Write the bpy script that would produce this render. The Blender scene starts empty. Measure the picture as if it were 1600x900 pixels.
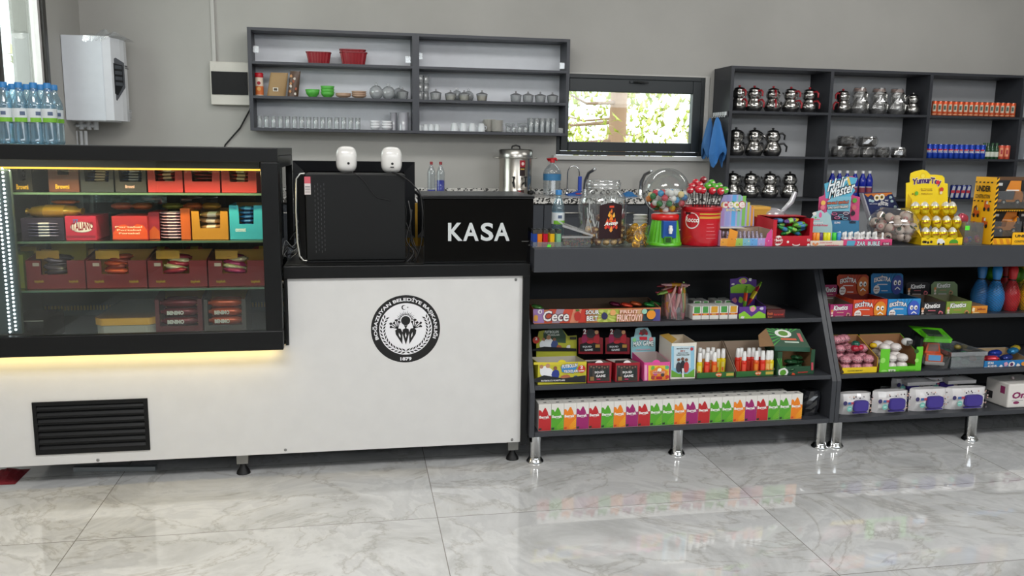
import bpy, math, random
from mathutils import Vector, Matrix
random.seed(7)
PI = math.pi
C = bpy.context.scene.collection
SC = bpy.context.scene
SC.view_settings.view_transform = 'Standard'
SC.view_settings.look = 'None'
SC.view_settings.gamma = 1.0
SC.view_settings.exposure = 0.0
SC.view_settings.use_curve_mapping = False

# ---------------- camera: 1.30 m above the floor, looking a little down and to the right
CAMH, FPX = 1.30, 1314.0
PITCH, YAW, ROLL = map(math.radians, (9.38, 10.46, 0.813))
FWD = Vector((math.sin(YAW)*math.cos(PITCH), math.cos(YAW)*math.cos(PITCH), -math.sin(PITCH)))
_R = Vector((math.cos(YAW), -math.sin(YAW), 0)); _U = _R.cross(FWD)
RGT = math.cos(ROLL)*_R + math.sin(ROLL)*_U
UPV = -math.sin(ROLL)*_R + math.cos(ROLL)*_U
cam_d = bpy.data.cameras.new('camera'); cam = bpy.data.objects.new('camera', cam_d); C.objects.link(cam)
cam_d.sensor_width = 36; cam_d.lens = 36*FPX/1600; cam_d.clip_start = 0.05; cam_d.clip_end = 200
cam.matrix_world = Matrix.Translation((0, 0, CAMH)) @ Matrix((RGT, UPV, -FWD)).transposed().to_4x4()
SC.camera = cam
def at(px, py, Y):                     # the point at depth Y seen at a pixel of the photograph
    d = RGT*((px-800)/FPX) - UPV*((py-450)/FPX) + FWD
    return Vector((0, 0, CAMH)) + d*(Y/d.y)
def wx(px, py, Y): return at(px, py, Y).x
def wz(px, py, Y): return at(px, py, Y).z

# ---------------- world and lights
W = bpy.data.worlds.new('World'); SC.world = W; W.use_nodes = True
bg = W.node_tree.nodes['Background']; bg.inputs[0].default_value = (0.86, 0.93, 1.0, 1); bg.inputs[1].default_value = 3.2
def area(name, loc, rot, sx, sy, power, col=(1, 1, 1), spread=180):
    l = bpy.data.lights.new(name, 'AREA'); l.shape = 'RECTANGLE'; l.size = sx; l.size_y = sy; l.energy = power; l.color = col
    l.spread = math.radians(spread)
    o = bpy.data.objects.new(name, l); C.objects.link(o); o.location = loc; o.rotation_euler = rot; return o
area('front_band_fill', (1.6, -2.7, 2.65), (math.radians(100), 0, 0), 8.5, .8, 26, (0.97, 0.985, 1.0))  # added light in a made-up high band, raised to keep reflections dark
area('unseen_ceiling_light', (-0.6, 0.7, 3.25), (math.radians(25), 0, 0), 1.8, 1.2, 106, (1.0, 0.988, 0.97))  # unseen ceiling panels, placed for deep shade under the counters
area('unseen_ceiling_light', (3.4, 0.7, 3.25), (math.radians(25), 0, 0), 1.8, 1.2, 106, (1.0, 0.988, 0.97))
area('unseen_ceiling_light', (0.4, 4.7, 3.25), (math.radians(25), 0, 0), 2.2, .6, 40, (1.0, 0.985, 0.96))  # rear pair, also unseen, added to brighten the back wall
area('unseen_ceiling_light', (4.6, 4.7, 3.25), (math.radians(25), 0, 0), 2.2, .6, 40, (1.0, 0.985, 0.96))
area('left_window_daylight', (-2.2, 5.6, 2.2), (0, math.radians(-90), 0), 1.0, 1.3, 14, (0.95, 0.98, 1.0))

# ---------------- materials
def lin(h):
    h = h.lstrip('#'); r = [int(h[i:i+2], 16)/255 for i in (0, 2, 4)]
    return tuple(((c+0.055)/1.055)**2.4 if c > 0.04045 else c/12.92 for c in r) + (1,)
_mc = {}
def M(hexc, rough=0.5, metal=0.0, coat=0.0, emit=0.0, spec=0.5, trans=0.0):
    k = (hexc, rough, metal, coat, emit, spec, trans)
    if k in _mc: return _mc[k]
    m = bpy.data.materials.new('paint_'+hexc.strip('#')); m.use_nodes = True
    nt = m.node_tree; b = nt.nodes['Principled BSDF']; c = lin(hexc)
    b.inputs['Roughness'].default_value = rough; b.inputs['Metallic'].default_value = metal
    b.inputs['Coat Weight'].default_value = coat; b.inputs['Specular IOR Level'].default_value = spec
    b.inputs['Transmission Weight'].default_value = trans
    if emit:
        b.inputs['Emission Color'].default_value = c; b.inputs['Emission Strength'].default_value = emit
        b.inputs['Base Color'].default_value = c
    else:                              # a faint procedural mottling so that no surface is perfectly even
        tc = nt.nodes.new('ShaderNodeTexCoord'); n = nt.nodes.new('ShaderNodeTexNoise'); n.inputs['Scale'].default_value = 14
        n.inputs['Detail'].default_value = 3
        r = nt.nodes.new('ShaderNodeMapRange'); r.inputs[3].default_value = .95; r.inputs[4].default_value = 1.05
        mx = nt.nodes.new('ShaderNodeVectorMath'); mx.operation = 'SCALE'; mx.inputs[0].default_value = c[:3]
        nt.links.new(tc.outputs['Object'], n.inputs['Vector']); nt.links.new(n.outputs[0], r.inputs[0])
        nt.links.new(r.outputs[0], mx.inputs['Scale']); nt.links.new(mx.outputs[0], b.inputs['Base Color'])
    _mc[k] = m; return m
def glass(tint='#ffffff', f0=0.06, rough=0.02, opac=0.0, body='#ffffff'):
    k = ('g', tint, f0, rough, opac, body)
    if k in _mc: return _mc[k]
    m = bpy.data.materials.new('clear_'+tint.strip('#')); m.use_nodes = True; nt = m.node_tree
    for n in list(nt.nodes): nt.nodes.remove(n)
    out = nt.nodes.new('ShaderNodeOutputMaterial'); t = nt.nodes.new('ShaderNodeBsdfTransparent'); g = nt.nodes.new('ShaderNodeBsdfGlossy')
    t.inputs[0].default_value = lin(tint); g.inputs['Roughness'].default_value = rough
    lw = nt.nodes.new('ShaderNodeLayerWeight'); lw.inputs[0].default_value = 0.35
    mr = nt.nodes.new('ShaderNodeMapRange'); mr.inputs[3].default_value = f0; mr.inputs[4].default_value = 0.85
    pw = nt.nodes.new('ShaderNodeMath'); pw.operation = 'POWER'; pw.inputs[1].default_value = 1.6
    mx = nt.nodes.new('ShaderNodeMixShader')
    nt.links.new(lw.outputs['Facing'], pw.inputs[0]); nt.links.new(pw.outputs[0], mr.inputs[0]); nt.links.new(mr.outputs[0], mx.inputs[0])
    if opac > 0:
        d = nt.nodes.new('ShaderNodeBsdfDiffuse'); d.inputs[0].default_value = lin(body); m2 = nt.nodes.new('ShaderNodeMixShader')
        m2.inputs[0].default_value = opac; nt.links.new(t.outputs[0], m2.inputs[1]); nt.links.new(d.outputs[0], m2.inputs[2])
        nt.links.new(m2.outputs[0], mx.inputs[1])
    else: nt.links.new(t.outputs[0], mx.inputs[1])
    nt.links.new(g.outputs[0], mx.inputs[2]); nt.links.new(mx.outputs[0], out.inputs[0])
    _mc[k] = m; return m
def nodemat(name, build):
    m = bpy.data.materials.new(name); m.use_nodes = True; nt = m.node_tree; b = nt.nodes['Principled BSDF']
    build(nt, b, nt.nodes.new, nt.links.new); return m
def ramp(nt, stops):
    r = nt.nodes.new('ShaderNodeValToRGB'); e = r.color_ramp.elements
    while len(e) < len(stops): e.new(.5)
    for i, (p, c) in enumerate(stops): e[i].position = p; e[i].color = lin(c)
    return r

# ---------------- mesh collector
_tc = {}
def textmesh(s, bold=0.0, res=2, shear=0.0):
    k = (s, bold, res, shear)
    if k not in _tc:
        cu = bpy.data.curves.new('t', 'FONT'); cu.body = s; cu.offset = bold; cu.resolution_u = res; cu.shear = shear
        o = bpy.data.objects.new('t', cu); C.objects.link(o)
        dg = bpy.context.evaluated_depsgraph_get(); e = o.evaluated_get(dg); me = e.to_mesh()
        v = [(p.co.x, p.co.y) for p in me.vertices]; f = [tuple(p.vertices) for p in me.polygons]
        e.to_mesh_clear(); bpy.data.objects.remove(o); bpy.data.curves.remove(cu)
        x0 = min(p[0] for p in v); x1 = max(p[0] for p in v); y0 = min(p[1] for p in v); y1 = max(p[1] for p in v)
        _tc[k] = ([((p[0]-x0)/(x1-x0), (p[1]-y0)/(y1-y0)) for p in v], f, (x1-x0)/(y1-y0))
    return _tc[k]
class MB:
    def __init__(s): s.v = []; s.f = []; s.mi = []; s.sm = []; s.mats = []; s.T = Matrix()
    def add(s, vs, fs, m, smooth=False):
        if m not in s.mats: s.mats.append(m)
        k = s.mats.index(m); b = len(s.v)
        s.v += [tuple(s.T @ Vector(p)) for p in vs]
        for f in fs: s.f.append(tuple(i+b for i in f)); s.mi.append(k); s.sm.append(smooth)
        return s
    def box(s, x0, x1, y0, y1, z0, z1, m):
        v = [(x, y, z) for z in (z0, z1) for y in (y0, y1) for x in (x0, x1)]
        return s.add(v, [(0, 2, 3, 1), (4, 5, 7, 6), (0, 1, 5, 4), (2, 6, 7, 3), (0, 4, 6, 2), (1, 3, 7, 5)], m)
    def poly(s, pts, y, m): return s.add([(p[0], y, p[1]) for p in pts], [tuple(range(len(pts)))], m)   # flat shape in the x-z plane
    def rect(s, x0, x1, z0, z1, y, m): return s.poly([(x0, z0), (x1, z0), (x1, z1), (x0, z1)], y, m)
    def disc(s, cx, cz, rx, y, m, rz=None, n=20):
        rz = rz or rx; return s.poly([(cx+rx*math.cos(2*PI*i/n), cz+rz*math.sin(2*PI*i/n)) for i in range(n)], y, m)
    def blob(s, cx, cz, rx, rz, y, m, n=10, amp=.25, seed=1):
        rd = random.Random(seed)
        return s.poly([(cx+rx*(1-amp*rd.random())*math.cos(2*PI*i/n), cz+rz*(1-amp*rd.random())*math.sin(2*PI*i/n)) for i in range(n)], y, m)
    def quad(s, a, b, c, d, m): return s.add([a, b, c, d], [(0, 1, 2, 3)], m)
    def prism(s, pts, y0, y1, m, smooth=False):      # outline in x-z, run along y
        n = len(pts); v = [(p[0], y0, p[1]) for p in pts]+[(p[0], y1, p[1]) for p in pts]
        s.add(v, [tuple(range(n)), tuple(range(2*n-1, n-1, -1))], m)
        b = [(i, (i+1) % n, (i+1) % n+n, i+n) for i in range(n)]
        return s.add(v, [tuple(reversed(f)) for f in b], m, smooth)
    def slab(s, pts, z0, z1, m, smooth=False):       # outline in x-y, run along z
        n = len(pts); v = [(p[0], p[1], z0) for p in pts]+[(p[0], p[1], z1) for p in pts]
        s.add(v, [tuple(range(n-1, -1, -1)), tuple(range(n, 2*n))], m)
        return s.add(v, [(i, (i+1) % n, (i+1) % n+n, i+n) for i in range(n)], m, smooth)
    def side(s, pts, x0, x1, m):                      # outline in y-z, run along x
        n = len(pts); v = [(x0, p[0], p[1]) for p in pts]+[(x1, p[0], p[1]) for p in pts]
        return s.add(v, [tuple(range(n-1, -1, -1)), tuple(range(n, 2*n))]+[(i, (i+1) % n, (i+1) % n+n, i+n) for i in range(n)], m)
    def lathe(s, prof, m, c=(0, 0, 0), n=20, caps=True, sx=1, sy=1):
        v = []; f = []
        for r, z in prof:
            for i in range(n): a = 2*PI*i/n; v.append((c[0]+sx*r*math.cos(a), c[1]+sy*r*math.sin(a), c[2]+z))
        for j in range(len(prof)-1):
            for i in range(n): k = (i+1) % n; f.append((j*n+i, j*n+k, (j+1)*n+k, (j+1)*n+i))
        s.add(v, f, m, True)
        if caps:
            if prof[0][0] > 1e-4: s.add(v[:n], [tuple(range(n-1, -1, -1))], m)
            if prof[-1][0] > 1e-4: s.add(v[-n:], [tuple(range(n))], m)
        return s
    def ball(s, c, r, m, n=12, k=8, r2=None, r3=None):
        r2 = r2 or r; r3 = r3 or r
        pr = [(math.sin(PI*i/k), -math.cos(PI*i/k)) for i in range(k+1)]
        v = []; f = []
        for a, z in pr:
            for i in range(n): t = 2*PI*i/n; v.append((c[0]+r*a*math.cos(t), c[1]+r2*a*math.sin(t), c[2]+r3*z))
        for j in range(k):
            for i in range(n): q = (i+1) % n; f.append((j*n+i, j*n+q, (j+1)*n+q, (j+1)*n+i))
        return s.add(v, f, m, True)
    def tube(s, pts, r, m, n=8, cap=True):
        P = [Vector(p) for p in pts]; v = []; f = []; up = None
        for i, p in enumerate(P):
            d = (P[min(i+1, len(P)-1)]-P[max(i-1, 0)]).normalized()
            if up is None: up = Vector((0, 0, 1)) if abs(d.z) < .9 else Vector((0, 1, 0))
            a = d.cross(up).normalized(); b = a.cross(d).normalized(); up = b
            rr = r[i] if isinstance(r, (list, tuple)) else r
            for k in range(n): t = 2*PI*k/n; v.append(tuple(p+a*rr*math.cos(t)+b*rr*math.sin(t)))
        for j in range(len(P)-1):
            for i in range(n): q = (i+1) % n; f.append((j*n+i, (j+1)*n+i, (j+1)*n+q, j*n+q))
        s.add(v, f, m, True)
        if cap: s.add(v[:n], [tuple(range(n))], m); s.add(v[-n:], [tuple(range(n-1, -1, -1))], m)
        return s
    def text(s, t, x0, x1, z0, z1, y, m, bold=.02, slope=0.0, wave=0.0, shear=0.0, res=2):
        vs, fs, _ = textmesh(t, bold, res, shear); w = x1-x0; h = z1-z0
        return s.add([(x0+w*a, y, z0+h*b+slope*w*a+wave*h*math.sin(PI*a)) for a, b in vs], fs, m)
    def outlined(s, t, x0, x1, z0, z1, y, m, mo, k=.05, **kw):
        s.text(t, x0-.002, x1+.002, z0-.002, z1+.002, y+.0003, mo, bold=k+.03, **kw); return s.text(t, x0, x1, z0, z1, y, m, bold=.03, **kw)
    def arc(s, t, cx, cz, r0, r1, a0, a1, y, m, bold=.02):    # lettering bent round a ring, angles in degrees, left to right
        vs, fs, _ = textmesh(t, bold, 3); o = []
        for a, b in vs:
            q = math.radians(a0+(a1-a0)*a); r = r0+(r1-r0)*b; o.append((cx+r*math.cos(q), y, cz+r*math.sin(q)))
        return s.add(o, fs, m)
    def obj(s, name, parent=None, label=None, loc=None, bevel=0, solid=0):
        me = bpy.data.meshes.new(name); me.from_pydata(s.v, [], s.f)
        for m in s.mats: me.materials.append(m)
        me.polygons.foreach_set('material_index', s.mi); me.polygons.foreach_set('use_smooth', s.sm); me.update()
        o = bpy.data.objects.new(name, me); C.objects.link(o)
        if parent: o.parent = parent
        if loc: o.location = loc
        if label: o['label'] = label
        if bevel:
            b = o.modifiers.new('bevel', 'BEVEL'); b.width = bevel; b.segments = 2; b.limit_method = 'ANGLE'; b.angle_limit = math.radians(40)
        if solid:
            b = o.modifiers.new('solid', 'SOLIDIFY'); b.thickness = solid
        return o
def tag(o, label, cat, group=None, kind=None):
    if label: o['label'] = label
    if cat: o['category'] = cat
    if group: o['group'] = group
    if kind: o['kind'] = kind
    return o
def thing(name, label, cat, loc, rz=0, group=None, sc=None):
    o = bpy.data.objects.new(name, None); C.objects.link(o); o.empty_display_size = .05
    o.location = loc; o.rotation_euler = (0, 0, rz)
    if sc: o.scale = sc
    return tag(o, label, cat, group)
def struct(o): o['kind'] = 'structure'; return o
def dup(root, loc=None, rz=None, label=None, group=None, sc=None, rot=None):
    r = root.copy(); C.objects.link(r)
    if loc is not None: r.location = loc
    if rz is not None: r.rotation_euler = (0, 0, rz)
    if rot is not None: r.rotation_euler = rot
    if sc is not None: r.scale = sc
    if label: r['label'] = label
    if group: r['group'] = group
    for ch in list(root.children):
        c = ch.copy(); C.objects.link(c); c.parent = r
        for g in list(ch.children):
            d = g.copy(); C.objects.link(d); d.parent = c
    return r
ORD = ['', 'first', 'second', 'third', 'fourth', 'fifth', 'sixth', 'seventh', 'eighth', 'ninth', 'tenth', 'eleventh', 'twelfth', 'thirteenth', 'fourteenth', 'fifteenth', 'sixteenth', 'seventeenth', 'eighteenth', 'nineteenth', 'twentieth', 'twenty-first', 'twenty-second']
def left_right(i, n):              # place words for the i-th of n (i from 0)
    if i == 0: return 'leftmost'
    if i == n-1: return 'rightmost'
    return ORD[i+1]+' from the left' if i < n/2 else ORD[n-i]+' from the right'

BLACK = M('#0f1011', .38, spec=.35); DGREY = M('#34363a', .45); WHITE = M('#eeeeec', .45); CHROME = M('#d9dadb', .12, 1.0)
STEEL = M('#b9b6b0', .28, 1.0); CARD = M('#b08a63', .8); PAPERW = M('#f1efe9', .6); DK = M('#0b0b0c', .5)
RED = M('#c4161c', .4); YEL = M('#f6cf10', .45); GRN = M('#5db52b', .45); BLU = M('#1f6fc4', .45); ORG = M('#f07b1c', .45)
PNK = M('#e64b93', .45); PUR = M('#5b3a94', .45)
CLEAR = glass('#f4f8f8', .05); PLASTIC = glass('#eef3f5', .07, .08, .05)
# ================= the room
WALLY, LEFTX, RIGHTX, FRONTY, CEIL = 7.2, -2.08, 8.5, -3.0, 3.3
def wallmat(nt, b, N, L):
    tc = N('ShaderNodeTexCoord'); n = N('ShaderNodeTexNoise'); n.inputs['Scale'].default_value = 1.3; n.inputs['Detail'].default_value = 5
    r = ramp(nt, [(.3, '#adaba6'), (.7, '#b7b5b0')]); L(tc.outputs['Object'], n.inputs[0]); L(n.outputs[0], r.inputs[0]); L(r.outputs[0], b.inputs['Base Color'])
    n2 = N('ShaderNodeTexNoise'); n2.inputs['Scale'].default_value = 160; bp = N('ShaderNodeBump'); bp.inputs['Strength'].default_value = .08
    L(tc.outputs['Object'], n2.inputs[0]); L(n2.outputs[0], bp.inputs['Height']); L(bp.outputs[0], b.inputs['Normal']); b.inputs['Roughness'].default_value = .6
WALL = nodemat('grey_wall_paint', wallmat)
TW, TD, TX, TY = 1.2, 0.6, 0.263, 2.823
def floormat(nt, b, N, L):
    tc = N('ShaderNodeTexCoord'); sp = N('ShaderNodeSeparateXYZ'); L(tc.outputs['Object'], sp.inputs[0])
    def mth(op, a, c=None):
        m = N('ShaderNodeMath'); m.operation = op
        for i, q in enumerate((a, c)):
            if q is None: continue
            if isinstance(q, (int, float)): m.inputs[i].default_value = q
            else: L(q, m.inputs[i])
        return m.outputs[0]
    u = mth('DIVIDE', mth('SUBTRACT', sp.outputs[0], TX), TW); v = mth('DIVIDE', mth('SUBTRACT', sp.outputs[1], TY), TD)
    cu, cv = mth('FLOOR', u), mth('FLOOR', v); fu, fv = mth('SUBTRACT', u, cu), mth('SUBTRACT', v, cv)
    du = mth('MULTIPLY', mth('MINIMUM', fu, mth('SUBTRACT', 1.0, fu)), TW); dv = mth('MULTIPLY', mth('MINIMUM', fv, mth('SUBTRACT', 1.0, fv)), TD)
    gr = mth('LESS_THAN', mth('MINIMUM', du, dv), .0016)
    cb = N('ShaderNodeCombineXYZ'); L(mth('MULTIPLY', cu, 3.71), cb.inputs[0]); L(mth('MULTIPLY', cv, 5.37), cb.inputs[1])
    ad = N('ShaderNodeVectorMath'); ad.operation = 'ADD'; L(tc.outputs['Object'], ad.inputs[0]); L(cb.outputs[0], ad.inputs[1])
    n = N('ShaderNodeTexNoise'); n.inputs['Scale'].default_value = 1.7; n.inputs['Detail'].default_value = 7; n.inputs['Roughness'].default_value = .62; n.inputs['Distortion'].default_value = 1.9
    L(ad.outputs[0], n.inputs[0])
    base = ramp(nt, [(.22, '#b2b1b0'), (.40, '#c8c9c9'), (.52, '#dbdcdc'), (.56, '#cdcecf'), (.75, '#e5e6e6')]); L(n.outputs[0], base.inputs[0])
    n2 = N('ShaderNodeTexNoise'); n2.inputs['Scale'].default_value = 1.15; n2.inputs['Detail'].default_value = 9; n2.inputs['Roughness'].default_value = .6; n2.inputs['Distortion'].default_value = 2.6
    L(ad.outputs[0], n2.inputs[0])
    vein = ramp(nt, [(.0, '#ffffff'), (.47, '#ffffff'), (.499, '#c9c4be'), (.502, '#f2f0ec'), (.53, '#ffffff')]); L(n2.outputs[0], vein.inputs[0])
    mx = N('ShaderNodeMix'); mx.data_type = 'RGBA'; mx.blend_type = 'MULTIPLY'; mx.inputs[0].default_value = .6
    L(base.outputs[0], mx.inputs[6]); L(vein.outputs[0], mx.inputs[7])
    m2 = N('ShaderNodeMix'); m2.data_type = 'RGBA'; L(gr, m2.inputs[0]); L(mx.outputs[2], m2.inputs[6]); m2.inputs[7].default_value = lin('#8d8a85')
    L(m2.outputs[2], b.inputs['Base Color']); b.inputs['Roughness'].default_value = .02; b.inputs['IOR'].default_value = 1.85
FLOOR = nodemat('polished_marble_tile', floormat)
b = MB(); b.box(-4.2, RIGHTX+.2, FRONTY-.2, WALLY+.2, -.1, 0, FLOOR); struct(b.obj('floor'))
b = MB(); b.box(LEFTX-.2, RIGHTX+.2, FRONTY-.2, WALLY+.2, CEIL, CEIL+.15, M('#dedddb', .8)); struct(b.obj('ceiling'))
# back wall with the opening of the kitchen window
WX0, WX1, WZ0, WZ1 = 1.70, 3.085, 1.245, 1.945
b = MB()
for a in ((LEFTX-.2, WX0, 0, CEIL), (WX1, RIGHTX+.2, 0, CEIL), (WX0, WX1, 0, WZ0), (WX0, WX1, WZ1, CEIL)): b.box(a[0], a[1], WALLY, WALLY+.22, a[2], a[3], WALL)
struct(b.obj('wall_back'))
# left wall with a window near the corner
LY0, LY1, LZ0, LZ1 = 4.75, 6.44, 1.05, 2.75
b = MB()
for a in ((FRONTY-.2, LY0, 0, CEIL), (LY1, WALLY, 0, CEIL), (LY0, LY1, 0, LZ0), (LY0, LY1, LZ1, CEIL)): b.box(LEFTX-.22, LEFTX, a[0], a[1], a[2], a[3], WALL)
struct(b.obj('wall_left'))
b = MB(); b.box(RIGHTX, RIGHTX+.2, FRONTY-.2, WALLY, 0, CEIL, WALL); struct(b.obj('wall_right'))
b = MB()   # unseen wall behind the viewer, opened only high up to keep reflections dark
FW = M('#77756f', .6)
b.box(LEFTX, RIGHTX, FRONTY-.2, FRONTY, 0, 2.2, FW); b.box(LEFTX, RIGHTX, FRONTY-.2, FRONTY, 3.1, CEIL, FW)
for x0 in (LEFTX, 1.5, 4.8, RIGHTX-.2): b.box(x0, x0+.2, FRONTY-.2, FRONTY, 2.2, 3.1, FW)
struct(b.obj('wall_front'))
# --- kitchen window: dark frame flush with the wall, sash, handle, pane, marble sill
ANT = M('#23292c', .4)
w = struct(thing('window_1', 'dark framed kitchen window above the granite worktop', None, ((WX0+WX1)/2, WALLY, WZ0)))
cx = (WX0+WX1)/2
b = MB(); fx0, fx1, fz0, fz1 = WX0-cx, WX1-.045-cx, .012, WZ1-WZ0
gx0, gx1, gz0, gz1 = 1.80-cx, 2.925-cx, 1.372-WZ0, 1.800-WZ0
def ring(b, x0, x1, z0, z1, u0, u1, v0, v1, y0, y1, m):
    b.box(x0, u0, y0, y1, z0, z1, m); b.box(u1, x1, y0, y1, z0, z1, m); b.box(u0, u1, y0, y1, z0, v0, m); b.box(u0, u1, y0, y1, v1, z1, m)
ring(b, fx0, fx1, fz0, fz1, fx0+.035, fx1-.035, fz0+.035, fz1-.035, .0, .07, ANT); b.obj('window_frame', w, bevel=.004)
b = MB(); ring(b, fx0+.036, fx1-.036, fz0+.036, fz1-.036, gx0, gx1, gz0, gz1, -.018, .055, ANT); b.obj('sash', w, bevel=.006)
b = MB(); b.box(gx0, gx1, .02, .028, gz0, gz1, glass('#fbfffb', .05)); b.obj('pane', w)
b = MB(); b.box(-.055, .055, -.034, -.018, .632, .652, ANT); b.tube([(-.02, -.04, .642), (.0, -.06, .644), (.1, -.06, .638)], .009, M('#15181a', .3), 8); b.obj('handle', w, bevel=.003)
b = MB(); b.box(WX0-.03-cx, WX1+.02-cx, -.045, .02, -.03, .01, M('#c9c9c6', .3)); b.obj('window_sill', w, 'pale marble sill', bevel=.004)
b = MB(); b.box(fx1+.002, fx1+.04, -.002, .03, .012, fz1, M('#c9c7c2', .6)); b.box(fx0, fx1+.04, -.002, .03, fz1, fz1+.012, M('#c9c7c2', .6)); b.obj('reveal_trim', w)
# --- left window
w = struct(thing('window_2', 'tall window in the left wall', None, (LEFTX, LY1, LZ0)))
b = MB(); H2 = LZ1-LZ0; D2 = LY1-LY0
for y0, y1, z0, z1 in ((-.06, 0, 0, H2), (-D2, -D2+.06, 0, H2), (-D2, 0, 0, .06), (-D2, 0, H2-.06, H2), (-.86, -.80, 0, H2)): b.box(-.08, .012, y0, y1, z0, z1, M('#26241f', .4))
b.obj('window_frame', w, bevel=.004)
b = MB()
for y0, y1 in ((-.80, -.76), (-.10, -.06), (-.90, -.86)): b.box(-.06, -.01, y0, y1, .06, H2-.06, M('#d7d3d2', .5))
b.obj('glazing_bead', w, 'pale inner bead')
b = MB(); b.box(-.045, -.038, -D2+.06, -.06, .06, H2-.06, glass('#fbfffb', .05)); b.obj('pane', w)
# --- outside: ground, the beige outer wall seen through the left window, and pine trees
def grassy(nt, b, N, L):
    n = N('ShaderNodeTexNoise'); n.inputs['Scale'].default_value = 3; r = ramp(nt, [(.3, '#8f8f60'), (.7, '#c9c3a0')]); L(n.outputs[0], r.inputs[0]); L(r.outputs[0], b.inputs['Base Color'])
b = MB(); b.box(-40, 40, -30, 60, -.35, -.3, nodemat('dry_ground', grassy)); struct(b.obj('ground_outside'))
b = MB(); b.box(-2.72, -2.475, 7.62, 8.0, -.3, 3.6, M('#a8998e', .85)); struct(b.obj('wall_outside'))
def pine(x, y, h, seed, label, lo=.35, r=1.5, n=620):
    rd = random.Random(seed); t = thing('pine_tree', label, 'tree', (x, y, -.3), 0, 'pine trees outside')
    b = MB(); b.tube([(0, 0, 0), (.05, .02, h*.5), (0, 0, h)], [.17, .13, .04], M('#b48f7c', .9), 10); b.obj('trunk', t)
    f = MB(); g1, g2 = M('#c4cf6a', .8), M('#e0dc92', .8)
    br = MB()
    for k in range(13):
        z = h*(lo+(1-lo)*k/13); a = rd.random()*6.28; l = r*(1.05-k/16)
        br.tube([(0, 0, z), (l*.5*math.cos(a), l*.5*math.sin(a), z-.05), (l*math.cos(a), l*math.sin(a), z+.15)], [.035, .02, .008], M('#a8887a', .9), 5)
    br.obj('branch', t)
    for k in range(n):
        u = rd.random(); z = h*(lo+(1-lo)*u); l = r*(1.05-.75*u)*math.sqrt(rd.random()); a = rd.random()*6.28
        c = Vector((l*math.cos(a), l*math.sin(a), z+rd.uniform(-.2, .2)))
        for q in range(5):
            d = Vector((rd.gauss(0, 1), rd.gauss(0, 1), rd.gauss(0, .7)+.3)).normalized()*rd.uniform(.1, .2); e = d.cross(Vector((0, 0, 1))).normalized()*.035
            f.add([c-e, c+e, c+d], [(0, 1, 2)], g1 if rd.random() < .6 else g2)
    f.obj('foliage', t)
for i, (x, y, h, l) in enumerate(((3.9, 12.6, 5.2, 'pine tree with the thick trunk left of centre in the kitchen window'), (6.0, 19.5, 6.0, 'slender pine tree in the middle of the kitchen window'),
        (8.6, 16.8, 5.6, 'pine tree with a reddish trunk at the right of the kitchen window'), (2.2, 19.0, 5.5, 'farther pine tree at the left edge of the kitchen window'),
        (-5.2, 10.6, 5.6, 'pine tree seen through the left wall window'))): pine(x, y, h, i+3, l, .28 if i < 4 else .2, 1.7)
# ================= large furniture
FY = 3.25
# --- refrigerated display case
CX1 = -.285; CX0 = -1.36; CZ0, CZ1 = .535, 1.292; CB = 3.93
case = thing('display_case', 'black framed glass refrigerated display case with lit sweets on glass shelves', 'display case', (0, 0, 0))
b = MB(); ft = .072; gz0, gz1 = CZ0+.075, CZ1-.052
b.box(CX0, CX1, 3.215, 3.25, CZ0, gz0, BLACK); b.box(CX0, CX1, 3.215, 3.25, gz1, CZ1, BLACK)
b.box(CX1-.062, CX1, 3.215, 3.25, gz0, gz1, BLACK); b.box(CX0, CX0+.03, 3.215, 3.25, gz0, gz1, BLACK)
b.box(CX0, CX1, 3.25, CB, CZ1-.03, CZ1, BLACK)                     # roof
b.box(CX1-.03, CX1, 3.25, 3.30, .85, CZ1-.03, BLACK); b.box(CX1-.03, CX1, CB-.035, CB, .85, CZ1-.03, BLACK); b.box(CX1-.03, CX1, 3.30, CB-.035, CZ1-.075, CZ1-.03, BLACK)
b.obj('frame', case, bevel=.003)
b = MB(); b.box(CX0+.03, CX1-.062, 3.226, 3.232, gz0, gz1, glass('#f6fbfa', .075)); b.obj('front_glass', case)
b = MB(); b.box(CX1-.02, CX1-.014, 3.30, CB-.035, .85, CZ1-.075, glass('#eef5f3', .06)); b.obj('side_glass', case)
b = MB(); b.box(CX0, CX0+.02, 3.325, CB, .12, CZ1-.03, M('#5d686b', .3)); b.box(CX0+.02, CX1-.001, 3.80, CB, .001, .12, DK); b.box(CX0+.02, CX1-.001, 3.38, CB, .12, CZ0+.0, M('#34363a', .5)); b.obj('body', case)
b = MB(); dk = M('#141618', .3); ring(b, CX0+.02, CX1-.03, CZ0+.03, CZ1-.04, CX0+.06, -.82, CZ0+.13, CZ1-.09, CB-.03, CB-.01, dk)
b.box(-.80, -.76, CB-.05, CB-.03, CZ0+.03, CZ1-.04, dk); b.box(-.35, -.315, CB-.05, CB-.03, CZ0+.03, CZ1-.04, dk); b.box(-.82, -.315, CB-.05, CB-.03, CZ0+.03, CZ0+.13, dk); b.box(-.82, -.315, CB-.05, CB-.03, CZ1-.09, CZ1-.04, dk)
b.obj('sliding_door_frame', case)
b = MB(); b.box(CX0+.06, -.8, CB-.022, CB-.018, CZ0+.13, CZ1-.09, glass('#8fa0a0', .12)); b.obj('door_glass', case)
b = MB(); b.box(-.76, -.35, CB-.042, CB-.038, CZ0+.13, CZ1-.09, glass('#8fa0a0', .12)); b.obj('door_glass', case)
b = MB(); b.box(CX0+.02, CX1-.03, 3.25, 3.86, CZ0+.002, CZ0+.025, M('#6d6c69', .35, .6)); b.box(CX0+.02, CX1-.03, 3.86, 3.9, CZ0, CZ0+.13, M('#7e8484', .35, .5))
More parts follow.
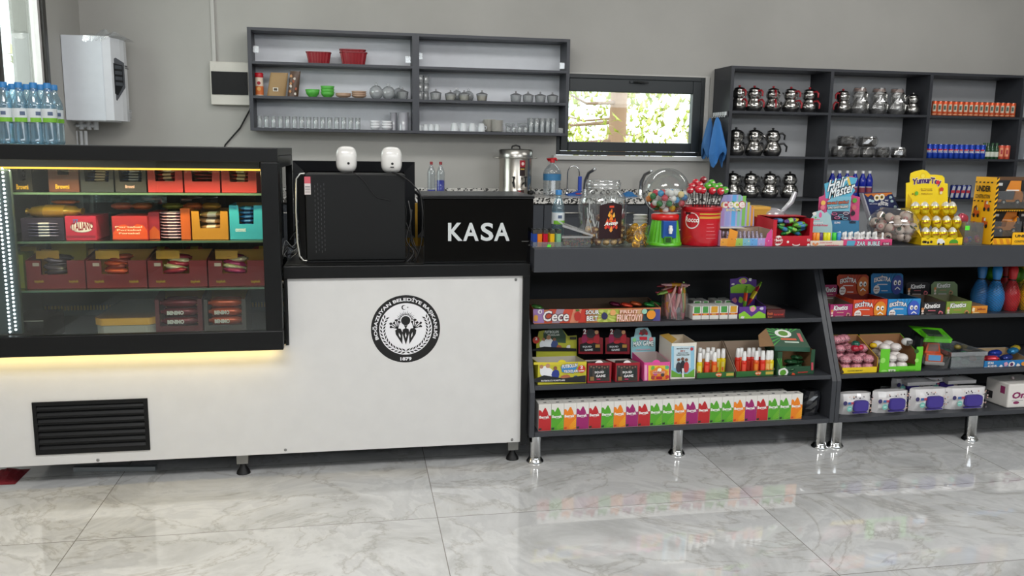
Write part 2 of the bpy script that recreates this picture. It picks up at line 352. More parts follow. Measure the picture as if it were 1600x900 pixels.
for i in range(80): b.box(CX0+.03+i*.013, CX0+.036+i*.013, 3.852, 3.86, CZ0+.05, CZ0+.07, M('#d8b877', .5))
b.obj('base_deck', case, 'grey metal base with slotted air grille')
SHZ = [wz(200, y, 3.34) for y in (301, 376, 451)]     # three glass shelves
for i, z in enumerate(SHZ):
    b = MB(); b.box(CX0+.03, CX1-.035, 3.33, 3.80, z-.006, z, glass('#a9c4b4', .10)); b.box(CX0+.03, CX1-.035, 3.327, 3.331, z-.008, z, M('#4f6a5b', .2)); b.obj('glass_shelf', case, 'green-edged glass shelf')
b = MB(); b.box(CX0+.10, CX1-.068, 3.262, 3.268, CZ1-.085, CZ1-.078, M('#ffc94d', .5, emit=1.15)); b.obj('light_strip', case, 'glowing warm yellow strip inside the top')
b = MB(); b.box(CX0+.03, CX1-.07, 3.256, 3.30, CZ1-.078, CZ1-.03, M('#222326', .5)); b.obj('light_rail', case)
b = MB(); b.box(CX0, CX1-.03, 3.262, 3.272, CZ0-.006, CZ0, M('#ffd65e', .5, emit=2.6)); b.obj('light_strip', case, 'glowing warm strip under the bottom rail')
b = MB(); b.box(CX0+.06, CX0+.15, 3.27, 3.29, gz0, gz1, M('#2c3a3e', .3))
for i in range(42):  # dots showing in the glass, reflections included, are built as glowing balls
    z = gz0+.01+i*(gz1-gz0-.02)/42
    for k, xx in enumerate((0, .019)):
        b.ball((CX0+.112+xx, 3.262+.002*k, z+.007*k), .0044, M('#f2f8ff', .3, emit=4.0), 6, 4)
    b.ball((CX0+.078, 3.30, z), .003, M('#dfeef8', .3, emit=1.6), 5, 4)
b.obj('glowing_dots', case, 'cold white dotted light column at the left corner')
# vent grille, stays on the white front
la = area('case_shelf_light', (-.82, 3.275, CZ1-.09), (math.radians(-20), 0, 0), .98, .015, 7.5, (1.0, .74, .36)); la.data.shape = 'RECTANGLE'
la = area('case_under_light', (-.86, 3.268, CZ0-.008), (math.radians(8), 0, 0), 1.1, .010, .6, (1.0, .76, .28))
# --- cash counter: white front panel running under the display case, black top and post
cc = thing('cash_counter', 'long white fronted counter with black top, round municipal emblem and vent', 'counter', (0, 0, 0))
TZ = .845
b = MB(); wm = M('#dddcda', .32); cxL = -1.42
gx0, gx1, ga, gb = wx(52, 628, 3.3), wx(229, 626, 3.3), wz(55, 709, 3.3), wz(140, 627, 3.3)
ring(b, cxL, -.270, .093, CZ0-.001, gx0, gx1, ga, gb, 3.30, 3.318, wm); b.box(-.270, .652, 3.30, 3.318, .093, .797, wm)
b.obj('front_panel', cc, 'white panel')
b = MB(); b.box(-.283, .680, 3.285, 3.34, .797, TZ, BLACK); b.box(.652, .680, 3.285, 3.34, .085, .797, BLACK); b.box(-.283, .680, 3.34, 3.95, TZ-.03, TZ, M('#222325', .35)); b.box(.66, .680, 3.34, 3.95, .085, TZ-.03, BLACK)
b.box(-.283, -.272, 3.29, 3.34, CZ0, .797, BLACK); b.obj('worktop', cc, 'black top and end post', bevel=.002)
b = MB(); b.box(-.27, .655, 3.90, 3.92, .001, TZ-.03, M('#26282b', .5)); b.box(-.27, .655, 3.34, 3.9, .1, .115, M('#3a3b3d', .5)); b.obj('cabinet_body', cc)
for i, (px, py) in enumerate(((381, 740), (800, 712))):
    X = wx(px, py, 3.36); b = MB(); b.box(X-.022, X+.022, 3.335, 3.375, .045, .1, M('#8b8a86', .4, .7)); b.lathe([(.028, 0), (.026, .008), (.012, .03), (.012, .05)], DK, (X, 3.355, 0), 12); b.obj('leg', cc)
b = MB(); gm = M('#0c0d0f', .45, spec=.3); gr = gx1-gx0
ring(b, gx0-.004, gx1+.004, ga-.004, gb+.004, gx0+.01, gx1-.01, ga+.01, gb-.01, 3.293, 3.302, gm)
for k in range(7):
    z = ga+.012+k*(gb-ga-.024)/6.6
    b.quad((gx0+.01, 3.294, z), (gx1-.01, 3.294, z), (gx1-.01, 3.308, z+.024), (gx0+.01, 3.308, z+.024), gm); b.box(gx0+.01, gx1-.01, 3.292, 3.297, z-.003, z+.003, gm)
b.box(gx0+.09, gx0+.105, 3.309, 3.314, ga, gb, STEEL); b.box(gx1-.06, gx1-.045, 3.309, 3.314, ga, gb, STEEL)
b.box(gx0, gx1, 3.36, 3.37, ga-.02, gb+.02, M('#1d1a17', .7)); b.obj('vent_grille', cc, 'black slatted vent')
def screw(px, py, r=.007):
    b = MB(); X, Z = wx(px, py, 3.3), wz(px, py, 3.3); b.T = Matrix.Translation((X, 3.3, Z)) @ Matrix.Rotation(math.radians(90), 4, 'X')
    b.lathe([(r, 0), (r*.9, .002), (r*.45, .0035), (0, .002)], M('#8e8e8c', .3, .8), n=12); b.obj('screw', cc)
for p in ((153, 719), (446, 703), (800, 687), (442, 441), (806, 437), (54, 637), (228, 697)): screw(*p, r=.006 if p[0] > 60 and p[0] != 228 else .003)
# emblem
ex, ez = wx(634, 514, 3.3), wz(634, 514, 3.3); er = (wx(688, 514, 3.3)-wx(580, 514, 3.3))/2; y = 3.2996
b = MB(); bk = M('#141313', .45); wt = M('#f1f0f3', .45)
b.disc(ex, ez, er, y, bk, n=72); b.disc(ex, ez, er*.765, y-.0003, wt, n=64); y2 = y-.0006
b.arc('BOĞAZLIYAN BELEDİYE BAŞKANLIĞI', ex, ez, er*.80, er*.955, 200, -20, y2, wt, .03)
b.text('1879', ex-er*.165, ex+er*.165, ez-er*.945, ez-er*.84, y2, wt, .04)
def cres(cx, cz, r): 
    o = [(cx+r*math.cos(math.radians(a)), cz+r*math.sin(math.radians(a))) for a in range(40, 321, 14)]
    i = [(cx+r*.28+r*.78*math.cos(math.radians(a)), cz+r*.78*math.sin(math.radians(a))) for a in range(318, 41, -14)]
    for k in range(len(o)-1):
        j = min(int((len(o)-1-k)*(len(i)-1)/(len(o)-1)), len(i)-1); j2 = min(int((len(o)-2-k)*(len(i)-1)/(len(o)-1)), len(i)-1)
        b.add([(o[k][0], y2, o[k][1]), (o[k+1][0], y2, o[k+1][1]), (i[j2][0], y2, i[j2][1]), (i[j][0], y2, i[j][1])], [(0, 1, 2, 3)], bk)
cres(ex-er*.05, ez+er*.64, er*.07)
sx_, sz_ = ex+er*.06, ez+er*.64; b.poly([(sx_+er*(.028 if i % 2 == 0 else .012)*math.cos(PI*i/5+PI), sz_+er*(.028 if i % 2 == 0 else .012)*math.sin(PI*i/5+PI)) for i in range(10)], y2, bk)
scx, scz = ex-.0, ez+er*.25; b.disc(scx, scz, er*.135, y2, bk, n=28)
for k in range(15):
    a = math.radians(8+k*164/14); r0, r1 = er*.165, er*(.27 if k % 2 else .31); w_ = .05 if k % 2 else .036
    b.poly([(scx+r0*math.cos(a-w_*2.2), scz+r0*math.sin(a-w_*2.2)), (scx+r1*math.cos(a), scz+r1*math.sin(a)), (scx+r0*math.cos(a+w_*2.2), scz+r0*math.sin(a+w_*2.2))], y2, bk)
for s_, dx, rot in ((0, 0, 0), (1, .20, .5), (-1, -.20, -.5)):        # three beets with leaves
    px_, pz_ = ex+er*dx, ez-er*.10
    pts = [(0, -.37), (.05, -.2), (.10, -.02), (.085, .09), (.0, .13), (-.085, .09), (-.10, -.02), (-.05, -.2)]
    q = -rot*.55; f = lambda u, v: (px_+er*(u*math.cos(q)-v*math.sin(q)), pz_+er*(u*math.sin(q)+v*math.cos(q)))
    b.poly([f(u, v) for u, v in pts], y2-.0001*abs(s_), bk)
    b.poly([f(u, v) for u, v in ((-.005, -.17), (.022, -.10), (-.005, .0), (-.022, -.08))], y2-.0003, wt)
    for k in range(5 if s_ else 3):
        a = math.radians(90 - (s_*18 if s_ else 0) - (k-(2 if s_ else 1))*22 - s_*12); L_ = .20+.05*(k % 2)
        c0 = f(0, .12); e = (c0[0]+er*L_*math.cos(a), c0[1]+er*L_*math.sin(a)); n_ = (-math.sin(a)*er*.012, math.cos(a)*er*.012)
        b.poly([(c0[0]-n_[0], c0[1]-n_[1]), (e[0]-n_[0], e[1]-n_[1]), (e[0]+n_[0], e[1]+n_[1]), (c0[0]+n_[0], c0[1]+n_[1])], y2-.0001, bk)
        b.blob(e[0], e[1], er*.055, er*.05, y2-.0002, bk, 9, .5, k+s_*7+20)
for s_ in (-1, 1):
    for k in range(14):                                              # laurel branches
        a = math.radians(-84+k*8.9); R0 = er*.66
        for d_, ro in ((.5, -.04), (-.5, .05)):
            cx_, cz_ = ex+s_*(R0+er*ro)*math.cos(a), ez+(R0+er*ro)*math.sin(a); t_ = a+PI/2+d_
            ux, uz = s_*math.cos(t_), math.sin(t_); L_ = er*.072; w_ = er*.024
            b.poly([(cx_-ux*L_, cz_-uz*L_), (cx_-uz*w_, cz_+ux*w_), (cx_+ux*L_, cz_+uz*L_), (cx_+uz*w_, cz_-ux*w_)], y2, bk)
b.obj('emblem', cc, 'round black and white emblem with beets, sun and laurel, dated 1879')
# --- two lower display shelf units under one long dark slab
SG = M('#3a3c41', .42); SD = M('#17191c', .5)
def sideprofile(x0, x1, b): b.side([(3.25, .127), (3.25, .318), (3.485, .812), (3.70, .812), (3.70, .127)], x0, x1, SG)
U = []
for X0, X1, feet, lb in ((.682, 2.052, ((.72, 3.31), (1.35, 3.31), (2.022, 3.30)), 'dark grey shelf unit holding juice cartons on its bottom shelf'), (2.054, 3.62, ((2.098, 3.30), (2.775, 3.29), (3.45, 3.3)), 'dark grey shelf unit holding wet wipe packs on its bottom shelf')):
    u = thing('shelf_unit', lb, 'shelf unit', (X0, 3.25, 0)); U.append(u); ox = Vector((X0, 3.25, 0)); o_ = -ox
    def P2(b, nm, **k): o = b.obj(nm, u, **k); o.location = o_; return o
    b = MB(); sideprofile(X0, X0+.020, b); P2(b, 'side_panel', bevel=.001)
    b = MB(); sideprofile(X1-.022, X1, b); P2(b, 'side_panel', bevel=.001)
    b = MB(); b.box(X0+.022, X1-.022, 3.685, 3.70, 0.001, .812, SD); P2(b, 'back_panel')
    for z0, z1, yf in ((.127, .147, 3.252), (.324, .343, 3.262), (.558, .577, 3.37)): b = MB(); b.box(X0+.022, X1-.022, yf, 3.685, z0, z1, SG); P2(b, 'shelf', bevel=.001)
    for fx, fy in feet:
        b = MB(); b.lathe([(.037, 0), (.037, .006), (.033, .010), (.028, .02), (.0255, .028), (.0255, .127)], CHROME, (fx, fy, 0), 24); P2(b, 'leg', label='chrome tubular foot')
b = MB(); b.box(.688, 3.62, 3.25, 3.72, .815, .911, M('#3c3e43', .4)); tag(b.obj('counter_slab', bevel=.002), 'thick dark grey slab worktop over the two low shelf units, crowded with sweets', 'worktop')
# --- open crockery shelves on the back wall
SX0, SX1, SZ0, SZ1 = -.815, 1.742, 1.415, 2.197; SY = 6.95
ws = thing('wall_shelf', 'long dark grey open crockery shelf with two bays mounted on the wall', 'shelf', (0, 0, 0))
CS = M('#3e4047', .45)
ROWZ = [SZ0+.022, 1.415+.257+.012, 1.415+.517+.012]
MX = .475
for x0, x1 in ((SX0, SX0+.028), (MX-.028, MX+.028), (SX1-.028, SX1)): b = MB(); b.box(x0, x1, SY, WALLY-.004, SZ0, SZ1, CS); b.obj('side_panel', ws, bevel=.001)
for z in (SZ0, SZ1-.022): b = MB(); b.box(SX0+.028, SX1-.028, SY+.001, WALLY-.004, z, z+.022, CS); b.obj('board', ws)
for z in ROWZ[1:]:
    for x0, x1 in ((SX0+.028, MX-.028), (MX+.028, SX1-.028)): b = MB(); b.box(x0, x1, SY+.001, WALLY-.014, z-.02, z, CS); b.obj('shelf_board', ws)
b = MB(); b.box(SX0+.01, SX1-.01, WALLY-.014, WALLY-.004, SZ0+.01, SZ1-.01, M('#dde0e6', .5)); b.obj('back_panel', ws, 'pale back board')
for x, z in ((SX0+.06, 2.03), (MX-.06, 1.99), (MX+.035, 2.02), (SX1-.06, 1.98), (SX1-.06, 1.45)): b = MB(); b.box(x-.02, x+.02, SY+.02, SY+.03, z-.02, z+.03, glass('#eef2f2', .15, .1, .25)); b.obj('mounting_bracket', ws, 'clear plastic bracket')
# --- granite topped kitchen base cabinets
def granite(nt, b, N, L):
    tc = N('ShaderNodeTexCoord'); v = N('ShaderNodeTexVoronoi'); v.inputs['Scale'].default_value = 75; L(tc.outputs['Object'], v.inputs[0])
    r = ramp(nt, [(.0, '#2c2b2c'), (.3, '#55534f'), (.36, '#c2bfb9'), (.8, '#dad7d2')]); sp = N('ShaderNodeSeparateXYZ'); L(v.outputs['Color'], sp.inputs[0]); L(sp.outputs[0], r.inputs[0])
    L(r.outputs[0], b.inputs['Base Color']); b.inputs['Roughness'].default_value = .2
GRAN = nodemat('speckled_granite', granite)
kc = thing('kitchen_counter', 'dark grey kitchen base cabinets under a speckled granite worktop', 'kitchen cabinets', (0, 0, 0))
b = MB(); b.box(LEFTX+.02, 3.115, 6.62, 7.19, .1, .872, M('#282b30', .5)); b.box(LEFTX+.02, 3.115, 6.68, 7.15, 0, .1, DK); b.obj('cabinet_body', kc)
x = LEFTX+.03; k = 0
while x < 3.0:
    w_ = min(.44, 3.11-x); b = MB(); b.box(x+.003, x+w_-.003, 6.60, 6.618, .12, .862, M('#36393f', .42)); d = b.obj('door', kc, bevel=.002)
    b = MB(); hz = .80; b.tube([(x+w_*.3, 6.60, hz), (x+w_*.3, 6.575, hz), (x+w_*.7, 6.575, hz), (x+w_*.7, 6.60, hz)], .006, STEEL, 6); b.obj('handle', d); x += w_; k += 1
b = MB(); b.box(LEFTX+.01, 3.115, 6.585, 7.19, .872, .92, GRAN); b.box(LEFTX+.01, 3.115, 7.165, 7.192, .92, .965, GRAN); b.obj('worktop', kc, 'speckled black and white granite top', bevel=.003)
# --- tall open shelf unit on the right
RX = [3.12, 4.07, 5.03, 5.97, 6.92]; RY = 6.85; RZT = 2.02; RS = [.10, .50, .905, 1.27, 1.65]
rs = thing('shelf_unit', 'tall dark grey open shelf unit against the wall with teapots and cans', 'shelf unit', (0, 0, 0))
RM = M('#33353b', .45)
for i, x in enumerate(RX): b = MB(); b.box(x-(.0 if i == 0 else .03), x+(.03 if i == 0 else .0), RY, WALLY-.004, 0, RZT-.022, RM); b.obj('side_panel', rs, bevel=.001)
b = MB(); b.box(RX[0], RX[-1], RY, WALLY-.004, RZT-.022, RZT, RM); b.obj('board', rs)
b = MB(); b.box(RX[0]+.01, RX[-1]-.01, WALLY-.012, WALLY-.004, .02, RZT-.02, M('#bcbec1', .5)); b.obj('back_panel', rs, 'pale grey back board')
for z in RS:
    for i in range(4): b = MB(); b.box(RX[i]+(.03 if i == 0 else 0), RX[i+1]-.03, RY+.002, WALLY-.014, z-.02, z, RM); b.obj('shelf_board', rs)
# ================= things fixed to the walls
# boiler on the left wall
X0, X1, Y0, Y1 = LEFTX+.002, wx(158, 57, 6.72), 6.72, 7.14; bz0, bz1 = 1.462, 2.065
bo = thing('wall_boiler', 'white gas boiler on the left wall with a plastic sheet left on top', 'boiler', (X0, Y0, bz0)); wb = M('#dfe3ea', .3)
w_ = X1-X0; d_ = Y1-Y0; h_ = bz1-bz0
b = MB(); b.box(0, w_, 0, d_, 0, h_, wb); b.obj('casing', bo, bevel=.006)
b = MB(); b.slab([(w_, .0), (w_+.05, .03), (w_+.085, .14), (w_+.095, d_/2), (w_+.085, d_-.1), (w_+.05, d_-.02), (w_, d_)], .005, h_-.005, M('#e6e9ee', .25)); b.obj('front_cover', bo, 'white curved cover', bevel=.003)
b = MB(); b.T = Matrix.Translation((w_+.074, d_*.24, 0)) @ Matrix.Rotation(math.radians(62), 4, 'Z')
b.prism([(-.07, .17), (-.07, .44), (-.02, .46), (.06, .43), (.06, .25), (-.03, .15)], -.006, .012, M('#5d6066', .4)); b.prism([(-.05, .20), (-.05, .42), (.04, .41), (.04, .27), (-.02, .19)], -.009, -.006, M('#1e2024', .3))
for k in range(4): b.rect(-.04, .03, .26+k*.04, .285+k*.04, -.0095, M('#4c5157', .4))
b.obj('control_panel', bo, 'dark oval control panel')
b = MB(); b.T = Matrix.Translation((w_+.0965, d_*.62, 0)) @ Matrix.Rotation(PI/2, 4, 'Z'); b.rect(-.05, .05, .395, .402, -.001, M('#4a4a50', .5)); b.rect(-.05, .02, .407, .418, -.001, M('#4a4a50', .5))
for k in range(6): b.rect(-.02, .07, .02+k*.013, .026+k*.013, -.001, M('#b9bdc4', .5))
b.obj('marking', bo)
rd = random.Random(4); b = MB(); n = 9; g = [[(.16+i*.032, .02+j*.05, h_+.003+(.06*rd.random()*math.sin(PI*i/8) if 0 < j < 7 else .0)) for j in range(8)] for i in range(n)]
for i in range(n-1):
    for j in range(7): b.quad(g[i][j], g[i+1][j], g[i+1][j+1], g[i][j+1], glass('#f2f4f6', .22, .15, .18))
for j in range(7): b.quad((w_-.12+.03*j, -.004, h_), (w_-.09+.03*j if j < 4 else w_, -.004, h_), (w_-.1+.02*j if j < 4 else w_, -.006, h_-.03-.02*rd.random()), (w_-.13+.03*j if j < 4 else w_-.01, -.006, h_-.04), glass('#f2f4f6', .22, .15, .18))
b.obj('plastic_sheet', bo, 'crumpled clear plastic')
b = MB(); pw = M('#cfd1d3', .4); zb = bz0
for k, (px, top) in enumerate(((111, 1.425), (119, 1.39), (127, 1.39), (134, 1.39))):
    x = wx(px, 212, 6.95); b.tube([(x, 6.95, .965), (x, 6.95, top)], .013, pw, 8)
b.tube([(wx(111, 200, 6.95), 6.95, 1.41), (wx(113, 195, 6.95), 6.95, 1.43), (wx(150, 195, 6.95), 6.95, 1.43)], .015, pw, 8)
for px in (127, 139, 150): x = wx(px, 195, 6.95); b.tube([(x, 6.95, 1.40), (x, 6.95, 1.462)], .018, pw, 8)
tag(b.obj('heating_pipes'), 'white plastic pipes running down below the boiler', 'pipes')
# fuse box, conduit, cable
fx0, fx1 = wx(331, 130, WALLY), wx(391, 130, WALLY); fz0, fz1 = wz(334, 164, WALLY), wz(332, 97, WALLY)
fb = thing('fuse_box', 'cream wall fuse box with a black door beside the crockery shelf', 'fuse box', (fx0, WALLY, fz0)); w_ = fx1-fx0; h_ = fz1-fz0
b = MB(); b.box(0, w_, -.07, 0, 0, h_, M('#d8d4cb', .45)); b.obj('housing', fb, bevel=.006)
b = MB(); b.box(.01, w_-.01, -.082, -.07, h_*.24, h_*.77, M('#0b0c0e', .45, spec=.3)); b.box(w_*.86, w_*.9, -.086, -.082, h_*.46, h_*.5, M('#333', .4) if 0 else DK); b.obj('door', fb, 'smoked black door', bevel=.003)
cx_ = wx(334, 50, WALLY); b = MB(); b.box(cx_-.016, cx_+.012, WALLY-.02, WALLY, fz1+.001, CEIL, M('#c4c2be', .5)); tag(b.obj('cable_trunking', bevel=.002), 'pale cable trunking rising from the fuse box', 'trunking')
b = MB(); b.tube([tuple(at(392, 166, WALLY-.015)), tuple(at(390, 172, WALLY-.015)), tuple(at(375, 200, WALLY-.012)), tuple(at(352, 226, WALLY-.012)), tuple(at(340, 262, WALLY-.012)), tuple(at(337, 285, WALLY-.015))], .006, DK, 6); tag(b.obj('cable'), 'black cable hanging down the wall from the fuse box', 'cable')
b = MB(); b.tube([(LEFTX+.03, 6.8, 2.52), (LEFTX+.10, 6.95, 2.45), (LEFTX+.11, 7.05, 2.40)], .006, M('#4a4642', .5), 6); tag(b.obj('cable'), 'short bent cable by the wall corner above the boiler', 'cable')
# ================= crockery on the wall shelf
ROWZ = [z+.001 for z in ROWZ]
GL = glass('#f2f5f6', .15, .05, .30, '#eef2f4'); GLD = glass('#e6e9ea', .18, .06, .38, '#dfe2e4')
def SL(x0, x1, yt, yb, Y):
    a, b_ = at(x0, yb, Y), at(x1, yb, Y); return (a.x+b_.x)/2, b_.x-a.x, wz((x0+x1)/2, yt, Y)-wz((x0+x1)/2, yb, Y)
def fluted(name, w, d, h, mat, name_label, loc, n=26):
    b = MB(); v = []
    for z, k in ((0, .82), (h*.93, .98), (h*.94, 1.06), (h, 1.06), (h, .97), (h*.1, .8)):
        ring_ = []
        for i in range(n*2):
            t = 2*PI*i/(n*2); r = 1+(.03 if i % 2 else -.03)*(1 if z < h*.935 else 0)
            c_, s_ = math.cos(t), math.sin(t); e = 5
            q = 1/((abs(c_)**e+abs(s_)**e)**(1/e)); ring_.append((w/2*c_*q*k*r, d/2+d/2*s_*q*k*r, z))
        v.append(ring_)
    N_ = n*2
    for j in range(len(v)-1):
        b.add(v[j]+v[j+1], [(i, (i+1) % N_, (i+1) % N_+N_, i+N_) for i in range(N_)], mat)
    b.add(v[0], [tuple(range(N_-1, -1, -1))], mat); b.add(v[-1], [tuple(range(N_))], mat)
    return tag(b.obj(name, loc=loc), *name_label)
X, w_, h_ = SL(478, 518, 84, 102, 7.0); fluted('fluted_bowl', w_*.95, .13, h_, M('#8e1220', .35), ('single red fluted rectangular bowl on the top wall shelf', 'bowl', 'red fluted bowls'), (X, 6.97, ROWZ[2]))
X, w_, h_ = SL(530, 575, 80, 103, 7.0)
fluted('fluted_bowl', w_*.92, .13, h_*.85, M('#8e1220', .35), ('lower of the two nested red fluted bowls on the top wall shelf', 'bowl', 'red fluted bowls'), (X, 6.97, ROWZ[2]))
fluted('fluted_bowl', w_*.88, .12, h_*.8, M('#8e1220', .35), ('upper of the two nested red fluted bowls on the top wall shelf', 'bowl', 'red fluted bowls'), (X-.006, 6.975, ROWZ[2]+h_*.23))
z1 = ROWZ[1]; z0 = ROWZ[0]
X, w_, h_ = SL(398, 412, 112, 148, 7.0); t = thing('biscuit_pack', 'tall red capped biscuit pack at the left end of the wall shelf', 'pack', (X, 7.03, z1))
b = MB(); b.lathe([(w_*.45, 0), (w_*.46, .01), (w_*.46, h_*.8)], M('#ecd9c6', .5), n=20); b.lathe([(w_*.465, h_*.05), (w_*.465, h_*.42)], M('#e0773a', .5), n=20, caps=False); b.disc(0, h_*.55, w_*.2, -w_*.468, M('#b01e2a', .5)); b.disc(0, h_*.3, w_*.22, -w_*.468, M('#e8b060', .5)); b.obj('wrapper', t)
b = MB(); b.lathe([(w_*.47, h_*.8), (w_*.49, h_*.82), (w_*.49, h_*.97), (w_*.43, h_)], M('#c21424', .4), n=20); b.obj('cap', t, 'red cap')
def pouch(x0, x1, yt, yb, Y, z, mat, label, cat, lean=0, extras=None, name='coffee_pouch', dep=.05):
    X, w, h = SL(x0, x1, yt, yb, Y); t = thing(name, label, cat, (X, Y, z)); b = MB(); n = 8; rows = []
    for j in range(9):
        q = j/8; hw = w/2*(1-.06*q); dp = dep*(1-q)**.6*.9+.002; off = lean*q
        rows.append([(off-hw+2*hw*i/n, -dp*math.sin(PI*i/n)*.6, h*q) for i in range(n+1)]+[(off+hw-2*hw*i/n, dp*math.sin(PI*i/n)*.6+.001, h*q) for i in range(n+1)])
    N_ = len(rows[0])
    for j in range(8): b.add(rows[j]+rows[j+1], [(i, (i+1) % N_, (i+1) % N_+N_, i+N_) for i in range(N_)], mat, True)
    b.add(rows[0], [tuple(range(N_-1, -1, -1))], mat); b.add(rows[-1], [tuple(range(N_))], mat)
    if extras: extras(b, w, h)
    b.obj('bag', t); return t
pouch(417, 446, 112, 149, 7.02, z1, M('#a98a5f', .6), 'brown paper coffee pouch second from the left on the wall shelf', 'pouch', .03, lambda b, w, h: (b.rect(-.02, .02, h*.2, h*.36, -.032, M('#e8e2d6', .6)), b.rect(-.014, .012, h*.23, h*.33, -.0325, M('#56493a', .6))))
pouch(449, 466, 110, 150, 7.02, z1, M('#5b4436', .4), 'dark patterned coffee bag leaning right of the brown pouch', 'pouch', .025, lambda b, w, h: [b.blob(random.Random(k).uniform(-w*.3, w*.35), h*(.1+.1*k), .012, .014, -.032+.0024*k, M(['#d9cfc4', '#c08a5a', '#a3553a'][k % 3], .5), 8, .4, k) for k in range(8)])
def bowl(loc, r, h, mat, label, grp, cat='bowl', name='bowl'):
    b = MB(); b.lathe([(r*.5, 0), (r*.55, .004), (r*.85, h*.4), (r, h), (r*.94, h), (r*.8, h*.42), (r*.4, h*.12), (0, h*.1)], mat, n=24); return tag(b.obj(name, loc=loc), label, cat, grp)
gm = M('#58b347', .4); X, w_, h_ = SL(477, 500, 139, 151, 7.02); bowl((X, 7.02, z1), w_/2, h_, gm, 'single green bowl on the wall shelf', 'green bowls')
X, w_, h_ = SL(501, 523, 134, 151, 7.02)
for i, s in enumerate(('bottom', 'middle', 'top')): bowl((X, 7.02, z1+i*h_*.27), w_/2, h_*.5, gm, s+' bowl of the stack of green bowls', 'green bowls')
bm = M('#b99a83', .5)
X, w_, h_ = SL(524, 549, 145, 152, 7.02)
for i, s in enumerate(('lower', 'upper')): bowl((X, 7.02, z1+i*h_*.3), w_/2, h_*.75, bm, s+' of the two shallow beige bowls beside the green stack', 'beige bowls')
X, w_, h_ = SL(549, 573, 143, 153, 7.02)
for i, s in enumerate(('bottom', 'middle', 'top')): bowl((X, 7.02, z1+i*h_*.3), w_/2, h_*.5, bm, s+' bowl of the right hand stack of beige bowls', 'beige bowls')
def dome(px, yt, yb, w, Y, z, label, grp):
    X = wx(px, yb, Y); h = wz(px, yt, Y)-wz(px, yb, Y); t = thing('glass_jar', label, 'jar', (X, Y, z), 0, grp)
    b = MB(); b.lathe([(w*.5, 0), (w*.75, h*.08), (w, h*.32), (w*.98, h*.45)], GLD, n=24); b.obj('base', t)
    b = MB(); b.lathe([(w*1.0, h*.46), (w*.9, h*.62), (w*.55, h*.78), (w*.1, h*.84), (w*.08, h*.87)], GLD, n=24); k = b.obj('lid', t)
    b = MB(); b.tube([(w*.22*math.cos(a), 0, h*.9+h*.08*math.sin(a)) for a in [i*PI/4 for i in range(9)]], .004, GLD, 6); b.obj('knob', k); return t
dome(588, 131, 156, .055, 7.02, z1, 'left round glass jar beside the beige bowls', 'round glass jars'); dome(607, 132, 156, .055, 7.02, z1, 'right round glass jar beside the beige bowls', 'round glass jars')
dome(623, 134, 156, .05, 7.10, z1, 'round glass jar at the back, beside the centre divider', 'round glass jars')
dome(714, 137, 158, .045, 7.12, z1, 'left round glass jar standing behind the sugar bowls', 'round glass jars'); dome(732, 138, 158, .045, 7.12, z1, 'right round glass jar standing behind the sugar bowls', 'round glass jars')
def sugar(px, yt, yb, w, z, label, fill=None, Y=7.0):
    X = wx(px, yb, Y); h = wz(px, yt, Y)-wz(px, yb, Y); t = thing('sugar_bowl', label, 'sugar bowl', (X, Y, z), 0, 'glass sugar bowls')
    b = MB(); b.lathe([(w*.75, 0), (w*.85, .004), (w, h*.6), (w*1.04, h*.62)], GLD, n=12, caps=False); b.lathe([(0, .002), (w*.75, 0.001)], GLD, n=12, caps=False)
    b.obj('body', t)
    if fill: b = MB(); b.lathe([(w*.7, .004), (w*.9, h*.45), (w*.3, h*.5), (0, h*.5)], M(fill, .7), n=12); b.obj('contents', t)
    b = MB(); b.lathe([(w*1.05, h*.63), (w*.9, h*.68), (w*.3, h*.8), (w*.12, h*.83), (w*.16, h*.92), (w*.1, h), (0, h)], M('#9c9da0', .2, .4), n=14); b.obj('lid', t, 'shaded domed lid')
for i, (px, f) in enumerate(((629, None), (681, '#cfcac4'), (704, '#d9cfb0'), (725, '#d9cfb0'), (753, '#d8c49a'))):
    sugar(px, (138, 139, 142, 142, 142)[i], (156, 156.5, 158, 158.5, 159)[i], .047, z1, ('lidded glass sugar bowl just left of the centre divider', 'lidded glass sugar bowl beside the stacked tumblers', 'filled sugar bowl in front of the left round jar', 'filled sugar bowl in front of the right round jar', 'filled sugar bowl standing alone right of the round jars')[i], f)
for i, px in enumerate((806, 825, 844, 863)): sugar(px, 143.5+i*.5, 160.5+i*.4, .048, z1, 'empty lidded sugar bowl, '+left_right(i, 4)+' of the four at the right end')
def tumbler(loc, r, h, label, grp, mat=GL, cat='glass', name='drinking_glass', k=.85):
    b = MB(); b.lathe([(0, .004), (r*k, .004), (r*k, 0), (r*k, .006), (r*(k+.3)/1.25, h*.4), (r, h), (r*.9, h), (r*.8, h*.1)], mat, n=14, caps=False); return tag(b.obj(name, loc=loc), label, cat, grp)
for i in range(15):
    px = 406+i*10.95; tumbler((wx(px, 200+i*.17, 7.0), 7.0, z0), .022, .092, 'tea glass, '+left_right(i, 15)+' in the row of fifteen', 'row of tea glasses')
    b = MB()
for i, (x0, x1) in enumerate(((578, 594), (596, 613))):
    X, w_, h_ = SL(x0, x1, 189, 203, 7.0)
    for j, s in enumerate(('bottom', 'middle', 'top')): bowl((X, 7.02, z0+j*h_*.3), w_/2, h_*.42, M('#e9e9ec', .3), s+' cup of the '+('left', 'right')[i]+' stack of white cups', 'stacked white cups', 'cup', 'white_cup')
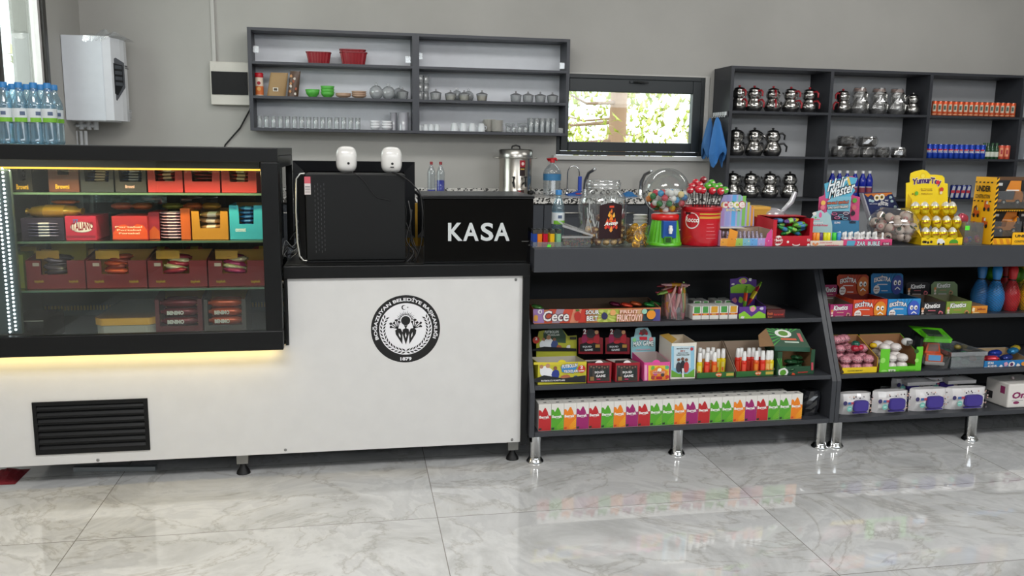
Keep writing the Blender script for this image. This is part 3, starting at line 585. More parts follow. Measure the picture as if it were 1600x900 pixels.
for i, (x0, x1, yt) in enumerate(((609, 622, 175), (620, 640, 175))):
    X, w_, h_ = SL(x0, x1, yt, 203, 7.03); b = MB(); b.lathe([(w_*.42, 0), (w_*.42, h_), (w_*.38, h_), (w_*.38, .01), (0, .01)], glass('#f0f0f4', .12, .2, .45, '#e8e8f0'), n=16, caps=False); tag(b.obj('glass_pitcher', loc=(X, 7.03+.06*(1-i), z0)), ('frosted tall glass jug behind, left of the centre divider', 'frosted tall glass jug against the centre divider')[i], 'jug', 'tall frosted jugs')
for i in range(2):
    for j in range(3): tumbler((wx(656+i*10, 157, 7.02), 7.02+.05*i, z1+j*.066), .028, .064, ('bottom', 'middle', 'top')[j]+' tumbler of the '+('left', 'right')[i]+' stack beside the centre divider', 'stacked dark tumblers', GLD, k=.9)
def cup(px, py, w, h, label):
    t = thing('coffee_cup', label, 'cup', (wx(px, py, 6.99), 6.99, z0), 0, 'upturned white cups'); m = M('#d8dcdf', .25)
    b = MB(); b.lathe([(w, 0), (w*.97, h*.4), (w*.7, h*.93), (w*.5, h), (0, h)], m, n=18); b.obj('bowl', t)
    b = MB(); b.tube([(w*.9, 0, h*.25), (w*1.3, 0, h*.35), (w*1.25, 0, h*.6), (w*.8, 0, h*.7)], .004, m, 6); b.obj('handle', t)
for i, px in enumerate((654.5, 665, 674, 683)): cup(px, 205, .025, .052, 'small upturned white cup, '+left_right(i, 4)+' of the four by the divider')
for i, px in enumerate((710, 724, 738, 752)): cup(px, 207, .032, .068, 'larger upturned white cup, '+left_right(i, 4)+' of the four by the plates')
for i, (px, n_, r_) in enumerate(((765, 13, .058), (776, 12, .054))):
    for j in range(n_):
        b = MB(); b.lathe([(r_*.6, 0), (r_, .007), (r_, .009), (r_*.6, .003), (0, .003)], M('#c2c0ba', .4), n=20)
        tag(b.obj('plate', loc=(wx(px, 208, 7.03), 7.06-.05*i, z0+j*.0078)), 'one of the small beige plates in the '+('back', 'front')[i]+' stack on the bottom shelf', 'plate', ('back', 'front')[i]+' stack of small plates')
for i, px in enumerate((794, 803, 812, 821)):
    X = wx(px, 208, 6.99); tumbler((X, 6.99, z0), .021, .045, 'short glass, '+left_right(i, 4)+' of those under the glass saucers', 'short glasses under saucers')
for i in range(2):
    for j in range(3):
        X = wx(797+i*19, 208, 6.99); b = MB(); b.lathe([(.025, 0), (.046, .006), (.046, .008), (0, .004)], GL, n=18); tag(b.obj('glass_saucer', loc=(X, 7.0, z0+.046+j*.01)), ('bottom', 'middle', 'top')[j]+' glass saucer of the '+('left', 'right')[i]+' pile', 'saucer', 'glass saucers')
for i in range(5):
    for j in range(2):
        X = wx(829.5+i*8.7, 208, 6.98); tumbler((X, 6.98+j*.06, z0), .022, .118, 'tall tumbler, '+left_right(i, 5)+' in the '+('front', 'back')[j]+' row at the shelf end', 'tall tumblers at the right end', k=.75)
# ================= things on the granite worktop
WT = .9205
def bottle(name, label, loc, r, h, body, cap, grp=None, fill=None, lab=None, ridges=True, n=18, nk=.3, cat='bottle'):
    t = thing(name, label, cat, loc, 0, grp)
    pr = [(r*.86, 0), (r, .008)]
    if ridges:
        for i in range(6): z = h*(.06+.09*i); pr += [(r, z), (r*.95, z+h*.03)]
    pr += [(r, h*.62), (r*.92, h*.7), (r*.55, h*.82), (r*nk, h*.88), (r*nk, h*.93)]
    b = MB(); b.lathe(pr, body, n=n); b.obj('body', t)
    if fill: b = MB(); b.lathe([(r*.83, .004), (r*.93, .012), (r*.93, h*fill[0]), (0, h*fill[0])], fill[1], n=n); b.obj('liquid', t)
    b = MB(); b.lathe([(r*(nk+.06), h*.91), (r*(nk+.06), h*.99), (r*nk, h)], cap, n=12); b.obj('cap', t)
    if lab:
        b = MB(); m, a0, a1 = lab[:3]; b.lathe([(r*1.01, h*a0), (r*1.01, h*a1)], m, n=n, caps=False)
        if len(lab) > 3: lab[3](b, r, h)
        b.obj('paper_label', t)
    return t
BCL = glass('#eef3f6', .10, .05, .04); BLQ = M('#1c2fa8', .15, coat=.5)
bottle('plastic_bottle', 'nearly empty clear bottle with a little blue liquid, left of its twin', (wx(674, 300, 6.9), 6.9, WT), .035, .27, BCL, M('#8e1a22', .4), fill=(.16, BLQ))
bottle('plastic_bottle', 'clear bottle half filled with blue liquid on the granite worktop', (wx(688.5, 300, 6.9), 6.9, WT), .035, .27, BCL, M('#8e1a22', .4), fill=(.45, BLQ))
X = wx(805, 302, 6.9); u = thing('tea_urn', 'large stainless steel water urn with two taps and red label', 'urn', (X, 6.9, WT)); r = .135; b = MB()
b.lathe([(r*1.02, 0), (r*1.02, .07), (r, .075), (r, .31), (r*1.0, .315)], M('#b4afa6', .25, 1.0), n=40); b.obj('body', u)
b = MB(); b.lathe([(r*1.03, .315), (r*1.03, .37), (r*.9, .378), (r*.3, .382), (0, .382)], STEEL, n=40); l = b.obj('lid', u); b = MB(); b.tube([(-.035, 0, .38), (-.03, 0, .402), (0, 0, .41), (.03, 0, .402), (.035, 0, .38)], .007, DK, 8); b.obj('knob', l)
b = MB(); b.lathe([(r*1.01, .305), (r*1.08, .308), (r*1.08, .314), (r*1.01, .316)], STEEL, n=40); b.obj('rim', u)
for s_ in (-1, 1): b = MB(); b.tube([(s_*r*.98, 0, .306), (s_*(r+.04), -.01, .31), (s_*(r+.045), .02, .31)], .006, STEEL, 6); b.obj('handle', u)
b = MB()
for k in range(6): a = math.radians(-77+k*2.9-0); 
def cyl_lab(b, r, a0, a1, z0, z1, m, n=6):
    for k in range(n):
        t0, t1 = math.radians(a0+(a1-a0)*k/n), math.radians(a0+(a1-a0)*(k+1)/n)
        b.quad((r*math.cos(t0), r*math.sin(t0), z0), (r*math.cos(t1), r*math.sin(t1), z0), (r*math.cos(t1), r*math.sin(t1), z1), (r*math.cos(t0), r*math.sin(t0), z1), m)
cyl_lab(b, r*1.012, -86, -66, .165, .235, M('#2a1a1a', .4)); cyl_lab(b, r*1.012, -86, -66, .235, .29, M('#a3182a', .4)); cyl_lab(b, r*1.016, -84, -69, .215, .225, M('#c9a24e', .4)); b.ball((r*.25, -r*.985, .262), .014, M('#e8c9c4', .5), 8, 6, r2=.003)
b.obj('paper_label', u, 'red and black label'); b = MB(); cyl_lab(b, r*1.035, -95, -70, .02, .05, M('#3a1c1c', .4)); cyl_lab(b, r*1.038, -93, -82, .025, .045, M('#b01c2c', .4)); b.obj('nameplate', u)
for x_ in (-.045, .052): b = MB(); b.tube([(x_, -r*.95, .11), (x_, -r-.035, .11), (x_, -r-.04, .08)], .009, DK, 8); b.tube([(x_, -r-.03, .11), (x_, -r-.03, .15)], .006, DK, 8); b.box(x_-.012, x_+.012, -r-.04, -r-.02, .15, .162, DK); b.obj('tap', u)
b = MB(); b.ball((.115, -r*.75, .03), .02, DK, 10, 6); b.obj('thermostat_knob', u)
def l5(b, r, h): pass
t = bottle('water_jug', 'large five litre water bottle with a red handle on the worktop', (wx(862, 302, 6.92), 6.92, WT), .075, .30, BCL, M('#c8202a', .4), lab=(M('#3f7fae', .4), .42, .60), nk=.22)
b = MB(); b.tube([(-.025, -.0, .285), (-.045, -.0, .30), (.03, 0, .306), (.04, 0, .29)], .009, M('#c8202a', .4), 8); b.obj('handle', t, 'red carrying handle')
def faucet(px0, px1, yt, Y, label, big):
    X = wx(px0, 302, Y); h = wz(px0, yt, Y)-WT; dx = wx(px1, 302, Y)-X; t = thing('faucet', label, 'tap', (X, Y, WT)); b = MB()
    if big: b.lathe([(.028, 0), (.025, .02), (.02, .05)], CHROME, n=16); b.tube([(0, 0, .03), (0, -.01, h*.55), (dx*.3, -.05, h*.85), (dx, -.12, h)], [.02, .018, .014, .013], M('#8f9092', .15, 1), 12)
    else: b.lathe([(.02, 0), (.012, .02)], CHROME, n=12); b.tube([(0, 0, 0), (0, 0, h*.75)]+[(dx/2-dx/2*math.cos(a), -.03*math.sin(a/2), h*.75+h*.25*math.sin(a)) for a in [i*PI/8 for i in range(1, 9)]]+[(dx, -.03, h*.66)], .006, CHROME, 8)
    b.obj('spout', t); b = MB(); b.ball((dx if big else 0, -.12 if big else 0, h if big else .04), .016 if big else .012, CHROME, 10, 8); b.obj('lever_knob' if big else 'valve', t)
faucet(886, 903, 259, 7.05, 'thin gooseneck filter tap beside the water jug', 0); faucet(914, 922, 264, 7.08, 'chrome mixer tap beside the blue brush', 1); faucet(1001, 1009, 267, 7.08, 'chrome mixer tap behind the gumball machine', 1)
X = wx(906, 302, 6.95); t = thing('dish_brush', 'blue handled brush with its dustpan on the worktop', 'brush', (X, 6.95, WT)); b = MB(); b.box(-.018, .012, -.012, .012, .03, .16, M('#2246b0', .4)); b.obj('handle', t, bevel=.004); b = MB(); b.box(-.115, .01, -.05, .05, .0, .012, M('#1f5fae', .5)); b.prism([(-.115, .012), (.0, .012), (.0, .045)], -.03, -.02, M('#1f4fa6', .5)); b.box(-.045, -.005, -.06, -.03, .012, .02, M('#b8404a', .5)); b.obj('dustpan', t)
rd = random.Random(9)
def clothmound(X, Y, z, w, d, h, m, label, name='cleaning_cloth'):
    b = MB(); n = 12; g = [[(X-w/2+w*i/n, Y-d/2+d*j/n, z+.001+h*math.sin(PI*i/n)*math.sin(PI*j/n)*(.6+.4*rd.random())) for j in range(n+1)] for i in range(n+1)]
    for i in range(n):
        for j in range(n): b.add([g[i][j], g[i+1][j], g[i+1][j+1], g[i][j+1]], [(0, 1, 2, 3)], m, True)
    return tag(b.obj(name), label, 'cloth')
clothmound(wx(982, 303, 6.85), 6.85, WT, .14, .14, .045, M('#2c6ea8', .8), 'crumpled blue cloth lying by the sink')
X = wx(447, 300, 6.95); t = thing('kettle', 'black electric kettle with a red badge seen beside the display case', 'kettle', (X, 6.95, WT)); b = MB(); b.lathe([(.068, 0), (.066, .02), (.055, .17), (.05, .2), (.0, .21)], M('#2a2b2e', .35), n=24); b.obj('body', t); b = MB(); b.tube([(.05, 0, .18), (.085, 0, .17), (.08, 0, .06), (.062, 0, .03)], .009, DK, 8); b.obj('handle', t); b = MB(); b.box(.018, .046, -.066, -.05, .08, .15, M('#a01c2c', .4)); b.obj('badge', t, 'red badge')
# ================= hook rail and cloths on the end of the tall unit
t = thing('hook_rail', 'white hook rail with six hooks on the tall shelf end panel', 'hook rail', (3.118, 7.0, 1.60)); b = MB(); b.box(-.012, 0, -.14, .14, 0, .045, M('#3a3c40', .5)); b.obj('rail', t)
for k in range(6): b = MB(); y = -.12+k*.048; b.box(-.02, -.012, y-.014, y+.014, .012, .04, M('#e6e8ea', .3)); b.tube([(-.016, y, .02), (-.026, y, -.005), (-.034, y, .004)], .004, M('#e6e8ea', .3), 6); b.obj('hook', t)
def towel(Xc, Yc, zt, zb, w, label, seed, m, lean=0):
    rd = random.Random(seed); b = MB(); n = 26; rows = []
    for j in range(12):
        q = j/11; r_ = w*(.12+.88*q**.55)*(1-.35*max(0, q-.75)/.25); row = []
        for i in range(n):
            a = 2*PI*i/n; f = 1+.30*math.sin(3*a+seed+q)*q+.16*math.sin(7*a+q*3)*q
            row.append((Xc+lean*q+r_*.42*f*math.cos(a), Yc+r_*f*math.sin(a), zt-(zt-zb)*q*(1-.16*(math.sin(2*a+seed)+1)*q)))
        rows.append(row)
    for j in range(11): b.add(rows[j]+rows[j+1], [(i, (i+1) % n, (i+1) % n+n, i+n) for i in range(n)], m, True)
    b.add(rows[0], [tuple(range(n))], m); return tag(b.obj('cleaning_cloth'), label, 'cloth')
towel(3.03, 7.03, 1.59, 1.235, .10, 'smaller blue cleaning cloth hanging at the back of the hook rail', 2, M('#3d6fa8', .9), -.02)
towel(3.02, 6.86, 1.59, 1.165, .13, 'larger blue cleaning cloth hanging at the front of the hook rail', 5, M('#3f80c9', .9), .03)
# ================= teapots and goods on the tall unit
TS = M('#b5b3b0', .2, 1.0); TB = M('#1a1a1c', .3); TR = M('#9e1220', .3)
def teapot_proto(name, hm, rim, lidm=None, wrap=False):
    t = thing(name, '', 'teapot', (0, 0, 0)); m = TS
    b = MB(); b.lathe([(.055, 0), (.062, .004), (.078, .035), (.08, .055), (.07, .085), (.052, .105), (.054, .11), (.05, .113)], m, n=24); b.obj('lower_kettle', t)
    b = MB(); b.lathe([(.046, .113), (.058, .128), (.066, .152), (.06, .178), (.046, .192), (.05, .197)], m, n=24); b.obj('upper_pot', t)
    b = MB(); b.lathe([(.051, .197), (.045, .206), (.02, .215), (0, .216)], lidm or m, n=24); l = b.obj('lid', t); b = MB(); b.lathe([(.006, .214), (.011, .222), (.012, .23), (0, .234)], hm, n=10); b.obj('knob', l)
    for z0_, z1_, r_, nm in ((.035, .10, .085, 'handle'), (.135, .185, .07, 'handle')): b = MB(); b.tube([(r_*.7, 0, z1_), (r_*1.15, 0, z1_+.004), (r_*1.45, 0, (z0_+z1_)/2+.01), (r_*1.4, 0, z0_)], [.008, .009, .009, .007], hm, 8); b.obj(nm, t)
    b = MB(); b.tube([(-.07, 0, .05), (-.093, 0, .075), (-.100, 0, .10)], [.014, .010, .007], m, 8); b.obj('spout', t); b = MB(); b.tube([(-.055, 0, .15), (-.075, 0, .165), (-.088, 0, .182)], [.011, .008, .006], m, 8); b.obj('spout', t)
    if wrap:
        b = MB(); rd = random.Random(3); pm = glass('#e8eaec', .2, .12, .10); prev = None
        for j, (r_, z) in enumerate(((.07, .002), (.088, .05), (.078, .11), (.072, .16), (.066, .2), (.05, .236))):
            row = [((r_*(1+rd.uniform(-.1, .1)))*math.cos(2*PI*i/14), (r_*(1+rd.uniform(-.1, .1)))*math.sin(2*PI*i/14), z) for i in range(14)]
            if prev: b.add(prev+row, [(i, (i+1) % 14, (i+1) % 14+14, i+14) for i in range(14)], pm)
            prev = row
        b.obj('plastic_wrap', t, 'loose clear plastic wrapping')
        b = MB(); b.lathe([(.055, .2), (.053, .226), (0, .23)], M('#b08a7c', .5), n=16); b.obj('protective_lid', t, 'pinkish card cover')
    return t
tp_b = teapot_proto('double_teapot', TB, 0); tp_r = teapot_proto('double_teapot', TR, 0); tp_w = teapot_proto('double_teapot', TS, 0, wrap=True)
RS = [z+.001 for z in RS]
used = set()
def put(proto, first, loc, rz, label, grp, sc=None):
    if id(first) not in used: pass
    return None
def place(proto, loc, rz, label, grp, sc=(1, 1, 1)):
    if proto.name not in used:
        used.add(proto.name); proto.location = loc; proto.rotation_euler = (0, 0, rz); proto.scale = sc; proto['label'] = label; proto['group'] = grp; return proto
    return dup(proto, loc, rz, label, grp, sc)
Zr = RS[4]
for i, (px, rz) in enumerate(((1153.5, -1.4), (1177, -1.2), (1206.5, -1.8), (1234, -1.1), (1263, -1.2))): place(tp_r, (wx(px, 173, 6.98), 6.98, Zr), rz, 'red-handled double teapot, '+left_right(i, 5)+' of five on the top shelf', 'red handled teapots', (.95, .95, .95))
place(tp_r, (wx(1315, 175, 6.98), 6.98, Zr), 3.5, 'red-handled double teapot beside the wrapped teapots', 'red handled teapots', (.93, .93, .93))
for i, px in enumerate((1341, 1371, 1399)): place(tp_w, (wx(px, 177, 6.98), 6.98, Zr), .0-1.45, 'steel double teapot in clear plastic, '+left_right(i, 3)+' of three'.replace('second from the left', 'middle'), 'wrapped steel teapots', (.98, .98, .98))
tp_s = teapot_proto('double_teapot', TS, 0); place(tp_s, (wx(1424.5, 178, 6.97), 6.97, Zr), 3.3, 'small bare steel double teapot right of the wrapped ones', 'steel teapots', (.86, .86, .86))
for i, (px, rz) in enumerate(((1148, -1.3), (1177, -1.3), (1205.5, -.25))): place(tp_b, (wx(px, 243, 6.98), 6.98, RS[3]), rz, 'black-handled double teapot, '+('leftmost, half behind the cloth', 'middle of the second shelf', 'rightmost, handle turned right')[i], 'black handled teapots on the second shelf', (1.03, 1.03, 1.05))
for i, (px, rz) in enumerate(((1143, -1.1), (1171, -1.15), (1201, -1.0), (1232, -1.5))): place(tp_b, (wx(px, 308, 6.98), 6.98, RS[2]), rz, 'black-handled double teapot, '+left_right(i, 4)+' of four on the third shelf', 'black handled teapots on the third shelf', (1.0, 1.0, 1.0))
pm = glass('#dfe1e3', .2, .1, .12); dkp = M('#37332f', .3, .3)
def wrapped_pan(loc, r, h, label, seed):
    t = thing('wrapped_pan', label, 'pan', loc, 0, 'dark pans in plastic'); b = MB(); b.lathe([(r*.8, 0), (r, .01), (r, h*.8), (r*1.05, h*.85), (r*.3, h), (0, h)], dkp, n=18); b.obj('pan', t)
    rd = random.Random(seed); b = MB(); prev = None
    for r_, z in ((r*.9, .001), (r*1.12, h*.3), (r*1.12, h*.7), (r*.9, h*1.05)):
        row = [(r_*(1+rd.uniform(-.12, .12))*math.cos(2*PI*i/12), r_*(1+rd.uniform(-.12, .12))*math.sin(2*PI*i/12), z) for i in range(12)]
        if prev: b.add(prev+row, [(i, (i+1) % 12, (i+1) % 12+12, i+12) for i in range(12)], pm)
        prev = row
    b.obj('plastic_wrap', t)
for i, px in enumerate((1309, 1332, 1354, 1378, 1403)): wrapped_pan((wx(px, 243, 6.99), 6.99, RS[3]), .060, .09, 'plastic-wrapped dark pan, '+left_right(i, 5)+' of the lower five', i)
for i, px in enumerate((1322, 1355)): wrapped_pan((wx(px, 225, 6.99), 6.99, RS[3]+.093), .078, .09, 'plastic-wrapped dark pan, '+('left', 'right')[i]+' of the two on top', i+9)
def can_proto(name, h, r, base, deco, alu=M('#b9bbbd', .25, 1)):
    t = thing(name, '', 'can', (0, 0, 0)); b = MB(); b.lathe([(r*.85, 0), (r, .006), (r, h-.010), (r*.88, h-.003)], base, n=16, caps=False); deco(b, r, h); b.obj('body', t)
    b = MB(); b.lathe([(r*.88, h-.004), (r*.9, h), (r*.8, h-.002), (0, h-.002)], alu, n=16, caps=False); b.obj('lid', t); return t
def d_or(b, r, h): cyl_lab(b, r*1.012, -120, -60, h*.28, h*.78, M('#cfc4ae', .4)); cyl_lab(b, r*1.02, -108, -72, h*.40, h*.68, M('#3d5a4c', .4)); cyl_lab(b, r*1.012, -130, -50, h*.06, h*.12, M('#e8b48a', .4))
co = can_proto('drink_can', .128, .0265, M('#e0643a', .3, .4), d_or)
for i in range(16): place(co, (wx(1459+i*8.12, 180+i*.12, 6.90), 6.90, RS[4]), -.62, 'orange drink can, '+left_right(i, 16)+' in the row of sixteen', 'orange cans on the upper shelf')
def d_pe(b, r, h):
    cyl_lab(b, r*1.012, -135, -45, h*.38, h*.62, M('#e9ebf0', .35)); cyl_lab(b, r*1.02, -128, -52, h*.55, h*.66, M('#c8202e', .35)); cyl_lab(b, r*1.02, -128, -52, h*.34, h*.42, M('#1a3fae', .35)); b.text('pepsi', -r*.7, r*.7, h*.45, h*.53, -r*1.06, M('#12245e', .4), bold=.04)
cp = can_proto('drink_can', .128, .0275, M('#1b45b4', .25, .3), d_pe)
for i, px in enumerate((1451, 1459.5, 1468, 1476, 1484.5, 1493, 1500.5, 1508.5, 1517, 1526, 1534)): place(cp, (wx(px, 244, 6.90), 6.90+.0*(i % 2), RS[3]), -.64+random.uniform(-.12, .12), 'blue cola can, '+left_right(i, 11)+' in the row of eleven', 'blue cola cans')
def d_pk(b, r, h): cyl_lab(b, r*1.012, -125, -60, h*.2, h*.8, M('#f0a07a', .4)); cyl_lab(b, r*1.02, -100, -70, h*.35, h*.65, M('#b8323a', .4))
ck = can_proto('drink_can', .128, .0275, M('#e0604a', .3, .3), d_pk)
for i, px in enumerate((1563.5, 1572)): place(ck, (wx(px, 245, 6.90), 6.90, RS[3]), -.65, 'orange-red can, '+('left', 'right')[i]+' of the two beside the green bottles', 'orange-red cans')
def d_rb(b, r, h): b.poly([(-r*.7, h*.1), (r*.1, h*.1), (r*.75, h*.9), (-r*.1, h*.9)], -r*1.06, M('#b9bcc4', .3)); b.rect(-r*.6, r*.6, h*.42, h*.62, -r*1.08, M('#b81e32', .4))
cr = can_proto('drink_can', .128, .0265, M('#1d2f7a', .3, .4), d_rb)
for i, px in enumerate((1488, 1496, 1504, 1511.5)): place(cr, (wx(px, 308, 6.90), 6.90, RS[2]), -.65, 'blue and silver energy drink can, '+left_right(i, 4)+' of four', 'energy drink cans')
gb = None
for i, px in enumerate((1536.5, 1542.5, 1549, 1555.5)):
    if gb is None:
        gb = bottle('glass_bottle', 'x', (0, 0, 0), .022, .145, M('#1f4a2c', .15, coat=.4), M('#2a5a35', .4), 'green mineral water bottles', lab=(M('#d8dccf', .5), .15, .45), ridges=False, n=12, nk=.5); o = gb
    else: o = dup(gb)
    o.location = (wx(px, 245, 6.9), 6.90+.0*i, RS[3]); o['label'] = 'small green glass bottle, '+left_right(i, 4)+' of four beside the cola cans'
bb = None
def bl(b, r, h): cyl_lab(b, r*1.02, -140, -40, h*.22, h*.40, M('#8a3a4a', .5)); cyl_lab(b, r*1.02, -140, -40, h*.40, h*.43, M('#d8d8e0', .5))
for i, px in enumerate((1298, 1309, 1321, 1333.5, 1345.5, 1356)):
    if bb is None: bb = bottle('plastic_bottle', 'x', (0, 0, 0), .032, .245, M('#1a2a9e', .12, coat=.6), M('#e8e8ea', .4), 'blue cleaner bottles', lab=(M('#1c2272', .4), .2, .45, bl), ridges=False, nk=.38); o = bb
    else: o = dup(bb)
    o.rotation_euler = (0, 0, -.55); o.location = (wx(px, 308, 6.93), 6.93, RS[2]); o['label'] = 'blue liquid bottle, '+left_right(i, 6)+' in the row on the third shelf'
X = wx(1597, 245, 6.95); b = MB(); b.box(0, .15, 0, .1, 0, .2, M('#cfd8e2', .4)); b.rect(0.01, .14, .11, .19, -.001, M('#5a8ac0', .4)); b.disc(.03, .05, .02, -.002, M('#3a1c3a', .4)); b.disc(.08, .05, .02, -.002, M('#b03060', .4)); tag(b.obj('soap_pack', loc=(X, 6.93, RS[3])), 'pale blue pack at the right picture edge on the second shelf', 'pack')
# ================= helpers for cartons and wrapped sweets
def rowz(z): return z+.001
def carton(b, w, d, hf, hb, mo, mi, th=.002, notch=None, hs=None):
    """open tray: front wall hf high, back wall hb high, sides sloping between; origin at the front bottom centre"""
    x = w/2; hs = hf if hs is None else hs
    b.box(-x, x, 0, th, .0, hf, mo); b.rect(-x+th, x-th, th, hf, th+.0003, mi)
    b.box(-x, x, d-th, d, 0, hb, mo); b.rect(-x+th, x-th, th, hb, d-th-.0003, mi)
    for s in (-1, 1):
        a, c = (-x, -x+th) if s < 0 else (x-th, x)
        b.side([(th, 0), (th, hs), (d-th, hb), (d-th, 0)], a, c, mo)
        xi = -x+th+.0003 if s < 0 else x-th-.0003
        b.quad((xi, th, th), (xi, th, hs), (xi, d-th, hb), (xi, d-th, th), mi)
    b.box(-x+th, x-th, th, d-th, 0, th, mi); return b
_bars = {}
def bar(loc, w, d, h, col, label, grp, rz=0, tilt=0, name='wrapped_bar', cat='wrapped bar', rough=.22, stripe=None):
    k = (round(w, 3), round(d, 3), round(h, 3), col, name, stripe)
    if k not in _bars:
        b = MB(); m = M(col, rough, .35); b.T = Matrix.Diagonal((1, d/2, h/2, 1))
        b.tube([(-w*.5, 0, 0), (-w*.44, 0, 0), (-w*.38, 0, 0), (-w*.2, 0, 0), (0, 0, 0), (w*.2, 0, 0), (w*.38, 0, 0), (w*.44, 0, 0), (w*.5, 0, 0)], [.5, .42, .85, 1, .97, 1, .85, .42, .5], m, 10)
        if stripe: b.tube([(-w*.15, 0, 0), (w*.22, 0, 0)], [1.03, 1.03], M(stripe, rough), 10, False)
        _bars[k] = o = b.obj(name); o.location = loc
    else: o = _bars[k].copy(); C.objects.link(o)
    o.location = loc; o.rotation_euler = (0, tilt, rz); return tag(o, label, cat, grp)
def LF(loc, Y):
    return lambda px, py: (wx(px, py, Y)-loc[0], wz(px, py, Y)-loc[2])
def prect(b, L, x0, y0, x1, y1, y, m): p, q = L(x0, y1), L(x1, y0); return b.rect(p[0], q[0], p[1], q[1], y, m)
def pquad(b, L, pts, y, m): return b.poly([L(*p) for p in reversed(pts)], y, m)
def ptext(b, L, s, x0, y0, x1, y1, y, m, mo=None, k=.05, **kw):
    p, q = L(x0, y1), L(x1, y0)
    if mo: b.outlined(s, p[0], q[0], p[1], q[1], y, m, mo, k, **kw)
    else: b.text(s, p[0], q[0], p[1], q[1], y, m, **{**dict(bold=.02), **kw})
def pdisc(b, L, cx, cy, r, y, m, ry=None):
    c = L(cx, cy); rr = L(cx+r, cy)[0]-c[0]; rz = (ry or r)/r*rr; return b.disc(c[0], c[1], rr, y, m, rz)
# ================= display case contents
CY = 3.36
def casebox(x0, x1, yt, yb, z, col, label, words=(), side=.26, barcol=None, nb=4, stripe=None, inner='#a87a35', gname=None, txtcol='#c9a31c', topcol=None, blab=None, dk_=.72, front=.45):
    a = wx(x0, yb, CY); c = wx(x1, yb, CY); w = c-a-.004; h = wz((x0+x1)/2, yt, CY)-z; loc = ((a+c)/2, CY, z); d = .19
    t = thing('display_box', label, 'sweet box', loc, 0, 'display boxes in the glass case'); mo = M(col, .5); mi = M(inner, .6); b = MB()
    b.box(-w/2, w/2, 0, .002, 0, h*front, mo)
    for s in (-1, 1):
        e, f = s*w/2, s*w*(.5-side)
        b.prism([(e, h*front), (f*.92, h*front), (f, h), (e, h)] if s > 0 else [(f, h), (f*.92, h*front), (e, h*front), (e, h)], 0, .002, mo)
        q = -w/2 if s < 0 else w/2-.002; b.box(q, q+.002, .002, d-.002, 0, h, mo)
    b.box(-w/2, w/2, d-.002, d, 0, h*1.0, mo); b.rect(-w/2+.002, w/2-.002, .002, h, d-.0025, mi); b.box(-w/2+.002, w/2-.002, .002, d-.002, 0, .002, mi)
    L = LF(loc, CY)
    for s, tx0, ty0, tx1, ty1 in words: ptext(b, L, s, tx0, ty0, tx1, ty1, -.0006, M(txtcol, .5))
    b.obj('carton', t)
    if barcol:
        g = (gname or 'wrapped bars')+' in '+label.split(',')[0]; bw = w*(1-2*side)*1.12
        for i in range(nb):
            zz = z+h*front*.75+ (h*(1.0-front*.75))*(i+.5)/nb*.92
            bar((loc[0]+random.uniform(-.004, .004), CY+.07+random.uniform(0, .012), zz), bw, .10, h*(1-front*.7)/nb*.9, barcol, 'foil wrapped bar in the '+label.split(',')[0].split(' on the top')[0].split(' at the right')[0]+' of the case', g, random.uniform(-.05, .05), random.uniform(-.06, .06), stripe=stripe)
    return t
z1, z2, z3 = [z+.001 for z in SHZ]; zb = CZ0+.026
casebox(20, 52, 262, 298, z1, '#15181c', 'black cake bar box, first on the top glass shelf, under the light column', [('Browni', 26, 288, 44, 296)], .3, '#1d2024', 3)
casebox(76, 125, 262, 299, z1, '#4f2a22', 'brown cake bar box, second on the top glass shelf', [('Browni', 87, 288, 108, 295)], .3, '#8c8a88', 2, front=.7)
casebox(126, 179, 264, 299, z1, '#1c2430', 'dark navy sweet box, third on the top glass shelf', (), .12, '#2c4a86', 5, '#b9b2a0')
casebox(180, 230, 264, 300, z1, '#20242c', 'dark navy sweet box with a pink base, fourth on the top glass shelf', [('Browni', 196, 289, 210, 294)], .12, '#35507c', 5, '#9ea8b4', txtcol='#caa9a4')
casebox(231, 287, 262, 301, z1, '#8c1f26', 'red sweet box, third from the right on the top glass shelf', (), .2, '#b8434a', 4, '#cbb9a4')
casebox(288, 345, 263, 301, z1, '#8f1c22', 'red sweet box, second from the right on the top glass shelf', (), .2, '#a82c2c', 4, '#7a2a26')
casebox(346, 402, 264, 302, z1, '#8f1e20', 'red sweet box, rightmost on the top glass shelf', (), .22, '#c2452c', 4, '#d9c9a8')
def closedbox(name, x0, x1, yt, yb, Y, z, d, col, label, cat, fn=None, grp=None, depthcol=None, rz=0, rough=.45, bev=.001):
    a = wx(x0, yb, Y); c = wx(x1, yb, Y); w = c-a-.003; h = wz((x0+x1)/2, yt, Y)-z; loc = ((a+c)/2, Y, z)
    b = MB(); b.box(-w/2, w/2, 0, d, 0, h, M(col, rough)); L = LF(loc, Y)
    if fn: fn(b, L, w, h)
    o = tag(b.obj(name, loc=loc), label, cat, grp); o.rotation_euler = (0, 0, rz); return o
def it_(b, L, w, h):
    prect(b, L, 103, 368, 149, 372, -.0004, M('#7d1630', .5)); pdisc(b, L, 128, 355, 18, -.0005, M('#9fa6a9', .5), 9); pdisc(b, L, 128, 355, 17, -.0007, M('#cfd0d0', .5), 8); ptext(b, L, 'ITALIANO', 112, 348, 146, 361, -.001, M('#7a1226', .5), bold=.03, slope=.07); ptext(b, L, '77', 114, 343, 122, 349, -.001, M('#2f6fc0', .5), slope=.05)
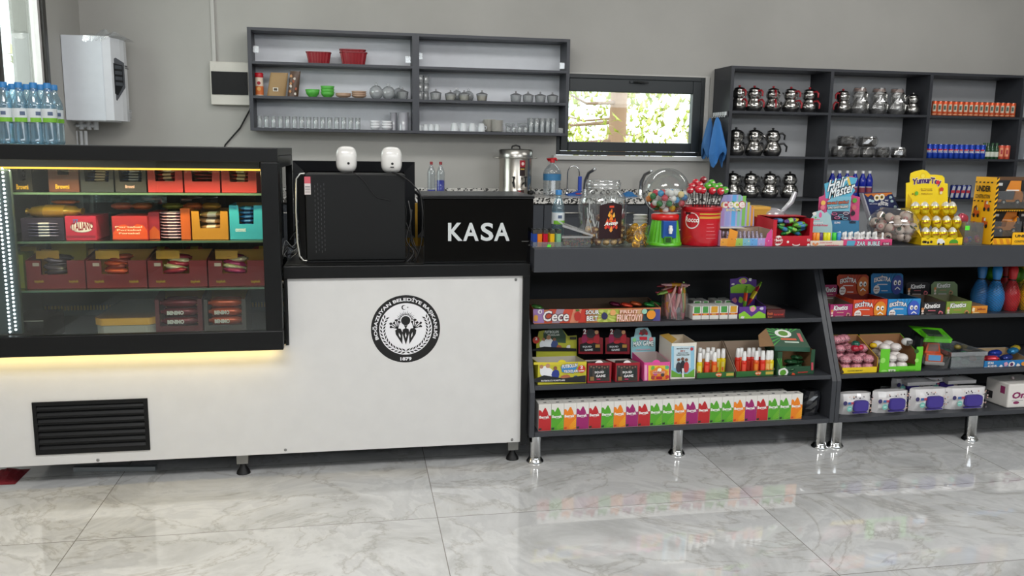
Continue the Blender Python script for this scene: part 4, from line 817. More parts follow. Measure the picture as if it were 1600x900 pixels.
# second shelf
a = closedbox('sweet_box', 34, 102, 341, 374, CY, z2, .17, '#231c33', 'long dark purple box at the left of the second glass shelf', 'sweet box')
for i in range(5): bar((wx(70, 360, CY), CY-.012, z2+.018+i*.011), .10, .02, .009, '#4b4a6a', 'silver-purple bar stacked against the dark purple box', 'bars before the purple box', 0, 0, stripe='#9fa3b0')
bar((wx(84, 330, CY+.06), CY+.08, wz(84, 340, CY)+.018), .19, .13, .05, '#b5852a', 'big yellow bag lying on the dark purple box', 'sweet bags', .05, 0, 'sweet_bag', 'sweet bag', stripe='#c58a24')
bar((wx(97, 318, CY+.06), CY+.10, wz(84, 340, CY)+.052), .09, .07, .018, '#d0661c', 'orange pack on top of the yellow bag', 'sweet bags', -.1, 0, 'sweet_bag', 'sweet bag')
closedbox('sweet_box', 103, 152, 338, 374, CY, z2, .17, '#a3203f', 'crimson wafer box with a white oval sign on the second glass shelf', 'sweet box', it_)
def orb(b, L, w, h):
    b.poly([(-w/2+.001, .001), (w/2-.001, .001), (w/2-.001, h*.4), (w*.38, h*.62), (w*.2, h*.68), (w*.04, h*.5), (-w*.12, h*.66), (-w*.3, h*.62), (-w/2+.001, h*.3)], -.0004, M('#c8481c', .5)); prect(b, L, 176, 372.5, 231, 374, -.0008, M('#b23a18', .5))
    for i in range(3): ptext(b, L, ('Turkish delight', 'Orange flavour', 'lokum sweets')[i] if 0 else 'Portakal', 180+i*3, 353+i*5, 222-i*2, 356+i*5, -.0009, M('#e9c9b0', .5))
closedbox('sweet_box', 176, 232, 338, 374, CY, z2, .17, '#9c2830', 'red and orange fruit box in the middle of the second glass shelf', 'sweet box', orb)
closedbox('sweet_box', 233, 251, 332, 374, CY+.02, z2, .15, '#8c2030', 'narrow dark red box right of the red and orange box', 'sweet box', lambda b, L, w, h: b.poly([(-w/2+.001, .001), (w/2-.001, .001), (w/2-.001, h*.3), (0, h*.5), (-w/2+.001, h*.3)], -.0005, M('#b8501c', .5)))
for i in range(9): bar((wx(267, 350, CY), CY+.05, z2+.006+i*.0115), .088, .09, .0105, '#b892a4', 'pink wafer bar in the tall stack on the second glass shelf', 'pink wafer stack', random.uniform(-.06, .06), stripe='#d6b9c4')
closedbox('sweet_box', 283, 299, 326, 374, CY+.01, z2, .15, '#b4541c', 'narrow orange box right of the pink wafer stack', 'sweet box')
casebox(300, 358, 330, 374, z2, '#a8751a', 'ochre sweet box beside the light blue box', (), .2, '#b98a5a', 3, '#cdbfae', front=.4)
for i, (px, c_) in enumerate(((190, '#b85a34'), (222, '#b8632c'), (270, '#7c7a2c'), (302, '#c05a24'), (330, '#b98220'))):
    bar((wx(px, 326, CY+.12), CY+.135, z2+.118), .075, .07, .03, c_, ('coral', 'orange', 'olive green', 'bright orange', 'amber')[i]+' bag at the back of the second glass shelf', 'bags at the back', 0, 0, 'sweet_bag', 'sweet bag')
closedbox('sweet_box', 175, 345, 338, 374, CY+.17, z2, .08, '#7c5a28', 'long brown carton at the back of the second glass shelf', 'sweet box')
casebox(359, 413, 321, 374, z2, '#2f9cb2', 'light blue sweet box at the right end of the second glass shelf', [('coconut', 368, 356, 384, 362)], .27, '#1f6fae', 5, '#4f92c4', txtcol='#d6e6e8', front=.45)
# third shelf: open maroon cartons with bags
closedbox('sweet_box', 0, 40, 398, 448, CY+.02, z3, .15, '#8f9440', 'olive green box at the left end of the third glass shelf', 'sweet box')
closedbox('sweet_box', 36, 62, 385, 448, CY+.13, z3, .1, '#c79a1c', 'yellow box behind the light column on the third glass shelf', 'sweet box'); closedbox('sweet_box', 84, 139, 380, 448, CY+.13, z3, .1, '#b59c1c', 'olive yellow box at the back of the third glass shelf', 'sweet box')
for i, (x0, x1) in enumerate(((42, 135), (136, 231), (232, 325), (326, 414))):
    a = wx(x0, 449, CY); c = wx(x1, 449, CY); w = c-a-.003; h = wz(x0+40, 407, CY)-z3; hb = wz(x0+40, 389, CY+.16)-z3; loc = ((a+c)/2, CY, z3)
    t = thing('display_box', 'open maroon cake carton, '+left_right(i, 4)+' of four on the third glass shelf', 'sweet box', loc, 0, 'maroon cartons'); b = MB(); mo = M('#6e1c22', .5); mi = M('#d69c3c', .55)
    x = w/2; ui = .25; b.box(-x, x, 0, .002, 0, h*.5, mo); b.box(-x, -x+w*ui, 0, .002, h*.5, h, mo); b.box(x-w*.3, x, 0, .002, h*.5, h, mo)
    for q in (-x, x-.002): b.side([(.002, 0), (.002, h), (.16, hb), (.16, 0)], q, q+.002, mo); 
    b.rect(-x+.002, x-.002, .002, hb, .157, mi); b.box(-x, x, .158, .16, 0, hb, mo); b.box(-x+.002, x-.002, .002, .158, 0, .002, mi); b.rect(-x*.8, 0, h, hb*1.05, .05, mi)
    L = LF(loc, CY)
    for tx in (x0+12, x0+66): ptext(b, L, 'topkek', tx, 437, tx+15, 443, -.0008, M('#a8901c', .5), bold=.03)
    prect(b, L, x0+9, 411, x0+19, 416, -.0007, M('#a89a90', .5)); b.obj('carton', t)
    c1, c2 = (('#3a2c34', '#6a5a62'), ('#b8401c', '#7a2418'), ('#9a2438', '#b8a888'), ('#9a2858', '#b8a888'))[i]
    for k in range(5): bar((loc[0]+random.uniform(-.008, .008)-w*.04, CY+.03+.012*k, z3+h*.5+.008+k*.012), .085, .05, .024, (c1, c2)[k % 2], ('dark', 'orange', 'crimson', 'magenta')[i]+' cake bag in the maroon carton', 'cake bags in the maroon cartons', random.uniform(-.3, .3), random.uniform(-.2, .2), 'cake_bag', 'cake bag')
for i, (px, c_) in enumerate(((247, '#c8481c'), (300, '#b8321c'), (408, '#b81c1c'))):
    bar((wx(px, 388, CY+.14), CY+.185, z3+.118), .08, .04, .035, c_, ('orange', 'red', 'bright red')[i]+' shiny bag behind the maroon cartons', 'bags behind maroon cartons', 0, 0, 'cake_bag', 'cake bag', stripe='#c9961c')
    closedbox('sweet_box', px-25, px+25 if px < 400 else 414, 392, 448, CY+.168, z3, .06, '#5a1a14', ('left', 'middle', 'right')[i]+' dark red box hidden behind the maroon cartons', 'sweet box')
# deck: pastry tray, bar boxes, dark tray
a = wx(145, 512, 3.37); c = wx(246, 512, 3.37); t = thing('pastry_tray', 'wrapped white tray with yellow cake lying on the case deck', 'tray', ((a+c)/2, 3.37, zb)); w = c-a; b = MB()
oct_ = lambda k, e: [(-w/2*k+e, .0), (w/2*k-e, .0), (w/2*k, e), (w/2*k, .44-e), (w/2*k-e, .44), (-w/2*k+e, .44), (-w/2*k, .44-e), (-w/2*k, e)]
b.slab(oct_(.95, .03), 0, .05, M('#a8a49a', .5)); b.obj('tray_base', t, 'white tray base', bevel=.008); b = MB(); b.slab(oct_(.99, .03), .052, .078, M('#e0a84a', .35)); b.obj('cake', t, 'yellow cake under film', bevel=.006)
b = MB(); b.slab(oct_(1.0, .03), .0795, .081, glass('#fff4e0', .05, .2, .0)); b.obj('film', t)
for i, (x0, x1, c1, c2) in enumerate(((243, 318, '#5a1a1e', '#70191d'), (319, 386, '#4c4540', '#b0441c'))):
    lb = ('left', 'right')[i]; a = wx(x0, 514, 3.37); c = wx(x1, 514, 3.37); w = c-a-.004; h = wz(x0+30, 468, 3.37)-zb; loc = ((a+c)/2, 3.37, zb); t = thing('display_box', lb+' open bar box on the case deck with stacked '+('dark red', 'orange')[i]+' bars', 'sweet box', loc, 0, 'bar boxes on the deck'); b = MB()
    x = w/2; mo = M(c1, .5); mi = M('#c98a2c', .5); b.box(-x, x, 0, .002, 0, h*.3, mo); b.box(-x, -x*.82, 0, .002, h*.3, h, mo); b.box(x*.8, x, 0, .002, h*.3, h, mo)
    for q in (-x, x-.002): b.side([(.002, 0), (.002, h), (.18, h*1.25), (.18, 0)], q, q+.002, mo)
    b.box(-x, x, .178, .18, 0, h*1.25, mo); b.rect(-x+.002, x-.002, .002, h*1.25, .177, mi); b.box(-x+.002, x-.002, .002, .178, 0, .002, mi); b.obj('carton', t)
    nb_ = 4
    for k in range(nb_):
        for r_ in range(2):
            zz = zb+.006+h*.24*(k+.5); o = bar((loc[0], 3.37+.028+r_*.05, zz), w*.82, .042, h*.235, ('#6a1a22', '#b4481f')[i], ('bottom', 'second', 'third', 'top')[k]+' '+('front', 'rear')[r_]+' biscuit bar in the '+lb+' box on the case deck', 'filled biscuit bars', 0)
    for k in range(2):
        zz = h*.24*(k+1.5); b = MB(); b.text('BENIMO', -w*.26, w*.1, zz-.002, zz+.014, .0055, M('#d8d4cc', .5), bold=.06); b.obj('bar_print', t)
closedbox('black_tray', 12, 70, 501, 521, 3.30, zb, .22, '#121314', 'black tray with a silver edge at the left of the case deck', 'tray', lambda b, L, w, h: b.box(-w/2, w/2, -.002, .0, h-.004, h, STEEL), rough=.2)
def knobwheel(): pass
# ================= water bottles on top of the case
bw_ = None; bt = M('#2f7fc0', .45); wl = M('#dfe6e8', .5)
def lb_(b, r, h): cyl_lab(b, r*1.03, -150, -30, h*.36, h*.43, M('#7fc23a', .5)); cyl_lab(b, r*1.035, -110, -75, h*.47, h*.53, M('#5a6a86', .5))
for j, (Y, xs) in enumerate(((3.42, (12, 35.5, 58.5, 80)), (3.52, (4, 26, 48, 70, 90)), (3.62, (16, 38, 60, 82)))):
    for i, px in enumerate(xs):
        loc = (wx(px, 222, Y), Y, CZ1+.001)
        if bw_ is None: bw_ = bottle('water_bottle', 'x', loc, .0274, .222, glass('#d4ecf5', .12, .05, .12, '#cfe6f0'), bt, 'water bottles on the display case', lab=(wl, .36, .58, lb_), nk=.42, n=16); o = bw_
        else: o = dup(bw_, loc)
        o.rotation_euler = (0, 0, .38+random.uniform(-.35, .35))
        o['label'] = 'small blue-capped water bottle, '+left_right(i, len(xs))+' in the '+('front', 'middle', 'back')[j]+' row on the case'
# ================= on the cash counter
TZ1 = TZ+.001
a = at(480, 412, 3.36); c = at(634, 412, 3.36); zt = wz(550, 272, 3.36); ox = a.x
t = thing('computer_tower', 'black computer tower with its plain side panel facing the shop', 'computer', (a.x, 3.36, TZ1)); w = c.x-a.x; h = zt-TZ1; tm = M('#131415', .45, spec=.3)
b = MB(); b.box(0, w, 0, .2, .012, h, tm); b.box(-.002, w, .01, .19, .0, .012, DK); b.obj('casing', t, bevel=.003)
b = MB(); b.side([(.003, .012), (.197, .012), (.197, h), (.003, h)], -.03, -.001, M('#0c0c0d', .15, coat=.5)); o = b.obj('front_bezel', t, 'glossy black front', bevel=.006)
pts = [(-.001, 0, h+.001), (-.018, 0, h), (-.033, 0, h-.02), (-.037, 0, h*.6), (-.035, 0, h*.25), (-.028, 0, .03), (-.014, 0, .012), (0, 0, .011)]
b = MB(); b.tube(pts, .0035, M('#cfcfca', .3, .6), 6); b.obj('trim_strip', t, 'silver curved edge trim')
b = MB()
for k in range(4):
    for j in range(15): z = h*.12+j*h*.052+(k % 2)*.008; b.box(.035+k*.0115, .0365+k*.0115, -.0006, .001, z, z+h*.026, M('#4c4d50', .5))
b.obj('vent_slots', t)
b = MB(); L = LF((a.x, 3.36, TZ1), 3.36); prect(b, L, 475.5, 276, 487, 304, -.033, M('#d6cfcf', .5)) if 0 else None
p, q = L(481, 304), L(490, 276); b.rect(p[0]-.012, q[0]-.012, p[1], q[1], -.0008, M('#dcd3d2', .5)); b.rect(p[0]-.012, q[0]-.012, p[1]+(q[1]-p[1])*.62, q[1], -.0012, M('#d4606c', .5))
for k in range(5): b.rect(p[0]-.010, q[0]-.014, p[1]+.006+k*.006, p[1]+.008+k*.006, -.0013, M('#5a5456', .5))
b.obj('sticker', t, 'pink and white sticker')
def superbox(b, c, rx, ry, rz, m, e=3.2, n=28, k=16, holes=None):
    v = []; f = []
    def sp(x, p): return math.copysign(abs(x)**p, x)
    for i in range(k+1):
        ph = -PI/2+PI*i/k
        for j in range(n):
            th = 2*PI*j/n; q = 2/e; v.append((c[0]+rx*sp(math.cos(ph), q)*sp(math.cos(th), q), c[1]+ry*sp(math.cos(ph), q)*sp(math.sin(th), q), c[2]+rz*sp(math.sin(ph), q)))
    for i in range(k):
        for j in range(n): q = (j+1) % n; f.append((i*n+j, i*n+q, (i+1)*n+q, (i+1)*n+j))
    b.add(v, f, m, True)
for i, (x0, x1, yt, yb) in enumerate(((525, 558, 229, 271), (595, 628, 230, 271))):
    a = wx(x0, 260, 3.45); c = wx(x1, 260, 3.45); hh = wz(x0+16, yt, 3.45)-(zt+.001); t = thing('desk_speaker', ('left', 'right')[i]+' small white rounded speaker standing on the computer tower', 'speaker', ((a+c)/2, 3.45, zt+.003), 0, 'white speakers')
    b = MB(); superbox(b, (0, 0, hh/2), (c-a)/2, .05, hh/2, M('#f0eeea', .18, coat=.5)); b.obj('body', t)
    b = MB(); b.T = Matrix.Translation((.008 if i == 0 else .002, -.0496, hh*.36)) @ Matrix.Rotation(PI/2, 4, 'X'); b.lathe([(.005, 0), (.005, .001)], DK, n=14); b.obj('jack_hole', t)
    if i: b = MB(); b.box(-.006, .008, -.0505, -.049, hh*.22, hh*.25, DK); b.obj('slot', t)
def cord(name, label, pts, r=.0022, m=DK, grp=None):
    v = [Vector(p) for p in pts]; o = []
    for i in range(len(v)-1):
        p0, p1, p2, p3 = v[max(i-1, 0)], v[i], v[i+1], v[min(i+2, len(v)-1)]
        for k in range(5):
            s = k/5; o.append(tuple(.5*((2*p1)+(-p0+p2)*s+(2*p0-5*p1+4*p2-p3)*s*s+(-p0+3*p1-3*p2+p3)*s**3)))
    o.append(tuple(v[-1])); b = MB(); b.tube(o, r, m, 6); return tag(b.obj(name), label, 'cable', grp)
A = lambda px, py, Y: tuple(at(px, py, Y))
cord('speaker_cable', 'thin cable from the left white speaker down the tower side', [A(548, 268, 3.385), A(556, 272, 3.35), A(566, 280, 3.352), A(578, 296, 3.354), A(588, 308, 3.354), A(600, 311, 3.354), A(609, 313, 3.354)], .0012)
cord('speaker_cable', 'cable from the right white speaker to the cash box', [A(612, 269, 3.42), A(622, 272, 3.35), A(638, 282, 3.34), A(648, 292, 3.34), A(656, 303, 3.335), A(660, 330, 3.30), A(658, 380, 3.32), A(648, 411, 3.335)], .0028)
rd = random.Random(2)
for k, (x0, x1) in enumerate(((643, 636), (652, 641), (657, 650), (646, 655), (650, 645))):
    cord('power_cable', ('thin loop', 'thick black', 'short', 'slanting', 'lowest')[k]+' cable between the tower and the cash box', [A(x0-14, 300+k*14, 3.7), A((x0+x1)/2-8+4*rd.uniform(-1, 1), 335+k*8, 3.6), A(x1-6, 370+k*5, 3.5), A((x0+x1)/2, 392+k*2, 3.42), A(x1-5, 409, 3.36)], .002+.0008*(k % 3), DK if k % 2 == 0 else M('#3a3a3c', .4), 'cables by the tower')
for k in range(5):
    p = [A(455+rd.uniform(-4, 10), 352+k*11, 3.6), A(464+rd.uniform(-6, 5), 345+k*9, 3.52), A(469, 366+k*6, 3.47), A(458+rd.uniform(-4, 6), 385+k*4, 3.45), A(446+2*k, 376+k*7, 3.5), A(441+k, 400, 3.40)]
    cord('power_cable', ('uppermost', 'second', 'middle', 'fourth', 'lowest')[k]+' looped cable between the display case and the tower', p, .0018+.0007*(k % 2), DK if k % 2 else M('#8f9092', .4), 'looped cables')
# monitor seen from the shop side
a = wx(457, 252, 3.80); c = wx(648, 252, 3.80); zt_ = wz(550, 252, 3.80); zb_ = wz(550, 372, 3.80); t = thing('monitor', 'black computer screen with wide slanted edges behind the tower', 'monitor', ((a+c)/2, 3.80, TZ1)); w = c-a; z0_, z1_ = zb_-TZ1, zt_-TZ1
b = MB(); x = w/2; e = .045
for qs in (((-x, 0, z0_), (x, 0, z0_), (x-e, .03, z0_+e), (-x+e, .03, z0_+e)), ((x, 0, z0_), (x, 0, z1_), (x-e, .03, z1_-e), (x-e, .03, z0_+e)), ((x, 0, z1_), (-x, 0, z1_), (-x+e, .03, z1_-e), (x-e, .03, z1_-e)), ((-x, 0, z1_), (-x, 0, z0_), (-x+e, .03, z0_+e), (-x+e, .03, z1_-e))): b.quad(*qs, M('#2b2c2f', .28))
ring(b, -x, x, z0_, z1_, -x+.001, x-.001, z0_+.001, z1_-.001, 0, .05, BLACK); b.rect(-x, x, z0_, z1_, .05, BLACK); b.obj('frame', t)
b = MB(); b.rect(-x+e, x-e, z0_+e, z1_-e, .031, M('#070708', .08)); b.obj('screen', t); b = MB(); b.box(-.03, .03, .05, .09, .012, (z0_+z1_)/2, BLACK); b.box(-.12, .12, -.02, .14, 0, .012, BLACK); b.obj('stand', t)
p = at(640, 384, 3.92); q = at(656, 318, 3.92); b = MB(); b.box(p.x-.03, q.x, 3.93, 3.945, TZ1, q.z, M('#c99a2a', .6)); tag(b.obj('folder'), 'yellow folder standing upright behind the tower', 'folder')
# cash box
a = at(662, 413, 3.33); c = at(832, 413, 3.33); zt = wz(750, 311, 3.33); t = thing('cash_desk_box', 'glossy black cash desk box with white KASA lettering', 'box', ((a.x+c.x)/2, 3.33, TZ1)); w = c.x-a.x; h = zt-TZ1; gb_ = M('#060607', .06, coat=.6)
b = MB(); b.box(-w/2, w/2, 0, .34, 0, h, gb_); b.obj('casing', t, bevel=.002); b = MB(); b.box(-w/2-.012, w/2+.004, -.008, .35, h+.0005, h+.014, M('#161719', .18)); b.obj('lid', t, bevel=.005)
L = LF(((a.x+c.x)/2, 3.33, TZ1), 3.33); b = MB(); [ptext(b, L, c_, q0, 348, q1, 376.5, -.0012, M('#cfd3d3', .4), bold=.025, res=4) for c_, q0, q1 in (('K', 700, 723), ('A', 723.5, 748), ('S', 751, 771), ('A', 771.8, 796.5))]; b.obj('lettering', t, 'white letters KASA')
b = MB(); prect(b, L, 815, 376.5, 826, 377.5, -.001, STEEL); prect(b, L, 826, 382, 827.5, 384, -.001, STEEL); b.obj('lock', t)
# clutter on the floor under the counter
b = MB(); b.T = Matrix.Translation((wx(190, 728, 3.5), 3.45, .002)) @ Matrix.Rotation(-.12, 4, 'Z'); b.box(-.17, .15, -.012, .012, 0, .018, M('#9aa0a4', .4, .6)); tag(b.obj('metal_bracket'), 'loose pale metal strip lying under the counter', 'bracket')
clothmound(wx(6, 738, 3.42), 3.44, 0, .12, .16, .035, M('#7a1420', .8), 'dark red rag under the left end of the counter', 'rag')
# ================= goods on the long dark slab
S1 = .912
def base(px, py, z=S1):
    d = RGT*((px-800)/FPX) - UPV*((py-450)/FPX) + FWD; return Vector((0, 0, CAMH))+d*((z-CAMH)/d.z)
def frame(x0, x1, yt, yb, Y, z):
    a = wx(x0, yb, Y); c = wx(x1, yb, Y); return ((a+c)/2, Y, z), c-a, wz((x0+x1)/2, yt, Y)-z
# lighters in a clear tray
loc, w, h = frame(832.5, 879, 384, 388, 3.275, S1); t = thing('lighter_tray', 'clear tray holding two rows of coloured lighters at the slab end', 'tray', loc); b = MB(); tr = glass('#f2f4f5', .08, .05, .08)
carton(b, w, .075, .022, .026, tr, tr, .0015); b.obj('tray', t); b = MB(); b.box(.0, .016, -.001, 0, .003, .012, M('#6be04a', .4)) if 0 else b.rect(-.002, .013, .002, .012, -.0008, M('#62e83c', .5)); b.obj('price_tag', t, 'bright green price tag')
lts = {}
for r_ in range(2):
    for i, (px, c_, nm) in enumerate(((836, '#23418f', 'blue'), (843.5, '#e07a1a', 'orange'), (852.5, '#b81430', 'red'), (863, '#e0b01c', 'yellow'), (873, '#7fb58a', 'pale green'))):
        X = wx(px, 386, 3.28); t = thing('lighter', ('front row ', 'rear row ')[r_]+nm+' lighter in the clear tray', 'lighter', (X, 3.286+r_*.032, S1+.003), 0, 'lighters in the tray')
        b = MB(); b.slab([(-.0105*math.cos(a)-.0, .006*math.sin(a)) for a in [k*PI/5 for k in range(10)]], 0, .052, M(c_, .15, coat=.3), True); b.obj('body', t); b = MB(); b.box(-.0095, .0095, -.006, .006, .0525, .068, CHROME); b.box(-.009, .0, -.005, .005, .068, .0705, DK); b.obj('metal_hood', t)
# lidded box of small sweets
loc, w, h = frame(879, 923, 369, 388, 3.285, S1); t = thing('sweet_tub', 'clear square tub of small sweets with its lid propped open', 'tub', loc); b = MB(); cp_ = glass('#f0f3f4', .10, .05, .06); carton(b, w, .05, h, h, cp_, cp_, .0015); b.obj('tub', t)
b = MB(); b.box(-w/2-.004, w/2+.004, -.003, .0, h-.008, h, glass('#f0f3f4', .2, .05, .3)); b.obj('rim', t)
b = MB(); a_ = L = LF(loc, 3.30); p, q = L(877, 352), L(925, 366); b.quad((p[0], -.004, p[1]+.004), (q[0], -.004, q[1]), (q[0], .11, q[1]+.006), (p[0], .11, p[1]+.014), glass('#f0f3f4', .22, .08, .35)); b.quad((p[0], -.004, p[1]+.004), (q[0], -.004, q[1]), (q[0], -.004, q[1]-.008), (p[0], -.004, p[1]-.005), glass('#f0f3f4', .22, .08, .4)); b.obj('lid', t)
b = MB(); rd = random.Random(1)
for k in range(330): b.ball((rd.uniform(-w/2+.008, w/2-.008), .006+rd.random()*.038, .005+rd.random()*h*.72), .0048, M(rd.choice(['#2a2118', '#5d2a22', '#b8432a', '#c9b23a', '#d8742a', '#7a8a4a', '#3a3a30', '#a83848']), .4), 6, 4)
o = b.obj('sweets'); o.location = loc; tag(o, 'mixed tiny sweets filling the clear square tub', 'sweets', kind='stuff')
# small water bottle behind
o = dup(bw_, (wx(871, 384, 3.45), 3.45, S1), .1, 'single small blue-capped water bottle on the long slab'); o['group'] = 'water bottle on the slab'
# big sweet jar with label
jc = base(939, 385); Y = 3.385; X = wx(939.5, 386, Y); r = (wx(976, 360, Y)-wx(903, 360, Y))/2; H = wz(940, 281, Y)-S1
t = thing('sweet_jar', 'large clear plastic jar of lollipops with a dark flame label', 'jar', (X, Y, S1)); jm = glass('#f2f5f5', .09, .04, .035); b = MB()
b.lathe([(r*.93, 0), (r*.99, .008), (r, .03), (r*.97, H*.35), (r, H*.62), (r*.93, H*.74), (r*.75, H*.84), (r*.68, H*.86)], jm, n=36, caps=False); b.obj('body', t)
b = MB(); b.lathe([(r*.68, H*.86), (r*.70, H*.865), (r*.70, H*.885), (r*.67, H*.89), (r*.72, H*.91), (r*.72, H*.96), (r*.68, H*.965), (r*.68, H)], glass('#f2f5f5', .2, .06, .1), n=36, caps=False); b.obj('neck', t)
b = MB(); z0_, z1_ = wz(950, 373, Y-r)-S1, wz(950, 319, Y-r)-S1; dm = M('#2a1016', .35)
def on_cyl(b, r, fn, m):  # polygon given as (angle deg, z) on the jar wall
    b.add([(r*math.cos(math.radians(a)), r*math.sin(math.radians(a)), z) for a, z in fn], [tuple(range(len(fn)))], m)
A0, A1 = -113, -56; n = 8
for k in range(n):
    a0 = A0+(A1-A0)*k/n; a1 = A0+(A1-A0)*(k+1)/n; e0 = .012*math.sin(PI*k/n); e1 = .012*math.sin(PI*(k+1)/n); on_cyl(b, r*1.015, [(a0, z0_), (a1, z0_), (a1, z1_-.006+e1), (a0, z1_-.006+e0)], dm)
zc = (z0_+z1_)/2-.006
for k, (da, zz, s, c_) in enumerate(((-6, 0, 1, '#e0561c'), (0, .012, 1.3, '#f08a24'), (6, 0, 1, '#e0561c'), (-3, .03, .9, '#f6b03a'), (4, .028, .8, '#f6c04a'), (0, .045, .7, '#e87a2a'), (-8, -.02, .8, '#d8461c'), (9, -.02, .8, '#d8461c'), (0, -.03, 1, '#f09a3a'))): on_cyl(b, r*1.02+.0002*k, [(-86+1.5*da-4*s, zc+zz), (-86+1.5*da, zc+zz-.008*s), (-86+1.5*da+4*s, zc+zz), (-86+1.5*da+1, zc+zz+.02*s)], M(c_, .4))
on_cyl(b, r*1.025, [(-86+12*math.cos(2*PI*k/16), zc-.006+.019*math.sin(2*PI*k/16)) for k in range(16)], M('#c41a1e', .4))
vs, fs, _ = textmesh('Avzop', .04, 2, .25); b.add([((r*1.035)*math.cos(math.radians(-102+33*u)), (r*1.035)*math.sin(math.radians(-102+33*u)), zc-.016+.02*v+.006*u) for u, v in vs], fs, M('#f2efe8', .4)); on_cyl(b, r*1.03, [(-91, z1_-.014), (-80, z1_-.014), (-80, z1_-.006), (-91, z1_-.006)], M('#d8452a', .4)); b.obj('paper_label', t, 'black label with flames and a red disc')
rd = random.Random(21)
for k in range(46):                        # lollipops stand in the jar
    if k < 27: a = rd.uniform(0, 6.28); rr = r*rd.uniform(.3, .78); px_, py_, zz = X+rr*math.cos(a), Y+rr*math.sin(a), S1+rd.uniform(.016, .12)
    else: i_ = k-27; a = math.radians(-165+i_*8); px_, py_, zz = X+r*.80*math.cos(a), Y+r*.80*math.sin(a), S1+.018+.024*(i_ % 3)
    t2 = thing('lollipop', 'wrapped lollipop with a white stick inside the big clear jar', 'lollipop', (px_, py_, zz), 0, 'lollipops in the big jar'); t2.rotation_euler = (rd.uniform(-.25, .25), rd.uniform(-.3, .3), 0)
    if k == 0 or k % 6 == 0:
        b = MB(); b.ball((0, 0, 0), .0155, M(['#8a5a3a', '#c9a05a', '#6a4230', '#b08a70', '#d0b8a0'][k//6 % 5], .25, .3), 10, 7); b.blob(0, 0, .009, .007, -.0158, M('#d8b06a', .4), 7, .4, k); h_ = b.obj('candy', t2); b = MB(); b.tube([(0, 0, .014), (0, 0, .09)], .0018, M('#eeeeee', .5), 5); s_ = b.obj('stick', t2); lp = (h_.data, s_.data)
    else:
        for d_, nm in zip(lp, ('candy', 'stick')): o = bpy.data.objects.new(nm, d_); C.objects.link(o); o.parent = t2
# tub of gold coins
loc, w, h = frame(973, 1012, 351, 386, 3.33, S1); r = w/2; t = thing('coin_tub', 'round clear tub filled with gold foil coins', 'tub', (loc[0], 3.33+0, S1)); b = MB(); b.lathe([(r*.9, 0), (r*.97, h*.9), (r*1.02, h*.92), (r*1.02, h)], glass('#f2f2ee', .08, .04, .03), n=28, caps=False); b.obj('tub', t)
gcm = M('#d8a62c', .22, .9); cm = None
for k in range(46):
    a = rd.uniform(0, 6.28) if k > 22 else math.radians(-150+k*5.6); rr = r*(.74 if k <= 22 else .78*math.sqrt(rd.random())); zz = h*.08+h*.85*rd.random() if k <= 22 else h*(.1+.85*rd.random())
    if cm is None:
        b = MB(); b.lathe([(.0165, -.0012), (.018, -.0006), (.018, .0006), (.0165, .0012)], gcm, n=18); b.lathe([(.0125, .0014), (.012, .0018), (.0, .0018)], M('#c08a1c', .3, .9), n=18, caps=False); o = b.obj('gold_coin'); cm = o
    else: o = cm.copy(); C.objects.link(o)
    o.location = (loc[0]+rr*math.cos(a), 3.33+rr*math.sin(a)*.9, S1+zz)
    o.rotation_euler = (rd.uniform(1.0, 1.7) if k <= 22 else rd.uniform(-.6, .6), rd.uniform(-.3, .3), a+PI/2+rd.uniform(-.4, .4) if k <= 22 else rd.random()*6)
    if k <= 22: o.location.x = loc[0]+r*.78*math.cos(a); o.location.y = 3.33+r*.78*math.sin(a)
    tag(o, 'gold foil chocolate coin in the round clear tub', 'coin', 'gold coins in the tub')
X = wx(999, 384, 3.50); b = MB()
for k in range(6):
    z = .02+.016*k; b.lathe([(.028, z), (.031, z+.013), (.033, z+.014), (.030, z+.015)], M('#e6e4e0', .4), n=20, caps=(k in (0, 5)))
b.lathe([(.027, 0), (.028, .02)], M('#e6e4e0', .4), n=20); tag(b.obj('paper_cups', loc=(X, 3.50, S1)), 'stack of white cups behind the gold coin tub', 'cups')
b = MB(); b.lathe([(.02, 0), (.028, .05), (.03, .05), (.03, .055)], M('#e2e2e2', .4), n=16); tag(b.obj('white_cup', loc=(wx(1065, 380, 3.42), 3.42, S1)), 'white plastic cup between the gumball machine and red tub', 'cup')
# gumball machine
Y = 3.36; loc, w, h = frame(1013, 1066, 335, 387, Y-.05, S1); X = wx(1040, 380, Y-.02); g = thing('gumball_machine', 'green and red gumball machine with a clear ball of gumballs', 'gumball machine', (X, Y, S1)); gr_ = M('#63c22c', .3); n = 24
R1 = (wx(1065, 385, Y-.05)-wx(1013, 385, Y-.05))/2; hb_ = wz(1040, 345, Y-.05)-S1
b = MB(); b.lathe([(R1, 0), (R1, .01), (R1*.95, .013)], gr_, n=32)
for k in range(n):
    a = 2*PI*k/n
    if -2.05 < (a-2*PI if a > PI else a) < -.85 and False: continue
prev = None
for z, q in ((.012, .92), (hb_, .72)):
    row = [(R1*q*(1+(.03 if k % 2 else -.03))*math.cos(2*PI*k/48), R1*q*(1+(.03 if k % 2 else -.03))*math.sin(2*PI*k/48), z) for k in range(48)]
    if prev: b.add(prev+row, [(i, (i+1) % 48, (i+1) % 48+48, i+48) for i in range(48)], gr_)
    prev = row
b.obj('base', g, 'green ribbed base'); b = MB(); R2 = (wx(1059.5, 340, Y-.05)-wx(1018, 340, Y-.05))/2; b.lathe([(R2*.9, hb_), (R2, hb_+.002), (R2, hb_+.022), (R2*.85, hb_+.026)], M('#d8201c', .3), n=32); b.obj('collar', g, 'red collar')
